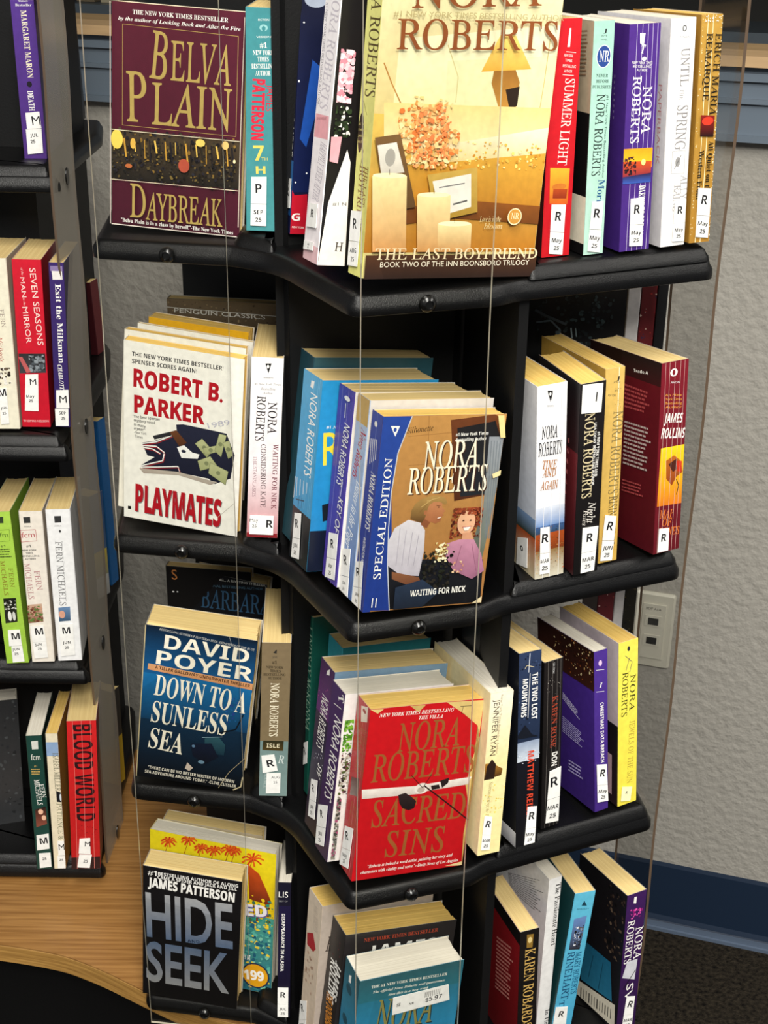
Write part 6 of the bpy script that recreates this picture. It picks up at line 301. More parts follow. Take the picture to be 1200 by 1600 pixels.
{"label":"dark navy paperback spine titled The Two Lost Mountains","group":"paperbacks filed spine out on the right side of the rack","kind":"s","cp":"#10141f","cl":"#0c0f18","page":"cream","pose":[0.1256,1.0511,1.1305,0.0145,0.0977,0.7303,0.023,0.1065,0.1946],"art":[["P","p",[0.1,194.4,22.8,194.4,22.8,107.0,0.1,107.0],"#2a3856","#1c2840"],["P","p",[0.1,107.0,22.8,107.0,22.8,87.6,0.1,87.6],"#8a98b0","#c8d0da"],["P","p",[0.1,87.6,22.8,87.6,22.8,0.1,0.1,0.1],"#0d0f18","#0a0a0e"],["P","n",0.0,112.9,23.0,194.6,["#3a4c70","#1c2840","#0f1626"],40,3],["P","l",[10.8,193.2,9.8,175.1],0.6,"#e8ecf4"],["P","l",[6.0,179.4,7.8,182.1,15.2,179.2],0.5,"#d8c8a0"],["P","t","THE TWO LOST",13.5,173.4,13.8,128.0,5.7,"#f4f2ec","b"],["P","t","MOUNTAINS",4.0,169.3,2.9,132.3,5.3,"#f4f2ec","b"],["P","l",[11.3,173.9,10.0,130.7],0.5,"#f4f2ec"],["P","p",[0.1,115.1,7.2,124.1,14.5,113.4,21.2,110.0,0.1,111.5],"#10141f"],["P","n",0.0,85.6,23.0,97.3,["#d8dee8","#a8b4c4"],14,3],["P","t","MATTHEW REILLY",10.8,97.0,10.4,26.5,6.3,"#d0432a","b"],["L","p",[0.1,194.4,106.4,194.4,106.4,0.1,0.1,0.1],"#10131c","#0a0b10"],["L","p",[0.1,15.6,106.4,15.6,106.4,0.1,0.1,0.1],"#c8c8cc","#8a8a90"]],"st":[["P",[11.4,40.4,21.0,38.8,20.2,16.8,9.8,17.9],"genre_label",[["R",0.5,0.42,0.42,"b"]],"#f1f0ec"],["P",[9.8,17.5,20.2,16.4,19.5,1.2,8.5,1.2],"date_label",[["May",0.5,0.36,0.24,"b"],["25",0.5,0.72,0.24,"b"]],"#f1f0ec"]]},
{"label":"worn narrow black paperback spine with a long white label, third tier","group":"paperbacks filed spine out on the right side of the rack","kind":"s","cp":"#171414","cl":"#0f0d0d","page":"cream","pose":[0.153,1.0891,1.063,-0.0286,0.0346,0.7303,0.0204,0.1061,0.1794],"art":[["P","p",[0.1,179.3,20.2,179.3,20.2,0.1,0.1,0.1],"#1c1818","#100e0e"],["P","l",[4.1,179.3,4.5,89.7,3.9,0.1],0.35,"#6a6460"],["P","l",[9.2,179.3,9.6,89.7,9.0,0.1],0.35,"#6a6460"],["P","l",[14.2,179.3,14.7,89.7,14.0,0.1],0.35,"#6a6460"],["P","l",[17.9,179.3,18.3,89.7,17.7,0.1],0.35,"#6a6460"],["P","t","KAREN ROSE",9.6,141.7,8.3,87.1,6.0,"#a0402c","S"],["P","t","DON",10.5,81.5,10.0,66.8,6.1,"#f4f2ec","b"],["P","t","USA TODAY",9.4,176.5,9.0,165.4,2.1,"#ccc","n"],["P","n",2.0,143.5,18.3,161.5,["#8a8680","#ccc8c0"],8,1.5]],"st":[["P",[7.4,62.7,20.3,64.1,19.5,31.3,5.5,31.9],"genre_label",[["R",0.5,0.42,0.42,"b"]],"#f1f0ec"],["P",[5.5,31.3,19.5,30.7,18.6,4.0,4.0,6.3],"date_label",[["MAR",0.5,0.36,0.24,"b"],["25",0.5,0.72,0.24,"b"]],"#f1f0ec"]]},
{"label":"purple paperback spine titled Christmas Data Breach","group":"paperbacks filed spine out on the right side of the rack","kind":"s","cp":"#432a80","cl":"#3a2070","page":"white","pose":[0.2064,1.1102,1.0841,-0.0337,0.0929,0.7303,0.0151,0.0933,0.1697],"art":[["P","p",[0.1,169.5,14.9,169.5,14.9,0.1,0.1,0.1],"#4a2f8c","#3f2678"],["P","t","CHRISTMAS DATA BREACH",6.7,115.6,7.2,51.8,3.7,"#f4f2ec","b"],["P","e",7.0,156.8,1.9,3.0,"#e8c8e8"],["P","t","I",5.6,132.0,8.0,131.2,4.9,"#f4f2ec","S"],["P","l",[2.3,150.7,11.4,149.0],0.4,"#f4f2ec"],["P","l",[2.1,128.3,11.3,126.5],0.4,"#f4f2ec"],["L","p",[0.1,169.5,93.2,169.5,93.2,129.0,0.1,129.0],"#2a140e","#3a1c14"],["L","n",28.0,132.4,93.3,169.7,["#d8b070","#8a4a24","#140c0a","#f0dca8","#5a2a18"],60,4],["L","p",[0.1,129.0,93.2,129.0,93.2,0.1,0.1,0.1],"#452a88","#37206c"],["L","l",[42.8,106.3,46.4,104.9],0.99,"#d8d0f0"],["L","l",[47.0,104.7,48.4,104.2],0.99,"#d8d0f0"],["L","l",[49.0,104.0,51.3,103.1],0.99,"#d8d0f0"],["L","l",[51.9,102.9,53.8,102.2],0.99,"#d8d0f0"],["L","l",[54.4,102.0,56.1,101.3],0.99,"#d8d0f0"],["L","l",[56.6,101.1,58.6,100.4],0.99,"#d8d0f0"],["L","l",[59.2,100.2,61.7,99.2],0.99,"#d8d0f0"],["L","l",[62.3,99.0,64.9,98.0],0.99,"#d8d0f0"],["L","l",[65.5,97.8,67.0,97.2],0.99,"#d8d0f0"],["L","l",[42.7,104.3,46.3,103.0],0.99,"#d8d0f0"],["L","l",[46.8,102.8,48.9,102.0],0.99,"#d8d0f0"],["L","l",[49.5,101.8,53.6,100.3],0.99,"#d8d0f0"],["L","l",[54.2,100.1,55.7,99.5],0.99,"#d8d0f0"],["L","l",[56.3,99.3,59.8,98.0],0.99,"#d8d0f0"],["L","l",[60.4,97.8,63.1,96.7],0.99,"#d8d0f0"],["L","l",[63.6,96.5,66.8,95.3],0.99,"#d8d0f0"],["L","l",[42.7,102.4,44.7,101.6],0.99,"#d8d0f0"],["L","l",[45.3,101.4,49.2,99.9],0.99,"#d8d0f0"],["L","l",[49.8,99.7,54.2,98.1],0.99,"#d8d0f0"],["L","l",[54.8,97.9,57.2,97.0],0.99,"#d8d0f0"],["L","l",[57.7,96.7,61.3,95.4],0.99,"#d8d0f0"],["L","l",[61.9,95.2,65.0,94.1],0.99,"#d8d0f0"],["L","l",[42.6,100.4,44.3,99.8],0.99,"#d8d0f0"],["L","l",[44.9,99.5,46.4,99.0],0.99,"#d8d0f0"],["L","l",[47.0,98.8,48.9,98.0],0.99,"#d8d0f0"],["L","l",[49.5,97.8,53.7,96.3],0.99,"#d8d0f0"],["L","l",[54.2,96.1,56.0,95.4],0.99,"#d8d0f0"],["L","l",[56.5,95.2,59.3,94.2],0.99,"#d8d0f0"],["L","l",[59.8,94.0,64.3,92.4],0.99,"#d8d0f0"],["L","l",[64.8,92.1,67.9,91.0],0.99,"#d8d0f0"],["L","l",[68.5,90.8,70.3,90.1],0.99,"#d8d0f0"],["L","l",[42.1,80.4,46.8,79.8],1.02,"#b8aee0"],["L","l",[47.5,79.7,49.3,79.5],1.02,"#b8aee0"],["L","l",[50.0,79.4,53.0,79.0],1.02,"#b8aee0"],["L","l",[53.8,78.9,56.1,78.6],1.02,"#b8aee0"],["L","l",[56.9,78.5,59.0,78.2],1.02,"#b8aee0"],["L","l",[59.8,78.1,62.3,77.8],1.02,"#b8aee0"],["L","l",[63.0,77.7,66.2,77.3],1.02,"#b8aee0"],["L","l",[66.9,77.2,70.3,76.7],1.02,"#b8aee0"],["L","l",[71.0,76.6,73.0,76.4],1.02,"#b8aee0"],["L","l",[42.1,78.1,46.6,77.6],1.02,"#b8aee0"],["L","l",[47.3,77.5,49.9,77.2],1.02,"#b8aee0"],["L","l",[50.7,77.1,55.9,76.4],1.02,"#b8aee0"],["L","l",[56.7,76.4,58.6,76.1],1.02,"#b8aee0"],["L","l",[59.3,76.0,63.8,75.5],1.02,"#b8aee0"],["L","l",[64.5,75.4,68.0,75.0],1.02,"#b8aee0"],["L","l",[68.7,74.9,72.7,74.4],1.02,"#b8aee0"],["L","l",[42.0,75.9,44.6,75.6],1.02,"#b8aee0"],["L","l",[45.3,75.5,50.3,74.9],1.02,"#b8aee0"],["L","l",[51.0,74.8,56.7,74.2],1.02,"#b8aee0"],["L","l",[57.4,74.1,60.5,73.8],1.02,"#b8aee0"],["L","l",[61.2,73.7,65.8,73.2],1.02,"#b8aee0"],["L","l",[66.5,73.1,70.4,72.6],1.02,"#b8aee0"],["L","l",[41.9,73.6,44.1,73.4],1.02,"#b8aee0"],["L","l",[44.8,73.3,46.8,73.1],1.02,"#b8aee0"],["L","l",[47.5,73.0,50.0,72.8],1.02,"#b8aee0"],["L","l",[50.7,72.7,56.0,72.1],1.02,"#b8aee0"],["L","l",[56.7,72.0,58.9,71.8],1.02,"#b8aee0"],["L","l",[59.7,71.7,63.1,71.4],1.02,"#b8aee0"],["L","l",[63.9,71.3,69.5,70.7],1.02,"#b8aee0"],["L","l",[70.2,70.6,74.1,70.2],1.02,"#b8aee0"],["L","l",[74.9,70.1,77.2,69.9],1.02,"#b8aee0"],["L","l",[41.9,71.4,46.4,70.9],1.02,"#b8aee0"],["L","l",[47.2,70.8,52.3,70.3],1.02,"#b8aee0"],["L","l",[53.0,70.3,54.9,70.1],1.02,"#b8aee0"],["L","l",[55.6,70.0,60.4,69.5],1.02,"#b8aee0"],["L","l",[61.1,69.5,66.9,68.9],1.02,"#b8aee0"],["L","l",[67.6,68.8,71.9,68.4],1.02,"#b8aee0"],["L","l",[41.8,69.1,46.8,68.6],1.02,"#b8aee0"],["L","l",[47.5,68.6,49.7,68.4],1.02,"#b8aee0"],["L","l",[50.5,68.3,54.1,68.0],1.02,"#b8aee0"],["L","l",[54.8,67.9,60.2,67.4],1.02,"#b8aee0"],["L","l",[60.9,67.4,63.9,67.1],1.02,"#b8aee0"],["L","l",[64.6,67.0,67.6,66.8],1.02,"#b8aee0"],["L","l",[68.3,66.7,70.7,66.5],1.02,"#b8aee0"],["L","l",[41.8,66.8,46.3,66.5],1.02,"#b8aee0"],["L","l",[47.0,66.4,49.7,66.2],1.02,"#b8aee0"],["L","l",[50.4,66.1,53.3,65.9],1.02,"#b8aee0"],["L","l",[54.0,65.8,57.8,65.5],1.02,"#b8aee0"],["L","l",[58.5,65.5,60.5,65.3],1.02,"#b8aee0"],["L","l",[61.3,65.2,65.4,64.9],1.02,"#b8aee0"],["L","l",[66.1,64.8,68.5,64.6],1.02,"#b8aee0"],["L","l",[41.7,64.6,46.3,64.2],1.02,"#b8aee0"],["L","l",[47.1,64.2,49.3,64.0],1.02,"#b8aee0"],["L","l",[50.0,64.0,53.5,63.7],1.02,"#b8aee0"],["L","l",[54.2,63.6,58.8,63.3],1.02,"#b8aee0"],["L","l",[59.5,63.3,63.0,63.0],1.02,"#b8aee0"],["L","l",[63.7,62.9,65.7,62.8],1.02,"#b8aee0"],["L","l",[66.4,62.7,70.4,62.5],1.02,"#b8aee0"],["L","l",[71.1,62.4,74.3,62.2],1.02,"#b8aee0"],["L","l",[51.9,36.9,55.0,37.1],1.61,"#b8aee0"],["L","l",[55.5,37.2,56.7,37.3],1.61,"#b8aee0"],["L","l",[57.2,37.3,59.2,37.5],1.61,"#b8aee0"],["L","l",[59.7,37.5,61.3,37.7],1.61,"#b8aee0"],["L","l",[61.8,37.7,63.3,37.9],1.61,"#b8aee0"],["L","l",[63.8,37.9,65.5,38.0],1.61,"#b8aee0"],["L","l",[65.9,38.1,68.1,38.3],1.61,"#b8aee0"],["L","l",[68.6,38.3,70.8,38.5],1.61,"#b8aee0"],["L","l",[71.3,38.5,72.6,38.7],1.61,"#b8aee0"],["L","l",[51.8,33.3,54.8,33.6],1.61,"#b8aee0"],["L","l",[55.3,33.6,57.1,33.8],1.61,"#b8aee0"],["L","l",[57.6,33.8,61.1,34.1],1.61,"#b8aee0"],["L","l",[61.6,34.2,62.9,34.3],1.61,"#b8aee0"],["L","l",[63.4,34.3,66.4,34.6],1.61,"#b8aee0"],["L","l",[66.9,34.6,69.2,34.8],1.61,"#b8aee0"],["L","l",[69.7,34.9,72.4,35.1],1.61,"#b8aee0"],["L","l",[51.7,29.7,53.5,29.9],1.61,"#b8aee0"],["L","l",[54.0,29.9,57.3,30.2],1.61,"#b8aee0"],["L","l",[57.8,30.3,61.6,30.6],1.61,"#b8aee0"],["L","l",[62.1,30.7,64.2,30.8],1.61,"#b8aee0"],["L","l",[64.6,30.9,67.7,31.2],1.61,"#b8aee0"],["L","l",[68.2,31.2,70.8,31.4],1.61,"#b8aee0"],["L","l",[51.6,26.1,53.1,26.3],1.61,"#b8aee0"],["L","l",[53.6,26.3,54.9,26.4],1.61,"#b8aee0"],["L","l",[55.4,26.5,57.1,26.6],1.61,"#b8aee0"],["L","l",[57.5,26.7,61.1,27.0],1.61,"#b8aee0"],["L","l",[61.6,27.1,63.1,27.2],1.61,"#b8aee0"],["L","l",[63.6,27.3,65.9,27.5],1.61,"#b8aee0"],["L","l",[66.4,27.5,70.2,27.9],1.61,"#b8aee0"],["L","l",[70.7,27.9,73.3,28.2],1.61,"#b8aee0"],["L","l",[73.8,28.2,75.4,28.3],1.61,"#b8aee0"]],"st":[["P",[1.5,52.0,13.0,48.9,13.8,26.9,2.0,29.5],"genre_label",[["R",0.5,0.42,0.42,"b"]],"#f1f0ec"],["P",[2.0,29.1,13.8,26.5,14.5,8.6,2.3,10.8],"date_label",[["May",0.5,0.36,0.24,"b"],["25",0.5,0.72,0.24,"b"]],"#f1f0ec"]]},
{"label":"bright yellow paperback spine titled Jewels of the Sun","group":"paperbacks filed spine out on the right side of the rack","kind":"s","cp":"#f0e25a","cl":"#c9bcc0","page":"old","pose":[0.2295,1.1215,1.0872,-0.0382,0.0752,0.7303,0.0221,0.096,0.1756],"art":[["P","p",[0.1,175.5,21.9,175.5,21.9,0.1,0.1,0.1],"#f3e65c","#ecdc4c"],["P","t","NORA",13.9,139.2,12.7,101.1,5.7,"#3a3a14","s"],["P","t","ROBERTS",4.8,143.8,3.6,97.2,6.1,"#3a3a14","s"],["P","t","JEWELS OF THE SUN",13.3,90.2,10.8,22.3,5.8,"#b0963a","s"],["P","e",11.3,167.3,1.5,2.6,"#333"],["P","l",[7.3,161.0,14.6,153.3],0.6,"#555"],["P","l",[12.5,157.6,8.5,145.6],0.6,"#555"],["P","l",[15.6,153.0,12.7,142.5],0.6,"#555"],["L","p",[0.1,175.5,95.8,175.5,95.8,87.8,0.1,87.8],"#cdc0c2","#b8a8ac"],["L","p",[0.1,87.8,95.8,87.8,95.8,0.1,0.1,0.1],"#141014","#2a1c1e"],["L","p",[19.2,52.7,86.4,52.7,86.4,8.8,19.2,8.8],"#b8989c"]],"st":[["P",[4.5,21.5,16.2,17.9,14.3,2.8,3.1,5.7],"genre_label",[["R",0.5,0.4,0.25,"n"]],"#f4efc0"]]},
{"label":"cream page block of a paperback at the back, under the third shelf","group":"paperbacks shown cover out on the left side of the rack","kind":"c","cp":"#c9b89a","cl":"#b8a888","page":"cream","pose":[-0.2427,1.2507,1.7455,0.0631,-0.0247,0.4453,0.1105,0.0168,0.1722],"art":[],"st":[]},
{"label":"yellow and teal palm tree book with a price of 199, behind Hide and Seek","group":"paperbacks shown cover out on the left side of the rack","kind":"c","cp":"#ecd81c","cl":"#e0cc18","page":"white","pose":[-0.2495,1.2078,1.8135,0.0321,0.0488,0.4453,0.1399,0.0208,0.1819],"art":[["P","p",[0.1,181.7,139.8,181.7,139.8,100.0,0.1,100.0],"#f2de20","#e8c418"],["P","p",[0.1,100.0,139.8,100.0,139.8,0.1,0.1,0.1],"#4a9a8c","#2a6a7c"],["P","l",[21.3,170.7,26.7,173.6,30.3,171.6],2.0,"#e8661c"],["P","l",[21.3,170.7,25.4,170.4,28.1,167.2],2.0,"#d8401c"],["P","l",[21.3,170.7,22.2,168.1,22.8,163.9],2.0,"#e8661c"],["P","l",[21.3,170.7,18.5,167.8,16.7,163.3],2.0,"#d8401c"],["P","l",[21.3,170.7,16.2,169.7,12.7,165.6],2.0,"#e8661c"],["P","l",[21.3,170.7,16.2,172.8,12.8,169.7],2.0,"#d8401c"],["P","l",[21.3,170.7,18.6,175.7,16.8,173.8],2.0,"#e8661c"],["P","l",[21.3,170.7,22.3,177.0,22.9,175.8],2.0,"#d8401c"],["P","l",[21.3,170.7,25.4,176.2,28.2,174.9],2.0,"#e8661c"],["P","l",[21.3,170.7,15.8,151.3],0.6,"#a83a14"],["P","l",[43.7,177.9,49.0,180.7,52.6,178.7],2.0,"#e8661c"],["P","l",[43.7,177.9,47.8,177.5,50.5,174.4],2.0,"#d8401c"],["P","l",[43.7,177.9,44.6,175.3,45.2,171.1],2.0,"#e8661c"],["P","l",[43.7,177.9,41.0,175.0,39.2,170.5],2.0,"#d8401c"],["P","l",[43.7,177.9,38.6,176.8,35.3,172.7],2.0,"#e8661c"],["P","l",[43.7,177.9,38.6,179.9,35.3,176.9],2.0,"#d8401c"],["P","l",[43.7,177.9,41.0,181.7,39.3,180.9],2.0,"#e8661c"],["P","l",[43.7,177.9,44.6,181.7,45.3,181.7],2.0,"#d8401c"],["P","l",[43.7,177.9,47.8,181.7,50.6,181.7],2.0,"#e8661c"],["P","l",[43.7,177.9,38.4,158.6],0.6,"#a83a14"],["P","l",[58.0,171.2,63.1,173.9,66.6,171.9],2.0,"#e8661c"],["P","l",[58.0,171.2,61.9,170.9,64.6,167.8],2.0,"#d8401c"],["P","l",[58.0,171.2,58.9,168.7,59.5,164.6],2.0,"#e8661c"],["P","l",[58.0,171.2,55.4,168.4,53.7,164.0],2.0,"#d8401c"],["P","l",[58.0,171.2,53.2,170.2,50.0,166.2],2.0,"#e8661c"],["P","l",[58.0,171.2,53.2,173.2,50.0,170.1],2.0,"#d8401c"],["P","l",[58.0,171.2,55.4,175.9,53.8,174.0],2.0,"#e8661c"],["P","l",[58.0,171.2,58.9,177.2,59.6,176.0],2.0,"#d8401c"],["P","l",[58.0,171.2,61.9,176.4,64.6,175.1],2.0,"#e8661c"],["P","l",[58.0,171.2,52.8,151.8],0.6,"#a83a14"],["P","l",[72.2,171.4,77.5,174.3,81.1,172.3],2.0,"#e8661c"],["P","l",[72.2,171.4,76.3,171.1,79.1,168.0],2.0,"#d8401c"],["P","l",[72.2,171.4,73.2,168.8,73.8,164.7],2.0,"#e8661c"],["P","l",[72.2,171.4,69.6,168.5,67.8,164.0],2.0,"#d8401c"],["P","l",[72.2,171.4,67.2,170.4,63.9,166.3],2.0,"#e8661c"],["P","l",[72.2,171.4,67.2,173.5,63.9,170.4],2.0,"#d8401c"],["P","l",[72.2,171.4,69.6,176.4,67.9,174.5],2.0,"#e8661c"],["P","l",[72.2,171.4,73.2,177.7,73.8,176.5],2.0,"#d8401c"],["P","l",[72.2,171.4,76.3,176.8,79.1,175.6],2.0,"#e8661c"],["P","l",[72.2,171.4,67.1,152.1],0.6,"#a83a14"],["P","l",[89.0,176.3,94.8,179.2,98.7,177.4],2.0,"#e8661c"],["P","l",[89.0,176.3,93.5,175.8,96.5,172.6],2.0,"#d8401c"],["P","l",[89.0,176.3,90.0,173.3,90.8,169.0],2.0,"#e8661c"],["P","l",[89.0,176.3,86.1,173.0,84.2,168.3],2.0,"#d8401c"],["P","l",[89.0,176.3,83.5,175.0,79.9,170.8],2.0,"#e8661c"],["P","l",[89.0,176.3,83.5,178.4,79.9,175.3],2.0,"#d8401c"],["P","l",[89.0,176.3,86.1,181.5,84.2,179.7],2.0,"#e8661c"],["P","l",[89.0,176.3,90.0,181.7,90.7,181.7],2.0,"#d8401c"],["P","l",[89.0,176.3,93.4,181.7,96.4,181.0],2.0,"#e8661c"],["P","l",[89.0,176.3,84.0,157.1],0.6,"#a83a14"],["P","l",[114.7,170.3,121.9,173.6,126.9,172.0],2.0,"#e8661c"],["P","l",[114.7,170.3,120.3,169.2,124.2,165.9],2.0,"#d8401c"],["P","l",[114.7,170.3,116.0,166.0,117.0,161.4],2.0,"#e8661c"],["P","l",[114.7,170.3,111.0,165.6,108.7,160.4],2.0,"#d8401c"],["P","l",[114.7,170.3,107.7,168.2,103.2,163.6],2.0,"#e8661c"],["P","l",[114.7,170.3,107.7,172.5,103.1,169.4],2.0,"#d8401c"],["P","l",[114.7,170.3,110.9,176.5,108.5,175.0],2.0,"#e8661c"],["P","l",[114.7,170.3,115.8,178.3,116.8,177.8],2.0,"#d8401c"],["P","l",[114.7,170.3,120.2,177.2,124.0,176.6],2.0,"#e8661c"],["P","l",[114.7,170.3,109.8,151.1],0.6,"#a83a14"],["P","l",[95.2,175.8,99.4,178.3,102.2,176.2],2.0,"#e8661c"],["P","l",[95.2,175.8,98.4,175.8,100.6,172.7],2.0,"#d8401c"],["P","l",[95.2,175.8,95.9,174.0,96.5,170.1],2.0,"#e8661c"],["P","l",[95.2,175.8,93.1,173.8,91.7,169.6],2.0,"#d8401c"],["P","l",[95.2,175.8,91.2,175.2,88.6,171.4],2.0,"#e8661c"],["P","l",[95.2,175.8,91.2,177.7,88.6,174.7],2.0,"#d8401c"],["P","l",[95.2,175.8,93.0,180.0,91.7,177.9],2.0,"#e8661c"],["P","l",[95.2,175.8,95.9,181.0,96.4,179.5],2.0,"#d8401c"],["P","l",[95.2,175.8,98.4,180.3,100.6,178.8],2.0,"#e8661c"],["P","l",[95.2,175.8,90.2,156.6],0.6,"#a83a14"],["P","p",[109.5,163.1,122.1,154.0,131.4,134.0,138.1,117.3,112.3,119.2],"#d8541c","#6a2a14"],["P","n",109.4,89.5,138.7,125.6,["#3a6a4a","#e8c820","#7a2a14","#2a8a7a"],40,8],["P","n",107.6,4.0,137.9,94.5,["#3a8a8c","#5ab0a0","#1c5a74","#7ac0a8","#e8c83a"],90,9],["P","t","FRIED",76.9,93.9,134.5,101.6,14.4,"#5a4a8a","k"],["P","t","FRIED",75.8,94.9,133.4,102.5,14.4,"#e9e4ec","k"],["P","e",121.8,22.9,15.8,16.6,"#1c2a4a"],["P","e",121.8,22.9,14.2,14.9,"#e0a018"],["P","t","$199",101.9,15.1,131.9,18.0,12.4,"#f4f2ec","k"],["P","t","ONLY AT",102.3,40.9,115.9,41.7,6.4,"#f4f2ec","b"]],"st":[]},
{"label":"black paperback titled Hide and Seek in tall silver letters","group":"paperbacks shown cover out on the left side of the rack","kind":"c","cp":"#0c0b0d","cl":"#111013","page":"cream","pose":[-0.2517,1.1681,1.713,0.0742,-0.051,0.4453,0.1037,0.0256,0.179],"art":[["P","p",[0.1,178.9,103.5,178.9,103.5,0.1,0.1,0.1],"#131113","#0c0b0d"],["P","t","#1",5.2,167.8,14.4,167.5,6.8,"#f4f2ec","b"],["P","t","BESTSELLING AUTHOR OF ALONG",16.1,169.1,99.6,170.5,4.3,"#f4f2ec","b"],["P","t","CAME A SPIDER AND JACK AND JILL",15.6,164.3,98.4,166.0,4.3,"#f4f2ec","b"],["P","t","JAMES PATTERSON",5.5,152.2,96.4,150.4,12.5,"#f4f2ec","k"],["P","t","HIDE",4.5,84.1,96.7,87.1,62.8,"#a2a3a5|#5a6c88","n2"],["P","t","SEEK",4.1,20.7,94.7,22.1,58.6,"#5a6c88|#949598","n2"],["P","t","AND",48.3,84.4,61.3,85.5,4.0,"#1a2a44","b"],["L","t","HIDE AND SEEK",5.8,101.7,14.1,46.0,11.1,"#8a8a90","n"],["L","e",23.9,25.5,1.8,2.8,"#e8e0d8"],["L","e",23.9,25.5,1.8,1.4,"#c03a2a"]],"st":[]},
{"label":"narrow black spine titled Disappearance in Alaska with a white page block","group":"paperbacks filed spine out beside the black divider","kind":"s","cp":"#0e0c18","cl":"#0c0b12","page":"white","pose":[-0.1031,1.1246,1.5682,0.0157,0.0949,0.4553,0.013,0.0786,0.1634],"art":[["P","p",[0.1,163.2,12.9,163.2,12.9,135.6,0.1,135.6],"#141224"],["P","p",[0.1,135.6,12.9,135.6,12.9,0.1,0.1,0.1],"#1a1438","#0e0a1c"],["P","t","LIS",0.4,145.8,9.8,145.7,6.8,"#f4f2ec","n"],["P","t","BEST OF",0.8,140.5,9.6,140.4,1.7,"#999","n"],["P","t","DISAPPEARANCE IN ALASKA",3.8,126.2,2.7,56.9,3.3,"#f4f2ec","b"]],"st":[["P",[0.1,37.4,11.1,37.4,11.1,16.6,0.1,17.3],"genre_label",[["R",0.5,0.42,0.42,"b"]],"#f1f0ec"],["P",[0.1,16.9,11.1,16.3,11.1,1.2,0.1,1.2],"date_label",[["JUL",0.5,0.36,0.24,"b"],["25",0.5,0.72,0.24,"b"]],"#f1f0ec"]]},
{"label":"beige paperback spine with a red emblem, leftmost of the bottom front stack","group":"paperbacks stacked cover out at the front corner of the rack","kind":"c","cp":"#b8aba0","cl":"#d6c6b2","page":"old","pose":[-0.0655,1.059,1.1437,0.0975,0.0598,0.4453,0.12,0.0342,0.19],"art":[["P","p",[0.1,189.9,119.9,189.9,119.9,0.1,0.1,0.1],"#b5a79a","#a89a90"],["P","t","F",6.4,137.7,11.9,136.9,16.0,"#3a302c","s"],["L","p",[0.1,189.9,34.0,189.9,34.0,0.1,0.1,0.1],"#d8c8b4","#cdb8a2"],["L","p",[2.2,139.3,16.9,148.3,25.9,135.7,20.2,128.8,4.3,126.7],"#a8202a"],["L","t","NORA ROBERTS",13.6,180.5,17.5,152.7,9.8,"#a8988a","i"],["L","n",2.9,79.0,23.6,122.2,["#b89a84","#9a7a68","#d8c0a8"],20,7]],"st":[["L",[0.1,56.8,15.3,67.6,17.3,46.5,0.1,33.9],"genre_label",[["R",0.5,0.42,0.42,"b"]],"#f1f0ec"],["L",[0.1,33.5,17.3,46.1,19.0,29.1,0.1,15.0],"date_label",[["MAY",0.5,0.36,0.24,"b"],["25",0.5,0.72,0.24,"b"]],"#f1f0ec"]]},
{"label":"black paperback right behind the teal one with a price sticker, bottom tier","group":"paperbacks stacked cover out at the front corner of the rack","kind":"c","cp":"#211d1e","cl":"#141214","page":"old","pose":[-0.0495,1.0277,1.1665,0.1452,0.0636,0.4453,0.1175,0.0337,0.1759],"art":[["P","p",[0.1,175.7,117.3,175.7,117.3,0.1,0.1,0.1],"#2a2626","#1c1a1a"],["P","t","NEW YORK TIMES BESTSELLER",19.9,165.3,98.4,165.2,4.0,"#b0452c","S"],["P","t","JAMES",25.8,144.8,98.8,143.6,15.0,"#f4f2ec","b"],["L","p",[0.1,175.7,33.5,175.7,33.5,0.1,0.1,0.1],"#1a1818","#141212"],["L","t","JAMES",22.3,138.4,21.0,99.0,11.0,"#f4f2ec","b"],["L","t","ROLLINS",7.7,133.7,11.1,90.0,15.0,"#f4f2ec","b"],["L","n",3.4,123.1,30.3,161.8,["#7a2430","#3a3a3a","#5a1c24"],14,3],["L","t","THE DOOMSDAY KEY",7.9,95.8,17.3,43.5,15.9,"#d88a2c","b"]],"st":[]},
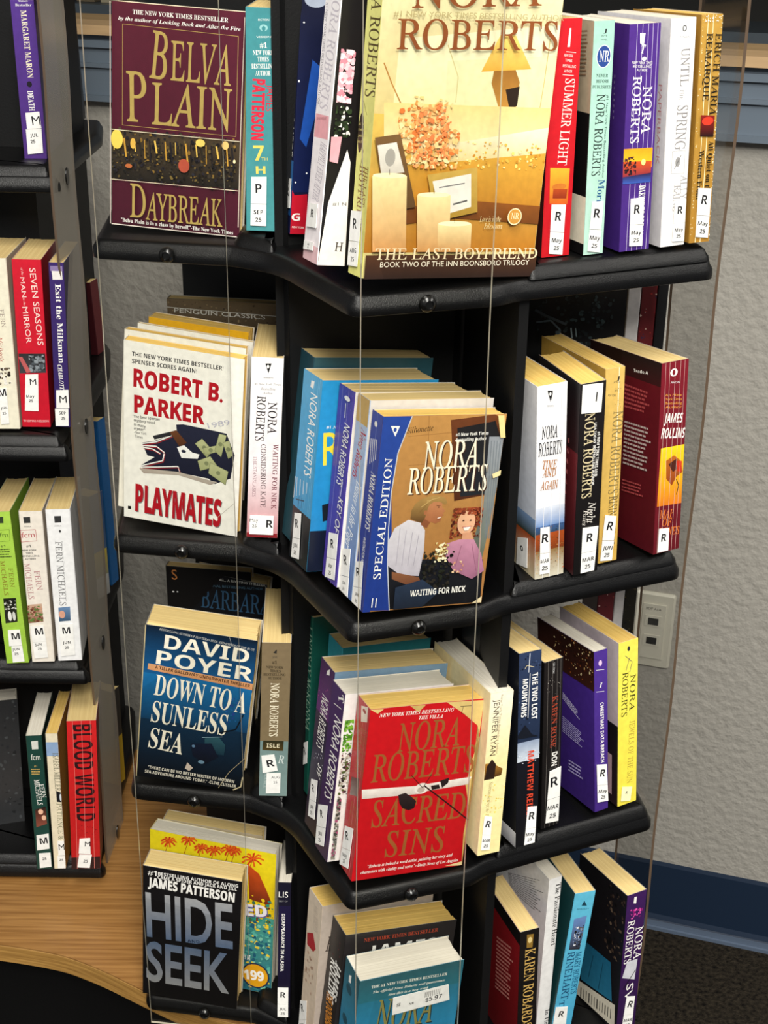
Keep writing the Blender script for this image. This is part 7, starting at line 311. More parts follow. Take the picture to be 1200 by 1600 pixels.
{"label":"teal and blue paperback with a 5.97 price sticker on its cover","group":"paperbacks stacked cover out at the front corner of the rack","kind":"c","cp":"#2f8aa8","cl":"#2a7a98","page":"white","pose":[-0.0297,0.9983,1.1748,0.0849,-0.0095,0.4453,0.1064,0.0354,0.172],"art":[["P","p",[0.1,171.8,106.2,171.8,106.2,144.5,0.1,144.5],"#2f5a62","#2a6a78"],["P","p",[0.1,144.5,106.2,144.5,106.2,86.0,0.1,86.0],"#2a7088","#2a8ab8"],["P","p",[0.1,86.0,106.2,86.0,106.2,0.1,0.1,0.1],"#2a8ab8","#1c5a88"],["P","t","THE #1 NEW YORK TIMES BESTSELLER",12.3,160.4,90.5,157.2,3.1,"#e6e6d8","S"],["P","t","The official Nora Roberts seal guarantees",14.6,154.1,88.7,150.5,2.7,"#e6e6d8","I"],["P","t","that this is a new work",30.9,147.2,72.3,145.7,2.7,"#e6e6d8","I"],["P","t","NORA",21.2,105.9,81.1,102.5,35.4,"#20343a","s"],["P","t","NORA",20.2,107.2,80.0,103.8,35.4,"#8a8448","s"],["P","t","ROBERTS",13.3,71.4,100.7,61.9,30.8,"#8a8448","s"],["L","p",[0.1,171.8,35.3,171.8,35.3,120.4,0.1,120.4],"#2a5a64","#2a7a98"],["L","p",[0.1,120.4,35.3,120.4,35.3,0.1,0.1,0.1],"#2a7a98","#1c6aa8"],["L","p",[10.6,158.3,16.3,162.2,16.3,153.1,11.5,151.0],"#f4f2ec"],["L","e",14.0,144.0,6.8,5.2,"#1c4a5a"],["L","e",11.7,106.9,6.0,5.3,"#1c4a5a"]],"st":[["P",[35.5,144.4,92.8,146.4,96.2,126.9,36.9,123.5],"price_sticker",[["$5.97",0.72,0.62,0.3,"b"],["|||||||||",0.7,0.25,0.3,"n"],["#",0.1,0.45,0.3,"b"],["NR",0.33,0.6,0.15,"b"]],"#f1f0ec"]]},
{"label":"black and red paperback with gold spine letters, leftmost of the bottom right row","group":"paperbacks filed spine out on the right side of the rack","kind":"s","cp":"#100d0d","cl":"#7a1418","page":"cream","pose":[0.1427,1.0741,1.2217,-0.0186,0.0274,0.4553,0.0204,0.0884,0.1633],"art":[["P","p",[0.1,163.2,20.3,163.2,20.3,0.1,0.1,0.1],"#14100f","#0c0a0a"],["P","t","KAREN ROBARDS",6.4,140.3,5.0,42.0,10.2,"#c9a45a","s"],["P","p",[7.4,158.5,14.5,157.4,13.7,141.1,7.4,142.4],"#8a6a2c"],["P","e",10.8,151.0,2.2,3.6,"#d8c080"],["L","p",[0.1,163.2,88.2,163.2,88.2,137.2,0.1,137.2],"#141010"],["L","p",[0.1,147.0,88.2,147.0,88.2,0.1,0.1,0.1],"#8a161c","#6b1014"],["L","l",[34.9,115.8,40.2,117.8],2.18,"#d88a80"],["L","l",[41.0,118.1,43.0,118.8],2.18,"#d88a80"],["L","l",[43.8,119.2,47.2,120.4],2.18,"#d88a80"],["L","l",[48.1,120.7,50.8,121.8],2.18,"#d88a80"],["L","l",[51.6,122.1,54.1,123.0],2.18,"#d88a80"],["L","l",[54.9,123.3,57.8,124.4],2.18,"#d88a80"],["L","l",[58.6,124.7,62.2,126.1],2.18,"#d88a80"],["L","l",[63.0,126.4,66.8,127.8],2.18,"#d88a80"],["L","l",[67.6,128.1,69.8,129.0],2.18,"#d88a80"],["L","l",[34.9,110.9,40.0,112.8],2.18,"#d88a80"],["L","l",[40.8,113.1,43.8,114.3],2.18,"#d88a80"],["L","l",[44.6,114.6,50.6,116.8],2.18,"#d88a80"],["L","l",[51.4,117.1,53.5,117.9],2.18,"#d88a80"],["L","l",[54.3,118.2,59.4,120.1],2.18,"#d88a80"],["L","l",[60.2,120.4,64.1,121.9],2.18,"#d88a80"],["L","l",[64.9,122.2,69.5,123.9],2.18,"#d88a80"],["L","l",[34.9,106.1,37.8,107.1],2.18,"#d88a80"],["L","l",[38.6,107.5,44.2,109.6],2.18,"#d88a80"],["L","l",[45.0,109.9,51.4,112.2],2.18,"#d88a80"],["L","l",[52.2,112.5,55.6,113.8],2.18,"#d88a80"],["L","l",[56.4,114.1,61.6,116.1],2.18,"#d88a80"],["L","l",[62.4,116.4,66.8,118.0],2.18,"#d88a80"],["L","l",[34.9,101.2,37.3,102.1],2.18,"#d88a80"],["L","l",[38.1,102.4,40.3,103.2],2.18,"#d88a80"],["L","l",[41.1,103.5,43.9,104.6],2.18,"#d88a80"],["L","l",[44.7,104.9,50.6,107.1],2.18,"#d88a80"],["L","l",[51.4,107.4,53.9,108.3],2.18,"#d88a80"],["L","l",[54.7,108.6,58.6,110.1],2.18,"#d88a80"],["L","l",[59.4,110.4,65.7,112.7],2.18,"#d88a80"],["L","l",[66.5,113.0,70.9,114.6],2.18,"#d88a80"],["L","l",[71.7,114.9,74.3,115.9],2.18,"#d88a80"],["L","l",[34.9,96.3,40.0,98.2],2.18,"#d88a80"],["L","l",[40.8,98.5,46.5,100.7],2.18,"#d88a80"],["L","l",[47.3,101.0,49.4,101.7],2.18,"#d88a80"],["L","l",[50.2,102.0,55.5,104.0],2.18,"#d88a80"],["L","l",[56.3,104.3,62.8,106.7],2.18,"#d88a80"],["L","l",[63.6,107.0,68.3,108.8],2.18,"#d88a80"],["L","l",[34.9,91.5,40.4,93.5],2.18,"#d88a80"],["L","l",[41.2,93.8,43.7,94.7],2.18,"#d88a80"],["L","l",[44.5,95.0,48.5,96.5],2.18,"#d88a80"],["L","l",[49.3,96.8,55.3,99.0],2.18,"#d88a80"],["L","l",[56.1,99.3,59.4,100.6],2.18,"#d88a80"],["L","l",[60.2,100.9,63.5,102.1],2.18,"#d88a80"],["L","l",[64.3,102.4,66.9,103.3],2.18,"#d88a80"],["L","l",[34.9,86.6,39.9,88.5],2.18,"#d88a80"],["L","l",[40.7,88.8,43.6,89.9],2.18,"#d88a80"],["L","l",[44.4,90.2,47.6,91.3],2.18,"#d88a80"],["L","l",[48.4,91.6,52.6,93.2],2.18,"#d88a80"],["L","l",[53.4,93.4,55.6,94.3],2.18,"#d88a80"],["L","l",[56.4,94.6,60.9,96.2],2.18,"#d88a80"],["L","l",[61.8,96.5,64.4,97.5],2.18,"#d88a80"],["L","l",[34.9,81.8,40.0,83.6],2.18,"#d88a80"],["L","l",[40.8,83.9,43.2,84.8],2.18,"#d88a80"],["L","l",[44.0,85.1,47.8,86.5],2.18,"#d88a80"],["L","l",[48.6,86.8,53.7,88.7],2.18,"#d88a80"],["L","l",[54.5,89.0,58.3,90.4],2.18,"#d88a80"],["L","l",[59.1,90.7,61.3,91.5],2.18,"#d88a80"],["L","l",[62.1,91.8,66.4,93.4],2.18,"#d88a80"],["L","l",[67.2,93.6,70.7,94.9],2.18,"#d88a80"],["L","l",[34.9,76.9,41.0,79.2],2.18,"#d88a80"],["L","l",[41.8,79.5,46.4,81.1],2.18,"#d88a80"],["L","l",[47.2,81.4,53.1,83.6],2.18,"#d88a80"],["L","l",[53.9,83.9,56.5,84.8],2.18,"#d88a80"],["L","l",[57.3,85.1,59.9,86.1],2.18,"#d88a80"],["L","l",[60.7,86.3,66.2,88.4],2.18,"#d88a80"],["L","l",[67.0,88.7,69.9,89.7],2.18,"#d88a80"],["L","l",[34.9,72.1,40.9,74.3],2.18,"#d88a80"],["L","l",[41.7,74.6,45.2,75.8],2.18,"#d88a80"],["L","l",[46.0,76.1,51.3,78.0],2.18,"#d88a80"],["L","l",[52.1,78.3,57.2,80.2],2.18,"#d88a80"],["L","l",[58.0,80.5,63.8,82.6],2.18,"#d88a80"],["L","l",[34.9,67.2,40.2,69.1],2.18,"#d88a80"],["L","l",[40.9,69.4,44.4,70.7],2.18,"#d88a80"],["L","l",[45.2,71.0,48.4,72.1],2.18,"#d88a80"],["L","l",[49.2,72.4,55.0,74.5],2.18,"#d88a80"],["L","l",[55.8,74.8,59.7,76.2],2.18,"#d88a80"],["L","l",[60.4,76.5,66.6,78.7],2.18,"#d88a80"],["L","l",[67.4,79.0,70.7,80.2],2.18,"#d88a80"],["L","l",[34.9,62.4,37.4,63.3],2.18,"#d88a80"],["L","l",[38.2,63.5,44.3,65.7],2.18,"#d88a80"],["L","l",[45.0,66.0,49.0,67.4],2.18,"#d88a80"],["L","l",[49.7,67.7,54.2,69.3],2.18,"#d88a80"],["L","l",[55.0,69.6,58.7,71.0],2.18,"#d88a80"],["L","l",[59.5,71.2,62.5,72.3],2.18,"#d88a80"],["L","l",[63.3,72.6,69.2,74.7],2.18,"#d88a80"],["L","l",[34.9,57.5,36.9,58.2],2.18,"#d88a80"],["L","l",[37.7,58.5,42.3,60.2],2.18,"#d88a80"],["L","l",[43.1,60.4,46.5,61.7],2.18,"#d88a80"],["L","l",[47.2,61.9,51.5,63.5],2.18,"#d88a80"],["L","l",[52.3,63.7,58.0,65.8],2.18,"#d88a80"],["L","l",[58.8,66.1,62.3,67.3],2.18,"#d88a80"],["L","l",[63.1,67.6,69.0,69.7],2.18,"#d88a80"],["L","l",[34.9,52.7,37.0,53.4],2.18,"#d88a80"],["L","l",[37.7,53.7,43.7,55.8],2.18,"#d88a80"],["L","l",[44.5,56.1,49.4,57.8],2.18,"#d88a80"],["L","l",[50.2,58.1,56.4,60.3],2.18,"#d88a80"],["L","l",[57.2,60.6,59.9,61.6],2.18,"#d88a80"],["L","l",[60.7,61.9,63.2,62.8],2.18,"#d88a80"],["L","l",[64.0,63.0,69.9,65.2],2.18,"#d88a80"]],"st":[]},
{"label":"slim white paperback spine titled The Passionate Heart","group":"paperbacks filed spine out on the right side of the rack","kind":"s","cp":"#ecebe9","cl":"#d8d8d8","page":"white","pose":[0.1662,1.1143,1.1166,0.0075,-0.0071,0.4553,0.0149,0.13,0.2],"art":[["P","t","The Passionate Heart",8.5,192.8,9.1,113.7,5.4,"#222","S"],["P","t","In Time",9.8,29.0,9.7,2.3,4.7,"#333","S"],["L","p",[0.1,199.9,129.8,199.9,129.8,0.1,0.1,0.1],"#e4e4e4","#dadada"],["L","l",[54.9,153.4,63.5,158.4],0.57,"#2a2a2a"],["L","l",[64.8,159.1,70.3,162.3],0.57,"#2a2a2a"],["L","l",[71.7,163.1,78.8,167.2],0.57,"#2a2a2a"],["L","l",[80.2,167.9,90.2,173.7],0.57,"#2a2a2a"],["L","l",[91.5,174.4,101.5,180.2],0.57,"#2a2a2a"],["L","l",[102.9,180.9,107.1,183.4],0.57,"#2a2a2a"],["L","l",[108.5,184.2,113.4,187.0],0.57,"#2a2a2a"],["L","l",[55.4,152.1,62.0,155.7],0.57,"#2a2a2a"],["L","l",[63.3,156.4,66.9,158.4],0.57,"#2a2a2a"],["L","l",[68.2,159.1,74.9,162.8],0.57,"#2a2a2a"],["L","l",[76.3,163.5,84.4,167.9],0.57,"#2a2a2a"],["L","l",[85.7,168.6,91.1,171.6],0.57,"#2a2a2a"],["L","l",[92.5,172.3,100.8,176.8],0.57,"#2a2a2a"],["L","l",[102.1,177.6,106.4,179.9],0.57,"#2a2a2a"],["L","l",[55.9,150.8,63.4,154.6],0.57,"#2a2a2a"],["L","l",[64.7,155.3,69.9,158.0],0.57,"#2a2a2a"],["L","l",[71.2,158.7,77.6,162.0],0.57,"#2a2a2a"],["L","l",[78.9,162.7,84.3,165.5],0.57,"#2a2a2a"],["L","l",[85.6,166.1,94.0,170.5],0.57,"#2a2a2a"],["L","l",[95.4,171.1,101.9,174.5],0.57,"#2a2a2a"],["L","l",[56.5,149.5,63.7,153.1],0.57,"#2a2a2a"],["L","l",[65.1,153.7,74.0,158.1],0.57,"#2a2a2a"],["L","l",[75.4,158.7,80.9,161.4],0.57,"#2a2a2a"],["L","l",[82.2,162.0,87.1,164.4],0.57,"#2a2a2a"],["L","l",[88.4,165.1,94.6,168.0],0.57,"#2a2a2a"],["L","l",[95.9,168.7,106.0,173.6],0.57,"#2a2a2a"],["L","l",[57.0,148.2,65.2,151.9],0.57,"#2a2a2a"],["L","l",[66.5,152.5,76.3,157.0],0.57,"#2a2a2a"],["L","l",[77.6,157.6,87.0,161.9],0.57,"#2a2a2a"],["L","l",[88.3,162.5,94.3,165.2],0.57,"#2a2a2a"],["L","l",[95.6,165.8,99.5,167.6],0.57,"#2a2a2a"],["L","l",[100.8,168.2,108.8,171.9],0.57,"#2a2a2a"],["L","l",[110.1,172.5,117.5,175.8],0.57,"#2a2a2a"],["L","l",[118.8,176.4,122.2,178.0],0.57,"#2a2a2a"],["L","l",[57.6,146.9,63.8,149.5],0.57,"#2a2a2a"],["L","l",[65.1,150.1,71.7,152.9],0.57,"#2a2a2a"],["L","l",[73.0,153.5,78.2,155.7],0.57,"#2a2a2a"],["L","l",[79.5,156.3,84.8,158.5],0.57,"#2a2a2a"],["L","l",[86.1,159.1,92.7,161.9],0.57,"#2a2a2a"],["L","l",[94.0,162.4,103.4,166.5],0.57,"#2a2a2a"],["L","l",[104.7,167.0,110.1,169.3],0.57,"#2a2a2a"],["L","l",[58.1,145.6,63.3,147.7],0.57,"#2a2a2a"],["L","l",[64.6,148.2,71.1,150.8],0.57,"#2a2a2a"],["L","l",[72.4,151.3,77.1,153.1],0.57,"#2a2a2a"],["L","l",[78.4,153.6,83.1,155.5],0.57,"#2a2a2a"],["L","l",[84.4,156.0,91.2,158.7],0.57,"#2a2a2a"],["L","l",[92.5,159.3,96.4,160.8],0.57,"#2a2a2a"],["L","l",[97.7,161.3,104.4,164.0],0.57,"#2a2a2a"],["L","l",[105.7,164.5,111.2,166.7],0.57,"#2a2a2a"],["L","l",[58.7,144.3,67.2,147.4],0.57,"#2a2a2a"],["L","l",[68.5,147.9,76.5,150.8],0.57,"#2a2a2a"],["L","l",[77.8,151.3,85.9,154.3],0.57,"#2a2a2a"],["L","l",[87.2,154.7,93.1,156.9],0.57,"#2a2a2a"],["L","l",[94.3,157.4,102.3,160.3],0.57,"#2a2a2a"],["L","l",[103.6,160.7,109.2,162.8],0.57,"#2a2a2a"],["L","l",[110.5,163.3,117.7,165.9],0.57,"#2a2a2a"],["L","l",[59.2,143.0,65.5,145.1],0.57,"#2a2a2a"],["L","l",[66.8,145.5,70.4,146.7],0.57,"#2a2a2a"],["L","l",[71.7,147.2,76.6,148.8],0.57,"#2a2a2a"],["L","l",[77.9,149.2,87.9,152.6],0.57,"#2a2a2a"],["L","l",[89.2,153.0,94.0,154.6],0.57,"#2a2a2a"],["L","l",[95.3,155.1,103.3,157.8],0.57,"#2a2a2a"],["L","l",[104.6,158.2,112.3,160.8],0.57,"#2a2a2a"],["L","l",[59.8,141.7,66.2,143.6],0.57,"#2a2a2a"],["L","l",[67.5,144.0,74.8,146.3],0.57,"#2a2a2a"],["L","l",[76.1,146.6,79.7,147.7],0.57,"#2a2a2a"],["L","l",[81.0,148.1,84.7,149.2],0.57,"#2a2a2a"],["L","l",[86.0,149.6,90.5,151.0],0.57,"#2a2a2a"],["L","l",[91.8,151.4,96.0,152.7],0.57,"#2a2a2a"],["L","l",[97.3,153.1,101.2,154.2],0.57,"#2a2a2a"],["L","l",[102.4,154.6,106.5,155.9],0.57,"#2a2a2a"],["L","l",[107.8,156.3,114.8,158.4],0.57,"#2a2a2a"],["L","l",[60.3,140.4,70.1,143.0],0.57,"#2a2a2a"],["L","l",[71.3,143.4,79.2,145.5],0.57,"#2a2a2a"],["L","l",[80.4,145.8,87.3,147.7],0.57,"#2a2a2a"],["L","l",[88.6,148.1,96.6,150.2],0.57,"#2a2a2a"],["L","l",[97.9,150.6,102.9,151.9],0.57,"#2a2a2a"],["L","l",[104.1,152.3,110.5,154.0],0.57,"#2a2a2a"],["L","l",[60.9,139.1,69.0,141.0],0.57,"#2a2a2a"],["L","l",[70.2,141.3,76.7,142.8],0.57,"#2a2a2a"],["L","l",[77.9,143.1,86.8,145.3],0.57,"#2a2a2a"],["L","l",[88.1,145.6,96.3,147.6],0.57,"#2a2a2a"],["L","l",[97.6,147.8,105.2,149.7],0.57,"#2a2a2a"],["L","l",[106.5,150.0,115.9,152.2],0.57,"#2a2a2a"],["L","l",[117.2,152.5,120.9,153.4],0.57,"#2a2a2a"],["L","l",[61.4,137.8,68.3,139.2],0.57,"#2a2a2a"],["L","l",[69.5,139.4,74.0,140.4],0.57,"#2a2a2a"],["L","l",[75.2,140.6,79.6,141.5],0.57,"#2a2a2a"],["L","l",[80.9,141.8,88.9,143.4],0.57,"#2a2a2a"],["L","l",[90.2,143.7,98.6,145.4],0.57,"#2a2a2a"],["L","l",[99.9,145.7,109.6,147.7],0.57,"#2a2a2a"]],"st":[]},
{"label":"sky blue paperback spine with a lattice picture, bottom right row","group":"paperbacks filed spine out on the right side of the rack","kind":"s","cp":"#58b4d6","cl":"#0f3a3c","page":"cream","pose":[0.1819,1.1152,1.2151,0.0712,-0.0196,0.4553,0.0228,0.106,0.18],"art":[["P","p",[0.1,179.8,22.7,179.8,22.7,0.1,0.1,0.1],"#62bcda","#4aa6cc"],["P","p",[9.5,163.6,11.9,169.3,15.8,162.4],"#1a3a4a"],["P","t","BERKLEY",4.8,159.1,18.9,157.1,1.9,"#1a3a4a","n"],["P","p",[3.8,147.9,17.9,149.6,16.6,106.7,3.9,108.8],"#6a8ac0","#2a2420"],["P","n",6.9,111.4,16.6,137.5,["#e8e8ec","#1a1a1c","#8a9ab8","#5a5248"],30,5],["P","t","MARY ROBERTS",13.1,103.7,15.5,48.4,6.0,"#1c5a80","s"],["P","t","RINEHART",3.6,105.8,5.0,42.7,7.8,"#1c4a70","s"],["P","t","THE",3.8,41.3,6.3,17.6,5.5,"#1c4a70","s"]],"st":[["P",[0.1,35.1,14.2,32.9,16.2,1.8,0.4,4.0],"genre_label",[["R",0.5,0.3,0.3,"b"]],"#f1f0ec"]]},
{"label":"dark purple paperback spine with blue and black side cover, rightmost of the bottom right row","group":"paperbacks filed spine out on the right side of the rack","kind":"s","cp":"#3a1a52","cl":"#0e0c10","page":"cream","pose":[0.2491,1.1117,1.08,0.0158,0.0456,0.4553,0.024,0.0811,0.1728],"art":[["P","p",[0.1,172.6,23.8,172.6,23.8,0.1,0.1,0.1],"#3c1c56","#2a103c"],["P","n",5.0,141.7,20.7,154.1,["#c02a8a","#8a1c6a","#e85ab0"],18,5],["P","t","NORA",14.3,129.4,14.2,89.9,8.8,"#f4f2ec","s"],["P","t","ROBERTS",3.6,140.7,2.6,88.1,8.1,"#f4f2ec","s"],["P","p",[6.5,89.7,19.8,89.3,18.1,63.7,1.9,71.4],"#c9c9d0"],["P","l",[18.5,75.9,4.7,56.4],1,"#101014"],["P","t","SV",9.0,60.9,6.7,39.9,9.0,"#f4f2ec","n"],["P","p",[8.7,168.5,11.7,168.4,11.6,160.2,8.4,161.3],"#f4f2ec"],["L","p",[0.1,172.6,81.0,172.6,81.0,0.1,0.1,0.1],"#141013","#0f0c10"],["L","n",50.6,85.5,78.6,168.4,["#1c1412","#3a2c24","#0a0808","#5a4a3c"],50,7],["L","p",[12.5,74.2,64.0,79.6,71.0,34.8,17.6,23.4],"#1a5a78","#246a88"],["L","l",[35.2,68.2,29.7,35.7],1,"#0f3a50"],["L","l",[52.2,71.1,47.6,33.0],1,"#0f3a50"],["L","p",[11.2,18.7,76.6,34.3,78.5,5.7,12.1,0.1],"#cdc6b4"],["L","l",[18.5,13.7,18.9,1.0],1.8,"#222"],["L","l",[23.4,14.8,23.8,2.0],1,"#222"],["L","l",[28.2,15.8,28.6,3.1],1,"#222"],["L","l",[33.0,16.8,33.4,4.2],1.8,"#222"],["L","l",[37.8,17.9,38.2,5.2],1,"#222"],["L","l",[42.5,18.9,43.0,6.3],1,"#222"],["L","l",[47.3,19.9,47.7,7.4],1.8,"#222"],["L","l",[51.9,20.9,52.4,8.4],1,"#222"],["L","l",[56.6,21.9,57.1,9.4],1,"#222"],["L","l",[61.2,22.9,61.7,10.5],1.8,"#222"],["L","l",[65.9,23.9,66.4,11.5],1,"#222"],["L","l",[70.4,24.9,70.9,12.5],1,"#222"]],"st":[["P",[9.3,45.8,20.0,42.3,19.4,19.1,7.5,22.7],"genre_label",[["R",0.5,0.42,0.42,"b"]],"#f1f0ec"],["P",[7.5,22.3,19.4,18.7,19.0,1.2,6.1,3.7],"date_label",[["MAR",0.5,0.36,0.24,"b"],["25",0.5,0.72,0.24,"b"]],"#f1f0ec"]]},
{"label":"violet spine on the far left rack, top tier","group":"paperbacks filed spine out on the far left rack","kind":"s","cp":"#4a2a78","cl":"#3a2060","page":"cream","pose":[-0.3775,1.476,1.5216,-0.0021,-0.0052,1.2803,0.0231,0.106,0.1548],"art":[["P","p",[0.1,154.7,22.9,154.7,22.9,0.1,0.1,0.1],"#52308a","#4a2a78"],["P","t","Times",7.8,153.0,17.2,153.1,1.8,"#f4f2ec","S"],["P","t","Bestseller",4.7,149.0,20.7,149.1,2.2,"#f4f2ec","S"],["P","t","MARGARET MARON",9.4,145.1,10.6,80.4,5.5,"#f0e6c8","S"],["P","t","DEATH IN BLUE",9.0,67.9,9.6,22.3,5.6,"#f4f2ec","S"],["P","e",11.7,74.2,2.6,2.9,"#15101c"]],"st":[["P",[5.3,46.1,19.4,47.5,20.1,30.9,5.5,30.0],"genre_label",[["M",0.7,0.5,0.7,"n"]],"#f1f0ec"],["P",[4.2,29.5,20.1,30.5,19.7,6.1,4.1,4.5],"date_label",[["JUL",0.5,0.25,0.17,"b"],["25",0.4,0.5,0.17,"b"]],"#f1f0ec"]]},
{"label":"cream spine at the left edge of the photo beside the Seven Seasons spine","group":"paperbacks filed spine out on the far left rack","kind":"s","cp":"#e8e2cc","cl":"#d8d0b8","page":"cream","pose":[-0.4194,1.4026,1.5222,0.0055,0.0326,1.0053,0.03,0.1061,0.1832],"art":[["P","t","FERN",18.8,130.2,19.7,110.7,4.2,"#9a8a80","s"],["P","t","Michaels",15.3,101.1,15.1,74.0,3.7,"#b04a3a","i"],["P","n",3.4,48.9,24.7,67.7,["#3a2f26","#e8e4da","#6a5a4a","#1a1612"],40,7]],"st":[["P",[10.8,44.9,19.4,45.8,19.2,6.3,10.6,5.4],"genre_label",[["M",0.5,0.12,0.24,"b"],["JUN",0.5,0.55,0.08,"b"],["25",0.5,0.7,0.08,"b"]],"#f1f0ec"]]},
{"label":"red spine titled Seven Seasons of the Man in the Mirror","group":"paperbacks filed spine out on the far left rack","kind":"s","cp":"#c8122a","cl":"#a80f22","page":"cream","pose":[-0.3883,1.4091,1.5023,0.023,0.031,1.0053,0.0297,0.1061,0.1807],"art":[["P","p",[0.1,180.6,29.5,180.6,29.5,0.1,0.1,0.1],"#cc142c","#c00f26"],["P","t","SEVEN SEASONS",17.4,171.7,21.3,90.1,6.1,"#f0d8d0","n"],["P","t","MAN",7.4,162.0,8.4,141.1,4.5,"#f0d8d0","n"],["P","t","MIRROR",7.8,130.9,9.9,92.3,5.5,"#f0d8d0","n"],["P","t","of the",8.8,172.0,9.1,164.3,1.8,"#f0d8d0","i"],["P","t","in the",9.1,140.3,9.4,132.5,1.8,"#f0d8d0","i"],["P","p",[0.9,80.9,28.4,81.4,28.3,60.4,0.6,59.4],"#2a2a2c","#3a3c40"],["P","n",11.1,60.9,27.6,80.6,["#4a5258","#8a9298","#1c2022","#6a7278"],30,8],["P","p",[0.6,76.9,4.5,77.7,12.7,60.9,8.0,60.0],"#b85a5a"],["P","t","THOMAS NELSON",1.6,5.6,28.1,5.7,2.3,"#f0c8c8","n"]],"st":[["P",[6.7,58.4,20.0,59.1,18.2,18.0,3.9,18.5],"genre_label",[["M",0.62,0.2,0.22,"n"],["May",0.4,0.6,0.09,"b"],["25",0.45,0.72,0.09,"b"]],"#f1f0ec"]]},
{"label":"purple spine titled Exit the Milkman","group":"paperbacks filed spine out on the far left rack","kind":"s","cp":"#33205e","cl":"#2a1a50","page":"cream","pose":[-0.3535,1.4133,1.5188,0.0341,0.0233,1.0053,0.0153,0.106,0.1783],"art":[["P","p",[0.1,178.2,15.1,178.2,15.1,0.1,0.1,0.1],"#382468","#30205c"],["P","t","Exit the Milkman",5.8,155.9,6.2,71.0,5.5,"#f4f2ec","S"],["P","t","CHARLOTTE",4.6,69.3,6.4,38.3,4.3,"#f4f2ec","I"],["P","p",[2.8,170.4,13.3,170.8,13.5,160.8,3.4,160.4],"#e8e4e0"],["P","p",[1.5,174.7,13.8,174.7,13.8,169.4,1.5,169.4],"#8a78a8"]],"st":[["P",[2.1,41.4,14.9,42.2,15.2,21.7,1.6,21.6],"genre_label",[["M",0.55,0.5,0.5,"n"]],"#f1f0ec"],["P",[0.1,20.7,14.1,21.1,13.8,1.5,0.1,1.2],"date_label",[["SEP",0.55,0.25,0.2,"b"],["25",0.6,0.55,0.2,"b"]],"#f1f0ec"]]},
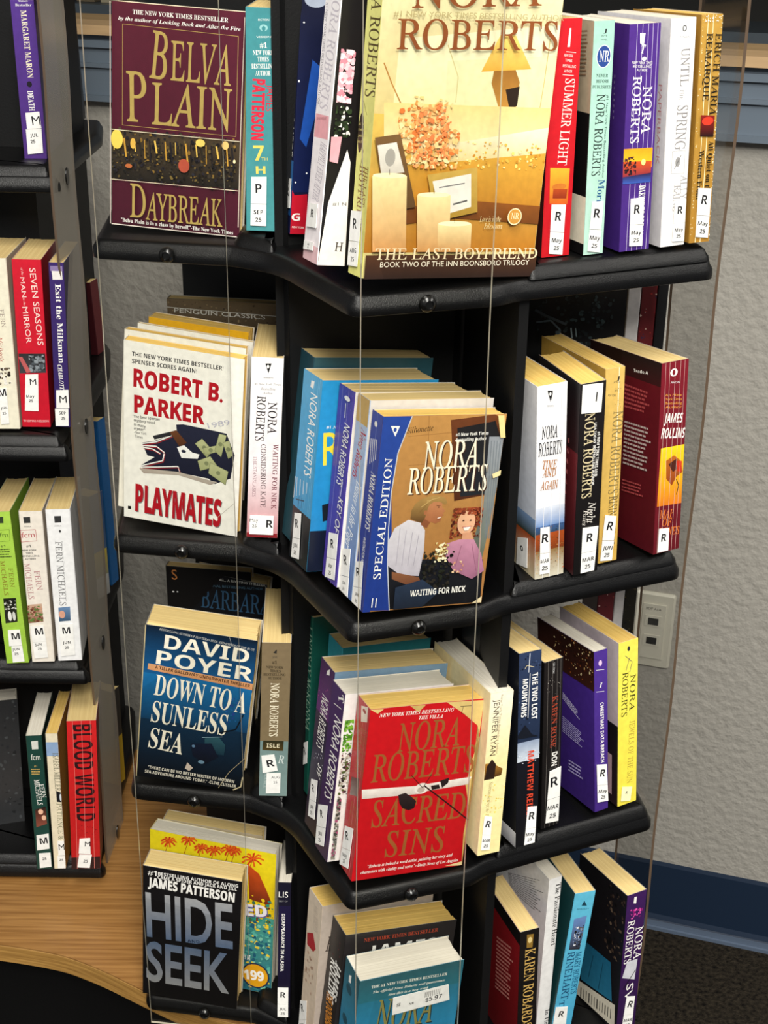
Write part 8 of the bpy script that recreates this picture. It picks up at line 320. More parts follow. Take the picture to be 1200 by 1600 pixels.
{"label":"lime green spine on the far left rack","group":"paperbacks filed spine out on the far left rack","kind":"s","cp":"#a6cc4a","cl":"#8ab03a","page":"cream","pose":[-0.4235,1.3784,1.5217,-0.0317,0.0411,0.7303,0.0246,0.1061,0.1842],"art":[["P","p",[0.1,184.0,24.5,184.0,24.5,0.1,0.1,0.1],"#a9d050","#9cc444"],["P","p",[12.8,178.4,17.1,178.2,16.5,170.7,11.9,170.9],"#33402a"],["P","l",[6.6,162.6,21.8,163.0,21.0,149.8,5.7,148.5],0.4,"#55702a"],["P","t","fm",10.7,154.0,19.8,154.4,5.7,"#55702a","n"],["P","t","#1",10.2,142.2,15.2,142.4,3.1,"#222","b"],["P","l",[7.3,139.8,9.1,139.9],1.29,"#3a4a20"],["P","l",[9.4,139.9,10.1,139.9],1.29,"#3a4a20"],["P","l",[10.4,139.9,11.6,139.9],1.29,"#3a4a20"],["P","l",[11.8,139.9,12.7,139.9],1.29,"#3a4a20"],["P","l",[13.0,139.9,13.9,139.9],1.29,"#3a4a20"],["P","l",[14.1,139.9,15.1,140.0],1.29,"#3a4a20"],["P","l",[15.4,140.0,16.6,140.0],1.29,"#3a4a20"],["P","l",[16.9,140.0,18.2,140.0],1.29,"#3a4a20"],["P","l",[18.5,140.0,19.2,140.0],1.29,"#3a4a20"],["P","l",[7.2,137.0,9.0,137.0],1.29,"#3a4a20"],["P","l",[9.2,137.0,10.2,137.0],1.29,"#3a4a20"],["P","l",[10.5,137.0,12.6,137.0],1.29,"#3a4a20"],["P","l",[12.8,137.0,13.6,137.0],1.29,"#3a4a20"],["P","l",[13.9,137.0,15.6,137.1],1.29,"#3a4a20"],["P","l",[15.9,137.1,17.2,137.1],1.29,"#3a4a20"],["P","l",[17.5,137.1,19.0,137.1],1.29,"#3a4a20"],["P","l",[7.1,134.1,8.1,134.1],1.29,"#3a4a20"],["P","l",[8.4,134.1,10.3,134.1],1.29,"#3a4a20"],["P","l",[10.6,134.1,12.7,134.1],1.29,"#3a4a20"],["P","l",[13.0,134.1,14.2,134.1],1.29,"#3a4a20"],["P","l",[14.5,134.1,16.2,134.1],1.29,"#3a4a20"],["P","l",[16.5,134.1,18.0,134.1],1.29,"#3a4a20"],["P","l",[7.0,131.3,7.8,131.2],1.29,"#3a4a20"],["P","l",[8.1,131.2,8.8,131.2],1.29,"#3a4a20"],["P","l",[9.1,131.2,10.1,131.2],1.29,"#3a4a20"],["P","l",[10.3,131.2,12.4,131.2],1.29,"#3a4a20"],["P","l",[12.6,131.2,13.5,131.2],1.29,"#3a4a20"],["P","l",[13.8,131.2,15.1,131.2],1.29,"#3a4a20"],["P","l",[15.4,131.2,17.6,131.2],1.29,"#3a4a20"],["P","l",[17.8,131.2,19.3,131.2],1.29,"#3a4a20"],["P","l",[19.6,131.2,20.5,131.2],1.29,"#3a4a20"],["P","t","FERN",15.4,117.5,15.1,94.2,4.5,"#8a8a30","s"],["P","t","MICHAELS",7.4,126.4,7.3,84.8,4.5,"#8a7a2a","s"],["P","p",[5.5,80.9,19.6,81.3,18.0,51.8,4.5,50.3],"#14160f","#2a2c20"],["P","e",10.3,59.0,2.1,6.0,"#e8e8e0"],["P","e",14.9,58.8,1.8,5.6,"#cfd0c8"],["P","n",5.6,67.1,18.9,78.4,["#c8c8c0","#5a5a50","#1a1a14"],16,5]],"st":[["P",[6.2,42.3,19.5,42.3,19.6,22.6,5.3,22.2],"genre_label",[["M",0.6,0.4,0.5,"b"]],"#f1f0ec"],["P",[7.7,21.9,19.9,22.2,20.3,2.3,7.1,1.3],"date_label",[["JUN",0.4,0.2,0.18,"b"],["25",0.4,0.48,0.18,"b"]],"#f1f0ec"]]},
{"label":"off white spine with a red square monogram on the far left rack","group":"paperbacks filed spine out on the far left rack","kind":"s","cp":"#e8e0d4","cl":"#cdbfae","page":"cream","pose":[-0.3957,1.3818,1.4937,-0.0008,0.0452,0.7303,0.0252,0.1061,0.1833],"art":[["P","p",[4.6,176.5,12.0,176.7,11.8,169.6,4.9,169.3],"#333"],["P","t","ZEBRA",4.1,164.7,12.2,164.5,1.5,"#555","n"],["P","l",[0.1,161.0,16.6,161.6,16.9,148.3,0.1,147.1,0.1,161.0],0.5,"#b04a50"],["P","t","fcm",1.0,152.1,15.2,152.9,6.4,"#b04a50","n"],["P","t","#1",5.1,140.6,9.8,140.9,3.1,"#222","b"],["P","t","NEW YORK",0.1,136.3,15.6,136.4,1.9,"#222","b"],["P","t","TIMES",3.9,132.8,11.6,133.0,1.9,"#222","b"],["P","t","BESTSELLING",-1.9,129.4,18.2,129.4,1.9,"#222","b"],["P","t","AUTHOR",2.1,125.9,14.3,126.0,1.9,"#222","b"],["P","t","FERN",10.9,112.4,12.5,88.7,5.9,"#b88a8a","s"],["P","t","MICHAELS",0.9,121.5,2.6,78.2,5.9,"#b88a8a","s"],["P","p",[0.1,71.3,16.5,72.5,16.5,50.1,0.1,48.6],"#c8a890","#8a5a44"],["P","n",0.1,50.6,16.9,69.9,["#8a5a44","#5a7a3a","#c89a80","#6b3a2c"],40,6]],"st":[["P",[1.7,45.5,16.2,46.2,17.9,26.1,2.7,25.1],"genre_label",[["M",0.6,0.35,0.5,"b"]],"#f1f0ec"],["P",[2.7,24.9,17.9,25.9,18.5,5.9,3.4,4.8],"date_label",[["JUN",0.4,0.15,0.18,"b"],["25",0.45,0.42,0.18,"b"]],"#f1f0ec"]]},
{"label":"bright white spine, rightmost of its shelf on the far left rack","group":"paperbacks filed spine out on the far left rack","kind":"s","cp":"#ececec","cl":"#dcdcdc","page":"cream","pose":[-0.3666,1.3844,1.4657,-0.0035,0.0492,0.7303,0.0266,0.1061,0.184],"art":[["P","p",[9.0,176.2,16.2,176.2,16.3,168.5,9.1,168.3],"#333"],["P","t","ZEBRA",8.4,164.0,16.1,163.8,1.5,"#555","n"],["P","e",13.9,158.2,1.2,1.7,"#444"],["P","t","FERN MICHAELS",7.8,146.1,7.1,68.7,6.6,"#777","s"],["P","t","New York Times bestselling author",14.7,145.8,13.9,73.3,1.4,"#aaa","n"],["P","p",[5.1,66.2,18.0,67.2,17.4,49.8,4.7,49.0],"#6a8ab0","#34506a"],["P","e",8.5,57.7,3.5,4.7,"#d8a088"]],"st":[["P",[4.8,46.0,19.5,46.3,19.3,7.1,4.0,6.2],"genre_label",[["M",0.5,0.2,0.25,"b"],["JUN",0.45,0.58,0.1,"b"],["25",0.45,0.74,0.1,"b"]],"#f1f0ec"]]},
{"label":"dark green spine with white pages on the far left rack, bottom tier","group":"paperbacks filed spine out on the far left rack","kind":"s","cp":"#1a4038","cl":"#14342e","page":"white","pose":[-0.4091,1.3607,1.4642,0.0068,0.0532,0.4553,0.0182,0.1061,0.1824],"art":[["P","p",[5.9,174.9,13.4,175.5,13.1,164.4,6.1,164.2],"#d8d8d0"],["P","t","fcm",4.1,150.2,14.6,150.3,7.6,"#d8d8d0","n"],["P","t","#1",6.7,140.6,9.9,140.5,2.7,"#c9a45a","n"],["P","l",[3.2,137.8,4.7,137.7],1.42,"#c9a45a"],["P","l",[5.0,137.7,5.5,137.7],1.42,"#c9a45a"],["P","l",[5.8,137.7,6.7,137.6],1.42,"#c9a45a"],["P","l",[7.0,137.6,7.7,137.6],1.42,"#c9a45a"],["P","l",[7.9,137.6,8.6,137.6],1.42,"#c9a45a"],["P","l",[8.9,137.6,9.7,137.5],1.42,"#c9a45a"],["P","l",[9.9,137.5,10.9,137.5],1.42,"#c9a45a"],["P","l",[11.2,137.4,12.2,137.4],1.42,"#c9a45a"],["P","l",[12.5,137.4,13.1,137.4],1.42,"#c9a45a"],["P","l",[3.3,134.7,4.7,134.6],1.42,"#c9a45a"],["P","l",[4.9,134.6,5.8,134.5],1.42,"#c9a45a"],["P","l",[6.0,134.5,7.7,134.4],1.42,"#c9a45a"],["P","l",[7.9,134.4,8.5,134.4],1.42,"#c9a45a"],["P","l",[8.7,134.4,10.1,134.3],1.42,"#c9a45a"],["P","l",[10.4,134.3,11.5,134.3],1.42,"#c9a45a"],["P","l",[11.7,134.3,13.0,134.2],1.42,"#c9a45a"],["P","l",[3.3,131.5,4.1,131.5],1.42,"#c9a45a"],["P","l",[4.3,131.4,5.9,131.4],1.42,"#c9a45a"],["P","l",[6.1,131.4,7.9,131.3],1.42,"#c9a45a"],["P","l",[8.1,131.3,9.1,131.2],1.42,"#c9a45a"],["P","l",[9.3,131.2,10.7,131.1],1.42,"#c9a45a"],["P","l",[11.0,131.1,12.2,131.1],1.42,"#c9a45a"],["P","t","FERN",10.5,117.2,12.7,98.6,5.1,"#f4f2ec","s"],["P","t","MICHAELS",5.4,123.5,7.2,89.0,5.6,"#f4f2ec","s"],["P","p",[3.8,83.1,16.2,87.0,16.1,62.7,3.5,58.8],"#1a1412","#8a4a3a"],["P","e",9.9,79.8,3.0,3.6,"#e8b89a"],["P","e",13.1,71.4,2.5,3.6,"#e8b89a"]],"st":[["P",[2.8,48.1,17.2,49.8,16.8,28.8,2.3,27.1],"genre_label",[["M",0.6,0.42,0.5,"b"]],"#f1f0ec"],["P",[4.0,22.7,17.5,23.2,17.4,3.2,3.6,2.1],"date_label",[["25",0.45,0.4,0.2,"b"]],"#f1f0ec"]]},
{"label":"narrow cream spine between the dark green and red spines of the far left rack","group":"paperbacks filed spine out on the far left rack","kind":"s","cp":"#e4d8bc","cl":"#b8863a","page":"old","pose":[-0.3886,1.3612,1.5035,0.0157,0.059,0.4553,0.0138,0.1061,0.1838],"art":[["P","p",[0.1,172.8,13.7,172.8,13.7,154.4,0.1,154.4],"#8aa4c8"],["P","t","ISABEL MILLER",7.1,158.4,7.4,107.6,6.1,"#6a6a58","s"],["P","p",[8.2,107.7,13.7,105.1,13.7,92.0,8.2,92.7],"#16181c"],["P","e",12.8,98.6,1.0,5.0,"#d8e0e8"],["P","t","PATIENCE & SARAH",7.8,90.9,7.0,10.1,5.7,"#8a8a70","s"]],"st":[["P",[6.2,39.6,13.7,39.4,13.7,19.3,6.1,18.9],"genre_label",[["M",0.6,0.42,0.5,"n"]],"#f1f0ec"],["P",[5.1,18.3,13.7,18.1,13.7,1.2,4.6,1.2],"date_label",[["25",0.5,0.3,0.22,"b"]],"#f1f0ec"]]},
{"label":"red spine titled Blood World in black letters","group":"paperbacks filed spine out on the far left rack","kind":"s","cp":"#c01a1c","cl":"#8a1212","page":"cream","pose":[-0.3653,1.3528,1.4238,0.037,0.1039,0.4553,0.0335,0.1064,0.1951],"art":[["P","p",[0.1,194.9,33.3,194.9,33.3,0.1,0.1,0.1],"#cc2022","#b01618"],["P","t","BLOOD WORLD",6.9,190.2,8.0,63.8,21.4,"#2a0c10","b2"],["P","p",[0.1,15.6,33.3,15.6,33.3,0.1,0.1,0.1],"#2a1012"],["P","l",[6.7,194.9,7.4,97.5,6.4,0.1],0.35,"#e88a80"],["P","l",[16.7,194.9,17.4,97.5,16.4,0.1],0.35,"#e88a80"],["P","l",[26.8,194.9,27.5,97.5,26.4,0.1],0.35,"#e88a80"],["P","n",10.0,44.9,31.8,58.5,["#7a1418","#5a1014"],12,2]],"st":[["P",[10.3,41.6,22.6,41.9,22.5,20.1,8.7,21.7],"genre_label",[["M",0.75,0.35,0.42,"n"]],"#f1f0ec"],["P",[9.2,20.5,24.0,19.1,21.0,1.3,6.6,2.9],"date_label",[["25",0.6,0.5,0.25,"b"]],"#f1f0ec"]]},
{"label":"black book edge with an orange letter S at the very back of the third tier","group":"paperbacks shown cover out on the left side of the rack","kind":"c","cp":"#0d0b0c","cl":"#0d0b0c","page":"cream","pose":[-0.224,1.296,1.7104,0.0,0.0,0.7203,0.09,0.012,0.182],"art":[["P","t","S",6.4,166.8,12.2,166.9,11.6,"#d88a4a","n"],["P","e",7.1,152.7,1.1,0.8,"#ddd"],["P","e",11.6,152.9,0.9,0.8,"#ddd"]],"st":[]},
{"label":"tall blue book on the side bay of the left rack beyond the smoky strip","group":"paperbacks on the side of the far left rack","kind":"c","cp":"#1a5a94","cl":"#154a7c","page":"cream","pose":[-0.3452,1.5971,0.2229,0.0615,0.046,0.7203,0.0211,0.019,0.2178],"art":[],"st":[]},
{"label":"blurred blue and yellow book beside the tall blue book on the left rack","group":"paperbacks on the side of the far left rack","kind":"c","cp":"#3a4a5a","cl":"#333","page":"cream","pose":[-0.3556,1.557,0.4482,0.0479,0.0463,0.7203,0.0254,0.0263,0.1367],"art":[["P","p",[0.1,136.5,25.3,136.5,25.3,61.5,0.1,61.5],"#2a4a78","#3a5a80"],["P","p",[0.1,61.5,25.3,61.5,25.3,27.3,0.1,27.3],"#c9b23a","#8a8a6a"],["P","p",[0.1,27.3,25.3,27.3,25.3,0.1,0.1,0.1],"#b8b8b4","#8a8a88"]],"st":[]},
{"label":"dark red paperback edge on the side bay of the left rack, second tier","group":"paperbacks on the side of the far left rack","kind":"c","cp":"#5a141c","cl":"#3a0e14","page":"cream","pose":[-0.3637,1.6996,0.2045,-0.0,0.0435,0.9953,0.0224,0.0243,0.0929],"art":[],"st":[]},
{"label":"black book with white barcode panel on the side bay of the left rack","group":"paperbacks on the side of the far left rack","kind":"c","cp":"#100e10","cl":"#0d0c0d","page":"cream","pose":[-0.3761,1.6793,-0.0375,0.0406,0.0363,1.2703,0.127,0.0226,0.1558],"art":[["P","p",[38.1,46.7,107.9,46.7,107.9,12.5,38.1,12.5],"#d8d4ca"],["P","l",[50.8,40.5,50.8,24.9],1.2,"#222"],["P","l",[57.1,40.5,57.1,24.9],1.2,"#222"],["P","l",[63.5,40.5,63.5,24.9],1.2,"#222"],["P","l",[69.8,40.5,69.8,24.9],1.2,"#222"],["P","l",[76.2,40.5,76.2,24.9],1.2,"#222"],["P","l",[82.5,40.5,82.5,24.9],1.2,"#222"],["P","l",[88.9,40.5,88.9,24.9],1.2,"#222"]],"st":[]},
{"label":"yellow edged book low on the side bay of the left rack","group":"paperbacks on the side of the far left rack","kind":"c","cp":"#c9a824","cl":"#8a7018","page":"cream","pose":[-0.3471,1.5544,0.3954,-0.056,-0.0385,0.4453,0.0171,0.028,0.1507],"art":[["P","p",[0.1,150.5,17.0,150.5,17.0,75.3,0.1,75.3],"#2a2622"],["P","p",[0.1,75.3,17.0,75.3,17.0,0.1,0.1,0.1],"#a88a20"]],"st":[]},
{"label":"dark grey weathered looking book cover at the left edge, bottom tier of the left rack","group":"paperbacks filed spine out on the far left rack","kind":"c","cp":"#2c2d2f","cl":"#1c1d1f","page":"white","pose":[-0.4976,1.4473,1.2806,0.0399,0.0441,0.4453,0.0509,0.0282,0.1834],"art":[["P","n",0.0,0.0,50.9,183.4,["#3a3c3e","#24262a","#45484a","#1c1e20"],60,7]],"st":[]},
{"label":"black book with a covered barn picture seen through the back of the second tier","group":"paperbacks seen through the back of the front rack","kind":"c","cp":"#0e1012","cl":"#0c0c0e","page":"cream","pose":[0.095,1.29,1.5708,0.0,0.0,0.9953,0.13,0.02,0.215],"art":[["P","n",47.7,147.3,118.2,201.0,["#1c2426","#2a3638","#10181a","#3a4a4c"],90,7],["P","l",[46.2,173.8,59.8,175.8,69.4,166.5,68.0,154.3],1.6,"#6a7a80"],["P","l",[44.4,185.8,54.3,180.5,74.9,172.1],2.5,"#4a565a"],["P","p",[48.4,172.7,59.5,174.0,67.2,166.4,66.5,154.3,50.2,152.9],"#0a0c0e"],["P","p",[64.8,165.3,70.0,166.5,70.8,154.3,66.6,153.8],"#5a6a70"],["P","l",[79.4,168.8,81.1,158.9],1.4,"#8a9a9c"],["P","l",[83.6,168.9,85.3,160.1],1.2,"#7a8a8c"]],"st":[]},
{"label":"white spine just right of the barn book at the back of the second tier","group":"paperbacks seen through the back of the front rack","kind":"s","cp":"#e2dedb","cl":"#e2dedb","page":"cream","pose":[0.226,1.29,1.5708,0.0,0.0,1.0053,0.012,0.1,0.21],"art":[],"st":[]},
{"label":"narrow red and blue spine behind the second tier","group":"paperbacks seen through the back of the front rack","kind":"s","cp":"#6a1c20","cl":"#6a1c20","page":"cream","pose":[0.2385,1.29,1.5708,0.0,0.0,1.0053,0.0145,0.1,0.21],"art":[["P","n",0.0,105.0,14.5,210.0,["#a8302a","#d8b8a8","#3a2a4a"],20,4]],"st":[]},
{"label":"narrow black spine at the right end behind the second tier","group":"paperbacks seen through the back of the front rack","kind":"s","cp":"#141416","cl":"#141416","page":"cream","pose":[0.2535,1.29,1.5708,0.0,0.0,1.0053,0.01,0.1,0.21],"art":[],"st":[]},
{"label":"dark red patterned spine at the back of the third tier by the wall plate","group":"paperbacks seen through the back of the front rack","kind":"s","cp":"#5a1c22","cl":"#5a1c22","page":"cream","pose":[0.222,1.29,1.5708,0.0,0.0,0.7303,0.017,0.1,0.2],"art":[["P","n",0.0,0.0,17.0,200.0,["#8a3a3a","#c8a8a0","#3a1014"],40,4]],"st":[]},
{"label":"pale grey spine at the back of the third tier by the wall plate","group":"paperbacks seen through the back of the front rack","kind":"s","cp":"#b8b4b2","cl":"#b8b4b2","page":"cream","pose":[0.2395,1.29,1.5708,0.0,0.0,0.7303,0.01,0.1,0.2],"art":[],"st":[]},
{"label":"black and gold spine at the back of the third tier nearest the wall plate","group":"paperbacks seen through the back of the front rack","kind":"s","cp":"#1c1a14","cl":"#1c1a14","page":"cream","pose":[0.25,1.29,1.5708,0.0,0.0,0.7303,0.012,0.1,0.2],"art":[["P","n",0.0,0.0,12.0,200.0,["#8a7a3a","#0c0c0c","#3a3424"],40,4]],"st":[]},
{"label":"cream page block paperback directly behind Playmates","group":"paperbacks shown cover out on the left side of the rack","kind":"c","cp":"#efeadb","cl":"#e8e0cc","page":"old","pose":[-0.2523,1.2143,1.7581,0.0869,0.0392,0.9953,0.114,0.01,0.173],"art":[],"st":[]},
{"label":"slim white edged paperback third in the stack behind Playmates","group":"paperbacks shown cover out on the left side of the rack","kind":"c","cp":"#f0ece0","cl":"#e8e0cc","page":"cream","pose":[-0.2451,1.2355,1.763,0.0919,0.0427,0.9953,0.1102,0.0049,0.1725],"art":[],"st":[]},
{"label":"yellow edged paperback fourth in the stack behind Playmates","group":"paperbacks shown cover out on the left side of the rack","kind":"c","cp":"#e0aa1c","cl":"#d8a018","page":"old","pose":[-0.235,1.2578,1.7792,0.0793,0.0196,0.9953,0.097,0.018,0.1751],"art":[],"st":[]},
{"label":"wide paperback with a black band of white capitals at the back of the second tier","group":"paperbacks shown cover out on the left side of the rack","kind":"c","cp":"#15120f","cl":"#2a2418","page":"cream","pose":[-0.2075,1.285,1.693,0.0,0.01,0.9953,0.122,0.013,0.192],"art":[["P","p",[0.1,191.8,121.8,191.8,121.8,167.0,0.1,167.0],"#6b5c46","#4a3e2e"],["P","n",0.0,169.0,122.0,190.1,["#3a3024","#8a7858","#5a4c38"],50,4],["P","l",[0.1,183.7,112.9,179.7],0.5,"#d8d8d0"],["P","t","PENGUIN CLASSICS",6.9,178.9,94.0,176.4,4.2,"#d8d8d0","n"]],"st":[]}]''')
# ------------------------------------------------ room
WD = Vector((math.sin(math.radians(107)), math.cos(math.radians(107)), 0)); WN = Vector((-WD.y, WD.x, 0)); W0 = Vector((.5, 1.81, 0))
WM = Matrix(((WD.x, WN.x, 0, W0.x), (WD.y, WN.y, 0, W0.y), (0, 0, 1, 0), (0, 0, 0, 1)))   # local x along the wall, y away from the room
M_wall = mat('grey_textured_paint', '#a9a59d', .75, bump=(75, .9, .004), spec=.3, var=.06, vscale=3)
def wallobj(mb, name, m, parent=None, **k):
    o = mb.build(name, m, parent, **k)
    if not parent: o.matrix_world = WM
    return o
m = MB(); m.box((-3.4, 0, 0), (1.6, .12, 1.256)); m.box((-3.4, 0, 2.15), (1.6, .12, 2.7)); tag(wallobj(m, 'wall_back', M_wall), kind='structure')
M_carpet = mat('speckled_carpet', '#12100f', .95, bump=(500, 1, .006), spec=.1, var=.5, vscale=150, col2='#423b31')
m = MB(); m.box((-3.5, -2.5, -.05), (3.5, 4.5, 0)); tag(m.build('floor', M_carpet), kind='structure')
M_ceil = mat('ceiling_tile', '#d8d6d0', .9, bump=(60, .4, .002))
m = MB(); m.box((-3.5, -2.5, 2.7), (3.5, 4.5, 2.75)); tag(m.build('ceiling', M_ceil), kind='structure')
M_base = mat('navy_rubber_base', '#1b2a3f', .45, spec=.4)
m = MB(); prof = [(0, 0), (-.014, 0), (-.012, .004), (-.006, .014), (-.003, .022), (-.003, .118), (-.001, .124), (0, .124)]
n_ = len(prof); m.raw([(-3.4, a, b) for a, b in prof]+[(1.6, a, b) for a, b in prof], [(i, i+1, n_+i+1, n_+i) for i in range(n_-1)]+[tuple(range(n_-1, -1, -1)), tuple(range(n_, 2*n_))]); tag(wallobj(m, 'baseboard_back', M_base), kind='structure')
m = MB(); m.box((-3.4, -.017, 0), (1.6, -.0125, .006)); m.box((-3.4, -.0125, .0062), (1.6, -.0122, .016)); tag(wallobj(m, 'toe_light_strip_1', mat('painted_toe_light', '#5c6a7e', .5)), kind='structure')  # paler colour paints in the light caught along the baseboard foot
M_steel = mat('blue_grey_painted_steel', '#66727f', .4, spec=.5)
win = empty('window_1'); win.matrix_world = WM; tag(win, kind='structure')
m = MB(); m.box((-3.4, -.012, 1.254), (1.6, .10, 1.345)); m.box((-3.4, -.019, 1.327), (1.6, -.012, 1.337)); m.box((-3.4, -.018, 1.300), (1.6, -.012, 1.306)); m.box((-3.4, -.022, 1.254), (1.6, -.012, 1.262)); m.box((-3.4, -.012, 2.06), (1.6, .1, 2.15)); m.build('window_frame', M_steel, win)
m = MB()
for a in (-2.2, -.62+.2, 1.3): m.box((a, .0, 1.36), (a+.03, .06, 2.06))
m.build('window_mullion', M_steel, win)
m = MB(); m.box((-3.4, -.028, 1.345), (1.6, .13, 1.358)); m.build('window_sill', mat('light_oak_sill', '#c9a77c', .5, var=.2, vscale=9, vec=(1, 12, 12)), win)
m = MB(); m.box((-3.4, .045, 1.358), (1.6, .05, 2.06)); m.build('window_pane', M_acr, win)
# the dim room beyond the window
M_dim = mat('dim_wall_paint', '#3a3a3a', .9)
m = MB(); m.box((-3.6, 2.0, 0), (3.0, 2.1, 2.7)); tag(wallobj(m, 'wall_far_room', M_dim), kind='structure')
m = MB()
sh = empty('steel_bookshelf'); sh.matrix_world = WM @ Matrix.Translation((0, 1.55, 0)); tag(sh, 'dim grey steel bookshelf seen through the window behind the racks', 'bookshelf')
for z in (.9, 1.22, 1.54): m = MB(); m.box((-3.0, 0, z), (2.0, .3, z+.025)); m.build('shelf_board', M_steel, sh)
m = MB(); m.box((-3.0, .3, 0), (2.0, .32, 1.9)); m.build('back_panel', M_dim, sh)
rs = random.Random(4)
FAR = [(-2.12, 'dark red', '#6a2a24'), (-2.06, 'teal', '#2a5a5c'), (-2.00, 'beige', '#c0a884'), (-1.93, 'slate', '#3a3c48'), (-1.87, 'tan', '#8a7a60'), (-1.80, 'cream', '#d0c4a8'), (.06, 'navy', '#24405a'), (.12, 'maroon', '#57241f'), (.19, 'stone', '#b0a898'), (.26, 'brown', '#5a4030'), (.33, 'olive', '#4a4a2c'), (.40, 'brick red', '#7a2a20')]
for x_, nm, c_ in FAR:
    side = 'left' if x_ < -1 else 'right'; t = rs.uniform(.035, .055); m = MB(); m.box((0, 0, 0), (t, .16, rs.uniform(.2, .27))); m.box((-.0015, .001, .0), (0, .158, .2), mi=0)
    o = m.build('hardcover_book', mat('far_cover_'+nm.replace(' ', '_'), c_, .6)); o.matrix_world = WM @ Matrix.Translation((x_, 1.6, 1.246)); tag(o, 'blurred '+nm+' hardcover on the dim shelf beyond the window, '+side+' side', 'book', 'hardcovers on the shelf beyond the window')
# wall plate
pl = empty('data_wall_plate'); pl.matrix_world = WM @ Matrix.Translation((-.102, 0, .538)); tag(pl, 'cream data outlet plate with two jacks on the grey wall', 'wall plate')
M_plate = mat('cream_plastic', '#cdc9ba', .4); M_dark = mat('jack_black', '#1a1a1a', .5)
m = MB(); m.sweep(fillet([(-.029, -.062), (.029, -.062), (.029, .062), (-.029, .062)], .005), [(0, 0), (0, .003), (.003, .006)])
o = m.build('plate', M_plate, pl); o.matrix_local = Matrix.Rotation(math.pi/2, 4, 'X')
m = MB(); m.box((-.017, -.0085, -.045), (.017, -.006, .045)); m.build('insert', M_plate, pl)
for z in (.018, -.014):
    m = MB(); m.box((-.012, -.0095, z-.009), (.012, -.0085, z+.009)); m.build('jack', M_plate, pl); m = MB(); m.box((-.0075, -.0101, z-.006), (.0075, -.0095, z+.005)); m.build('socket', M_dark, pl)
prepare(sorted({(q[2], q[-1]) for b in BOOKS for q in b['art'] if q[1] == 't'} | {(t[0], t[4]) for b in BOOKS for s_ in b['st'] for t in s_[3]} | {('BDF A1A', 'n')}))
m = MB(); A = Art(m, lambda u, v, o: (u/1000, -.0087-o, v/1000), 100, 100); vs, fs, wd = TXT[('BDF A1A', 'n')]; m.raw([(-.012+x*.022/wd, -.0088, .036+y*.006) for x, y in vs], fs, lin('#333')); m.build('plate_lettering', M_label, pl, color=True)
# ------------------------------------------------ oak table top
M_oak = mat('oak_veneer', '#a87c46', .42, var=.4, vscale=6, vec=(1.6, 42, 4), col2='#80572a', bump=(60, .15, .0006), spec=.45, coat=.1)
M_oak2 = mat('oak_edge_band', '#b98d4c', .45, var=.25, vscale=9, vec=(2, 2, 40), col2='#8a6430')
tb = empty('oak_table'); tag(tb, 'oak topped table with a curved front edge under the two book racks', 'table')
P = [(-1.4, 1.315), (-.9, 1.30), (-.6, 1.286), (-.5, 1.279), (-.434, 1.270), (-.395, 1.263), (-.355, 1.253), (-.309, 1.231), (-.261, 1.202), (-.21, 1.172), (-.14, 1.15), (-.02, 1.14), (.1, 1.15), (.19, 1.2), (.21, 1.3), (.21, 1.60), (-1.4, 1.80)]
P = P[:1]+fillet(P, .05, 4)[5:]
m = MB(); m.prism(P, .4242, .426); m.build('tabletop', M_oak, tb)
m = MB(); m.sweep(P, [(.001, .400), (0, .401), (0, .423), (.0008, .4242)]); m.build('edge_band', M_oak2, tb)
cxy = (-.5, 1.55)
m = MB(); m.prism([(cxy[0]+(x-cxy[0])*.93, cxy[1]+(y-cxy[1])*.80) for x, y in P], 0, .400); m.build('cabinet', M_black2, tb)
# ------------------------------------------------ racks
Z0 = 1.25334125; S = .275
def bolt(p, nrm, parent):
    m = MB(); n = Vector(nrm).normalized(); u = Vector((0, 0, 1)); v = n.cross(u); c = Vector(p); R = .0068
    prof = [(R, 0), (R*1.0, .0015), (R*.85, .0035), (R*.5, .005), (R*.42, .0035), (.0001, .0035)]; K = 16; vs = []
    for r, h in prof:
        for a in range(K): vs.append(c+n*h+(u*math.cos(a*2*math.pi/K)+v*math.sin(a*2*math.pi/K))*r)
    m.raw(vs, [(j*K+a, j*K+(a+1) % K, (j+1)*K+(a+1) % K, (j+1)*K+a) for j in range(len(prof)-1) for a in range(K)]); m.build('bolt', M_bolt, parent, smooth=True)
def strip(a, b, z0, z1, tiers, bow, parent, edge, mt=None, th=.0025, holes=False):
    a = Vector((*a, 0)); b = Vector((*b, 0)); d = (b-a).normalized(); n = Vector((d.y, -d.x, 0)); m = MB(); K = 56; R = []
    for i in range(K+1):
        z = z0+(z1-z0)*i/K; t = ((z-tiers) / S) % 1.0; o = bow*math.sin(math.pi*t)**2
        R.append([a+n*o+Vector((0, 0, z)), b+n*o+Vector((0, 0, z)), b+n*(o-th)+Vector((0, 0, z)), a+n*(o-th)+Vector((0, 0, z))])
    vs = [p for r in R for p in r]
    m.raw(vs, [(i*4, i*4+1, i*4+5, i*4+4) for i in range(K)]+[(i*4+2, i*4+3, i*4+7, i*4+6) for i in range(K)])
    m.raw(vs, [(i*4+1, i*4+2, i*4+6, i*4+5) for i in range(K)]+[(i*4+3, i*4, i*4+4, i*4+7) for i in range(K)]+[(3, 2, 1, 0), (K*4, K*4+1, K*4+2, K*4+3)], None, 1)
    return m.build('acrylic_strip', [mt or M_acr, edge], parent)
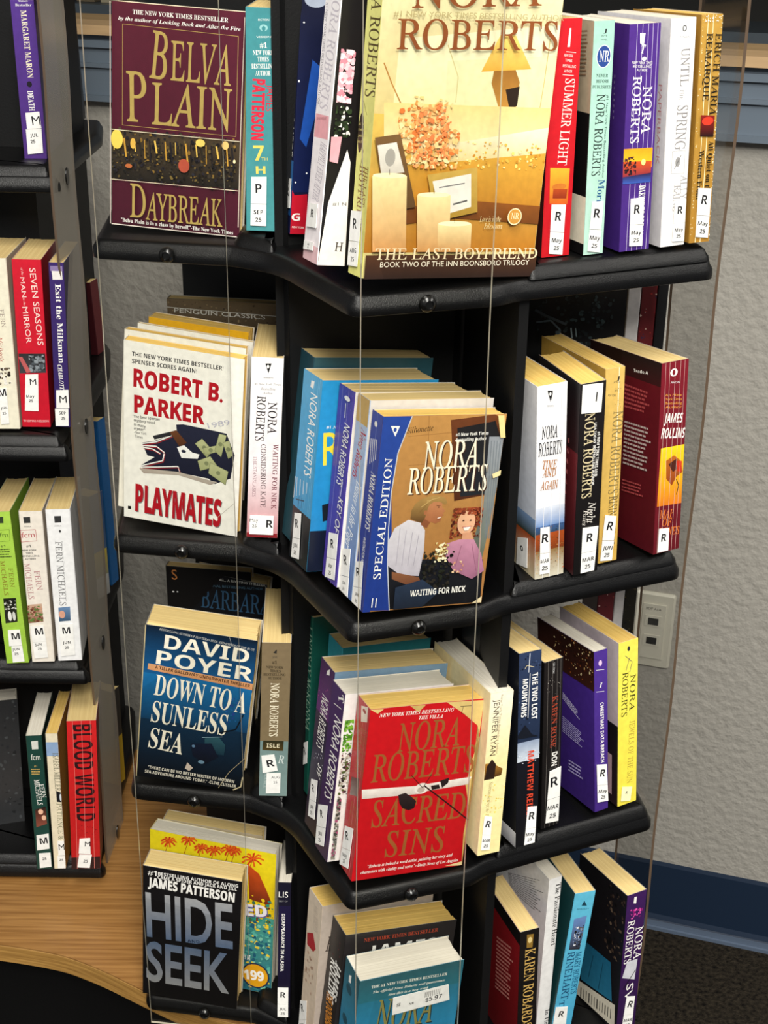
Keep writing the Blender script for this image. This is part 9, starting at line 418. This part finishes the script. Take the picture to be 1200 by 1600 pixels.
def tray(parent, z, outline, radii, ledges, dy=0):
    o = fillet([(x, y+dy) for x, y in outline], radii)
    m = MB(); m.sweep(o, [(.003, z), (.0005, z+.001), (0, z+.004), (.0005, z+.009), (.003, z+.0125), (.0035, z+.0145), (.006, z+.0165), (.0085, z+.017)])
    t = m.build('tray', M_black, parent, smooth=True)
    for L in ledges:
        m = MB(); m.sweep(fillet([(x, y+dy) for x, y in L], .006), [(-.001, z+.0160), (0, z+.0195), (.0025, z+.0225), (.0035, z+.0245), (.006, z+.0265), (.008, z+.027)]); m.build('spine_ledge', M_black, t, smooth=True)
    return t
rack = empty('spinner_rack', (.02, 1.3, .426)); tag(rack, 'tall black plastic book spinner with clear acrylic strips, nearest the camera', 'book rack')
inv = Matrix.Translation((-.02, -1.3, -.426))
def own(o, root): o.matrix_parent_inverse = root.matrix_world.inverted(); return o
bpy.context.view_layer.update()
OUT = [(-.250, 1.168), (-.131, 1.150), (-.100, 1.132), (-.083, 1.112), (-.026, 1.004), (.085, 1.041), (.102, 1.057), (.2685, 1.1317), (.262, 1.165), (.252, 1.243), (.272, 1.275), (.272, 1.40), (.15, 1.46), (.02, 1.47), (-.02, 1.45), (-.16, 1.45), (-.262, 1.35)]
RAD = [.012, .006, .01, .01, .010, .008, .008, .010, .02, .012, .02, .02, .02, .01, .01, .02, .02]
LED = [[(-.128, 1.157), (-.093, 1.134), (-.096, 1.30), (-.126, 1.30)], [(.109, 1.0625), (.2625, 1.1325), (.244, 1.25), (.10, 1.22)]]
trays = []
for k in range(4):
    z = Z0-S*k; t = tray(rack, z, OUT, RAD, LED); own(t, rack); trays.append(t)
    bolt((-.184, 1.157, z+.008), (-.15, -1, 0), t); bolt((.030, 1.0215, z+.008), (.31, -.95, 0), t)
def part(mb, name, m_, smooth=False): return own(mb.build(name, m_, rack, smooth=smooth), rack)
m = MB(); m.prism([(-.200, 1.345), (-.094, 1.315), (-.094, 1.155), (.060, 1.215), (.075, 1.25), (.05, 1.43), (-.12, 1.43)], .44, 1.50); part(m, 'center_column', M_black2)
m = MB(); m.prism([(.103, 1.068), (.111, 1.071), (.078, 1.235), (.070, 1.232)], .445, 1.252); part(m, 'divider', M_black2)
m = MB(); m.prism([(.090, 1.110), (.097, 1.113), (.078, 1.235), (.070, 1.232)], 1.252, 1.50); part(m, 'divider', M_black2)
m = MB(); m.prism([(-.0895, 1.160), (-.083, 1.153), (-.084, 1.20), (-.0895, 1.30)], .445, 1.50); part(m, 'divider', M_black2)
m = MB(); m.sweep([(.02+.17*math.cos(a*math.pi/18), 1.33+.17*math.sin(a*math.pi/18)) for a in range(36)], [(.004, .4262), (0, .4263), (0, .4275)]); part(m, 'turntable_base', M_black2)
own(strip((-.243, 1.1605), (-.1335, 1.1460), .418, 1.56, Z0, .0012, rack, M_edge), rack)
own(strip((-.0190, 1.0010), (.0785, 1.0340), .418, 1.56, Z0, .0012, rack, M_edge), rack)
own(strip((.2725, 1.138), (.2555, 1.2365), .418, 1.56, Z0, .002, rack, M_edge2), rack)
# far left rack
rk2 = empty('spinner_rack', (-.5, 1.55, .426)); tag(rk2, 'second black book spinner at the left edge with a smoky acrylic side strip', 'book rack'); bpy.context.view_layer.update()
O2 = [(-.66, 1.385), (-.337, 1.385), (-.334, 1.395), (-.344, 1.411), (-.342, 1.66), (-.36, 1.76), (-.66, 1.76)]
LD2 = [[(-.62, 1.391), (-.3445, 1.391), (-.3445, 1.50), (-.62, 1.50)]]
for k in range(4):
    z = Z0-S*k; t = tray(rk2, z, O2, [.012, .006, .003, .004, .012, .012, .012], LD2, .048 if k == 0 else 0); own(t, rk2)
def part2(mb, name, m_): return own(mb.build(name, m_, rk2), rk2)
m = MB(); m.prism([(-.64, 1.56), (-.385, 1.54), (-.37, 1.74), (-.64, 1.75)], .44, 1.52); part2(m, 'center_column', M_black2)
own(strip((-.3370, 1.418), (-.3330, 1.505), .42, 1.56, Z0, .002, rk2, M_edge2, M_smoke), rk2)
for k in range(4):
    m = MB(); z = Z0-S*k+.012; vs = [(x_, 1.463+.0065*math.cos(a*math.pi/8), z+.009*math.sin(a*math.pi/8)) for x_ in (-.3325, -.3312) for a in range(16)]
    m.raw(vs, [(a, (a+1) % 16, 16+(a+1) % 16, 16+a) for a in range(16)]+[tuple(range(16)), tuple(range(31, 15, -1))]); part2(m, 'strip_slot', M_bolt)
# ------------------------------------------------ books
for i, b in enumerate(BOOKS): book(b, i+11)
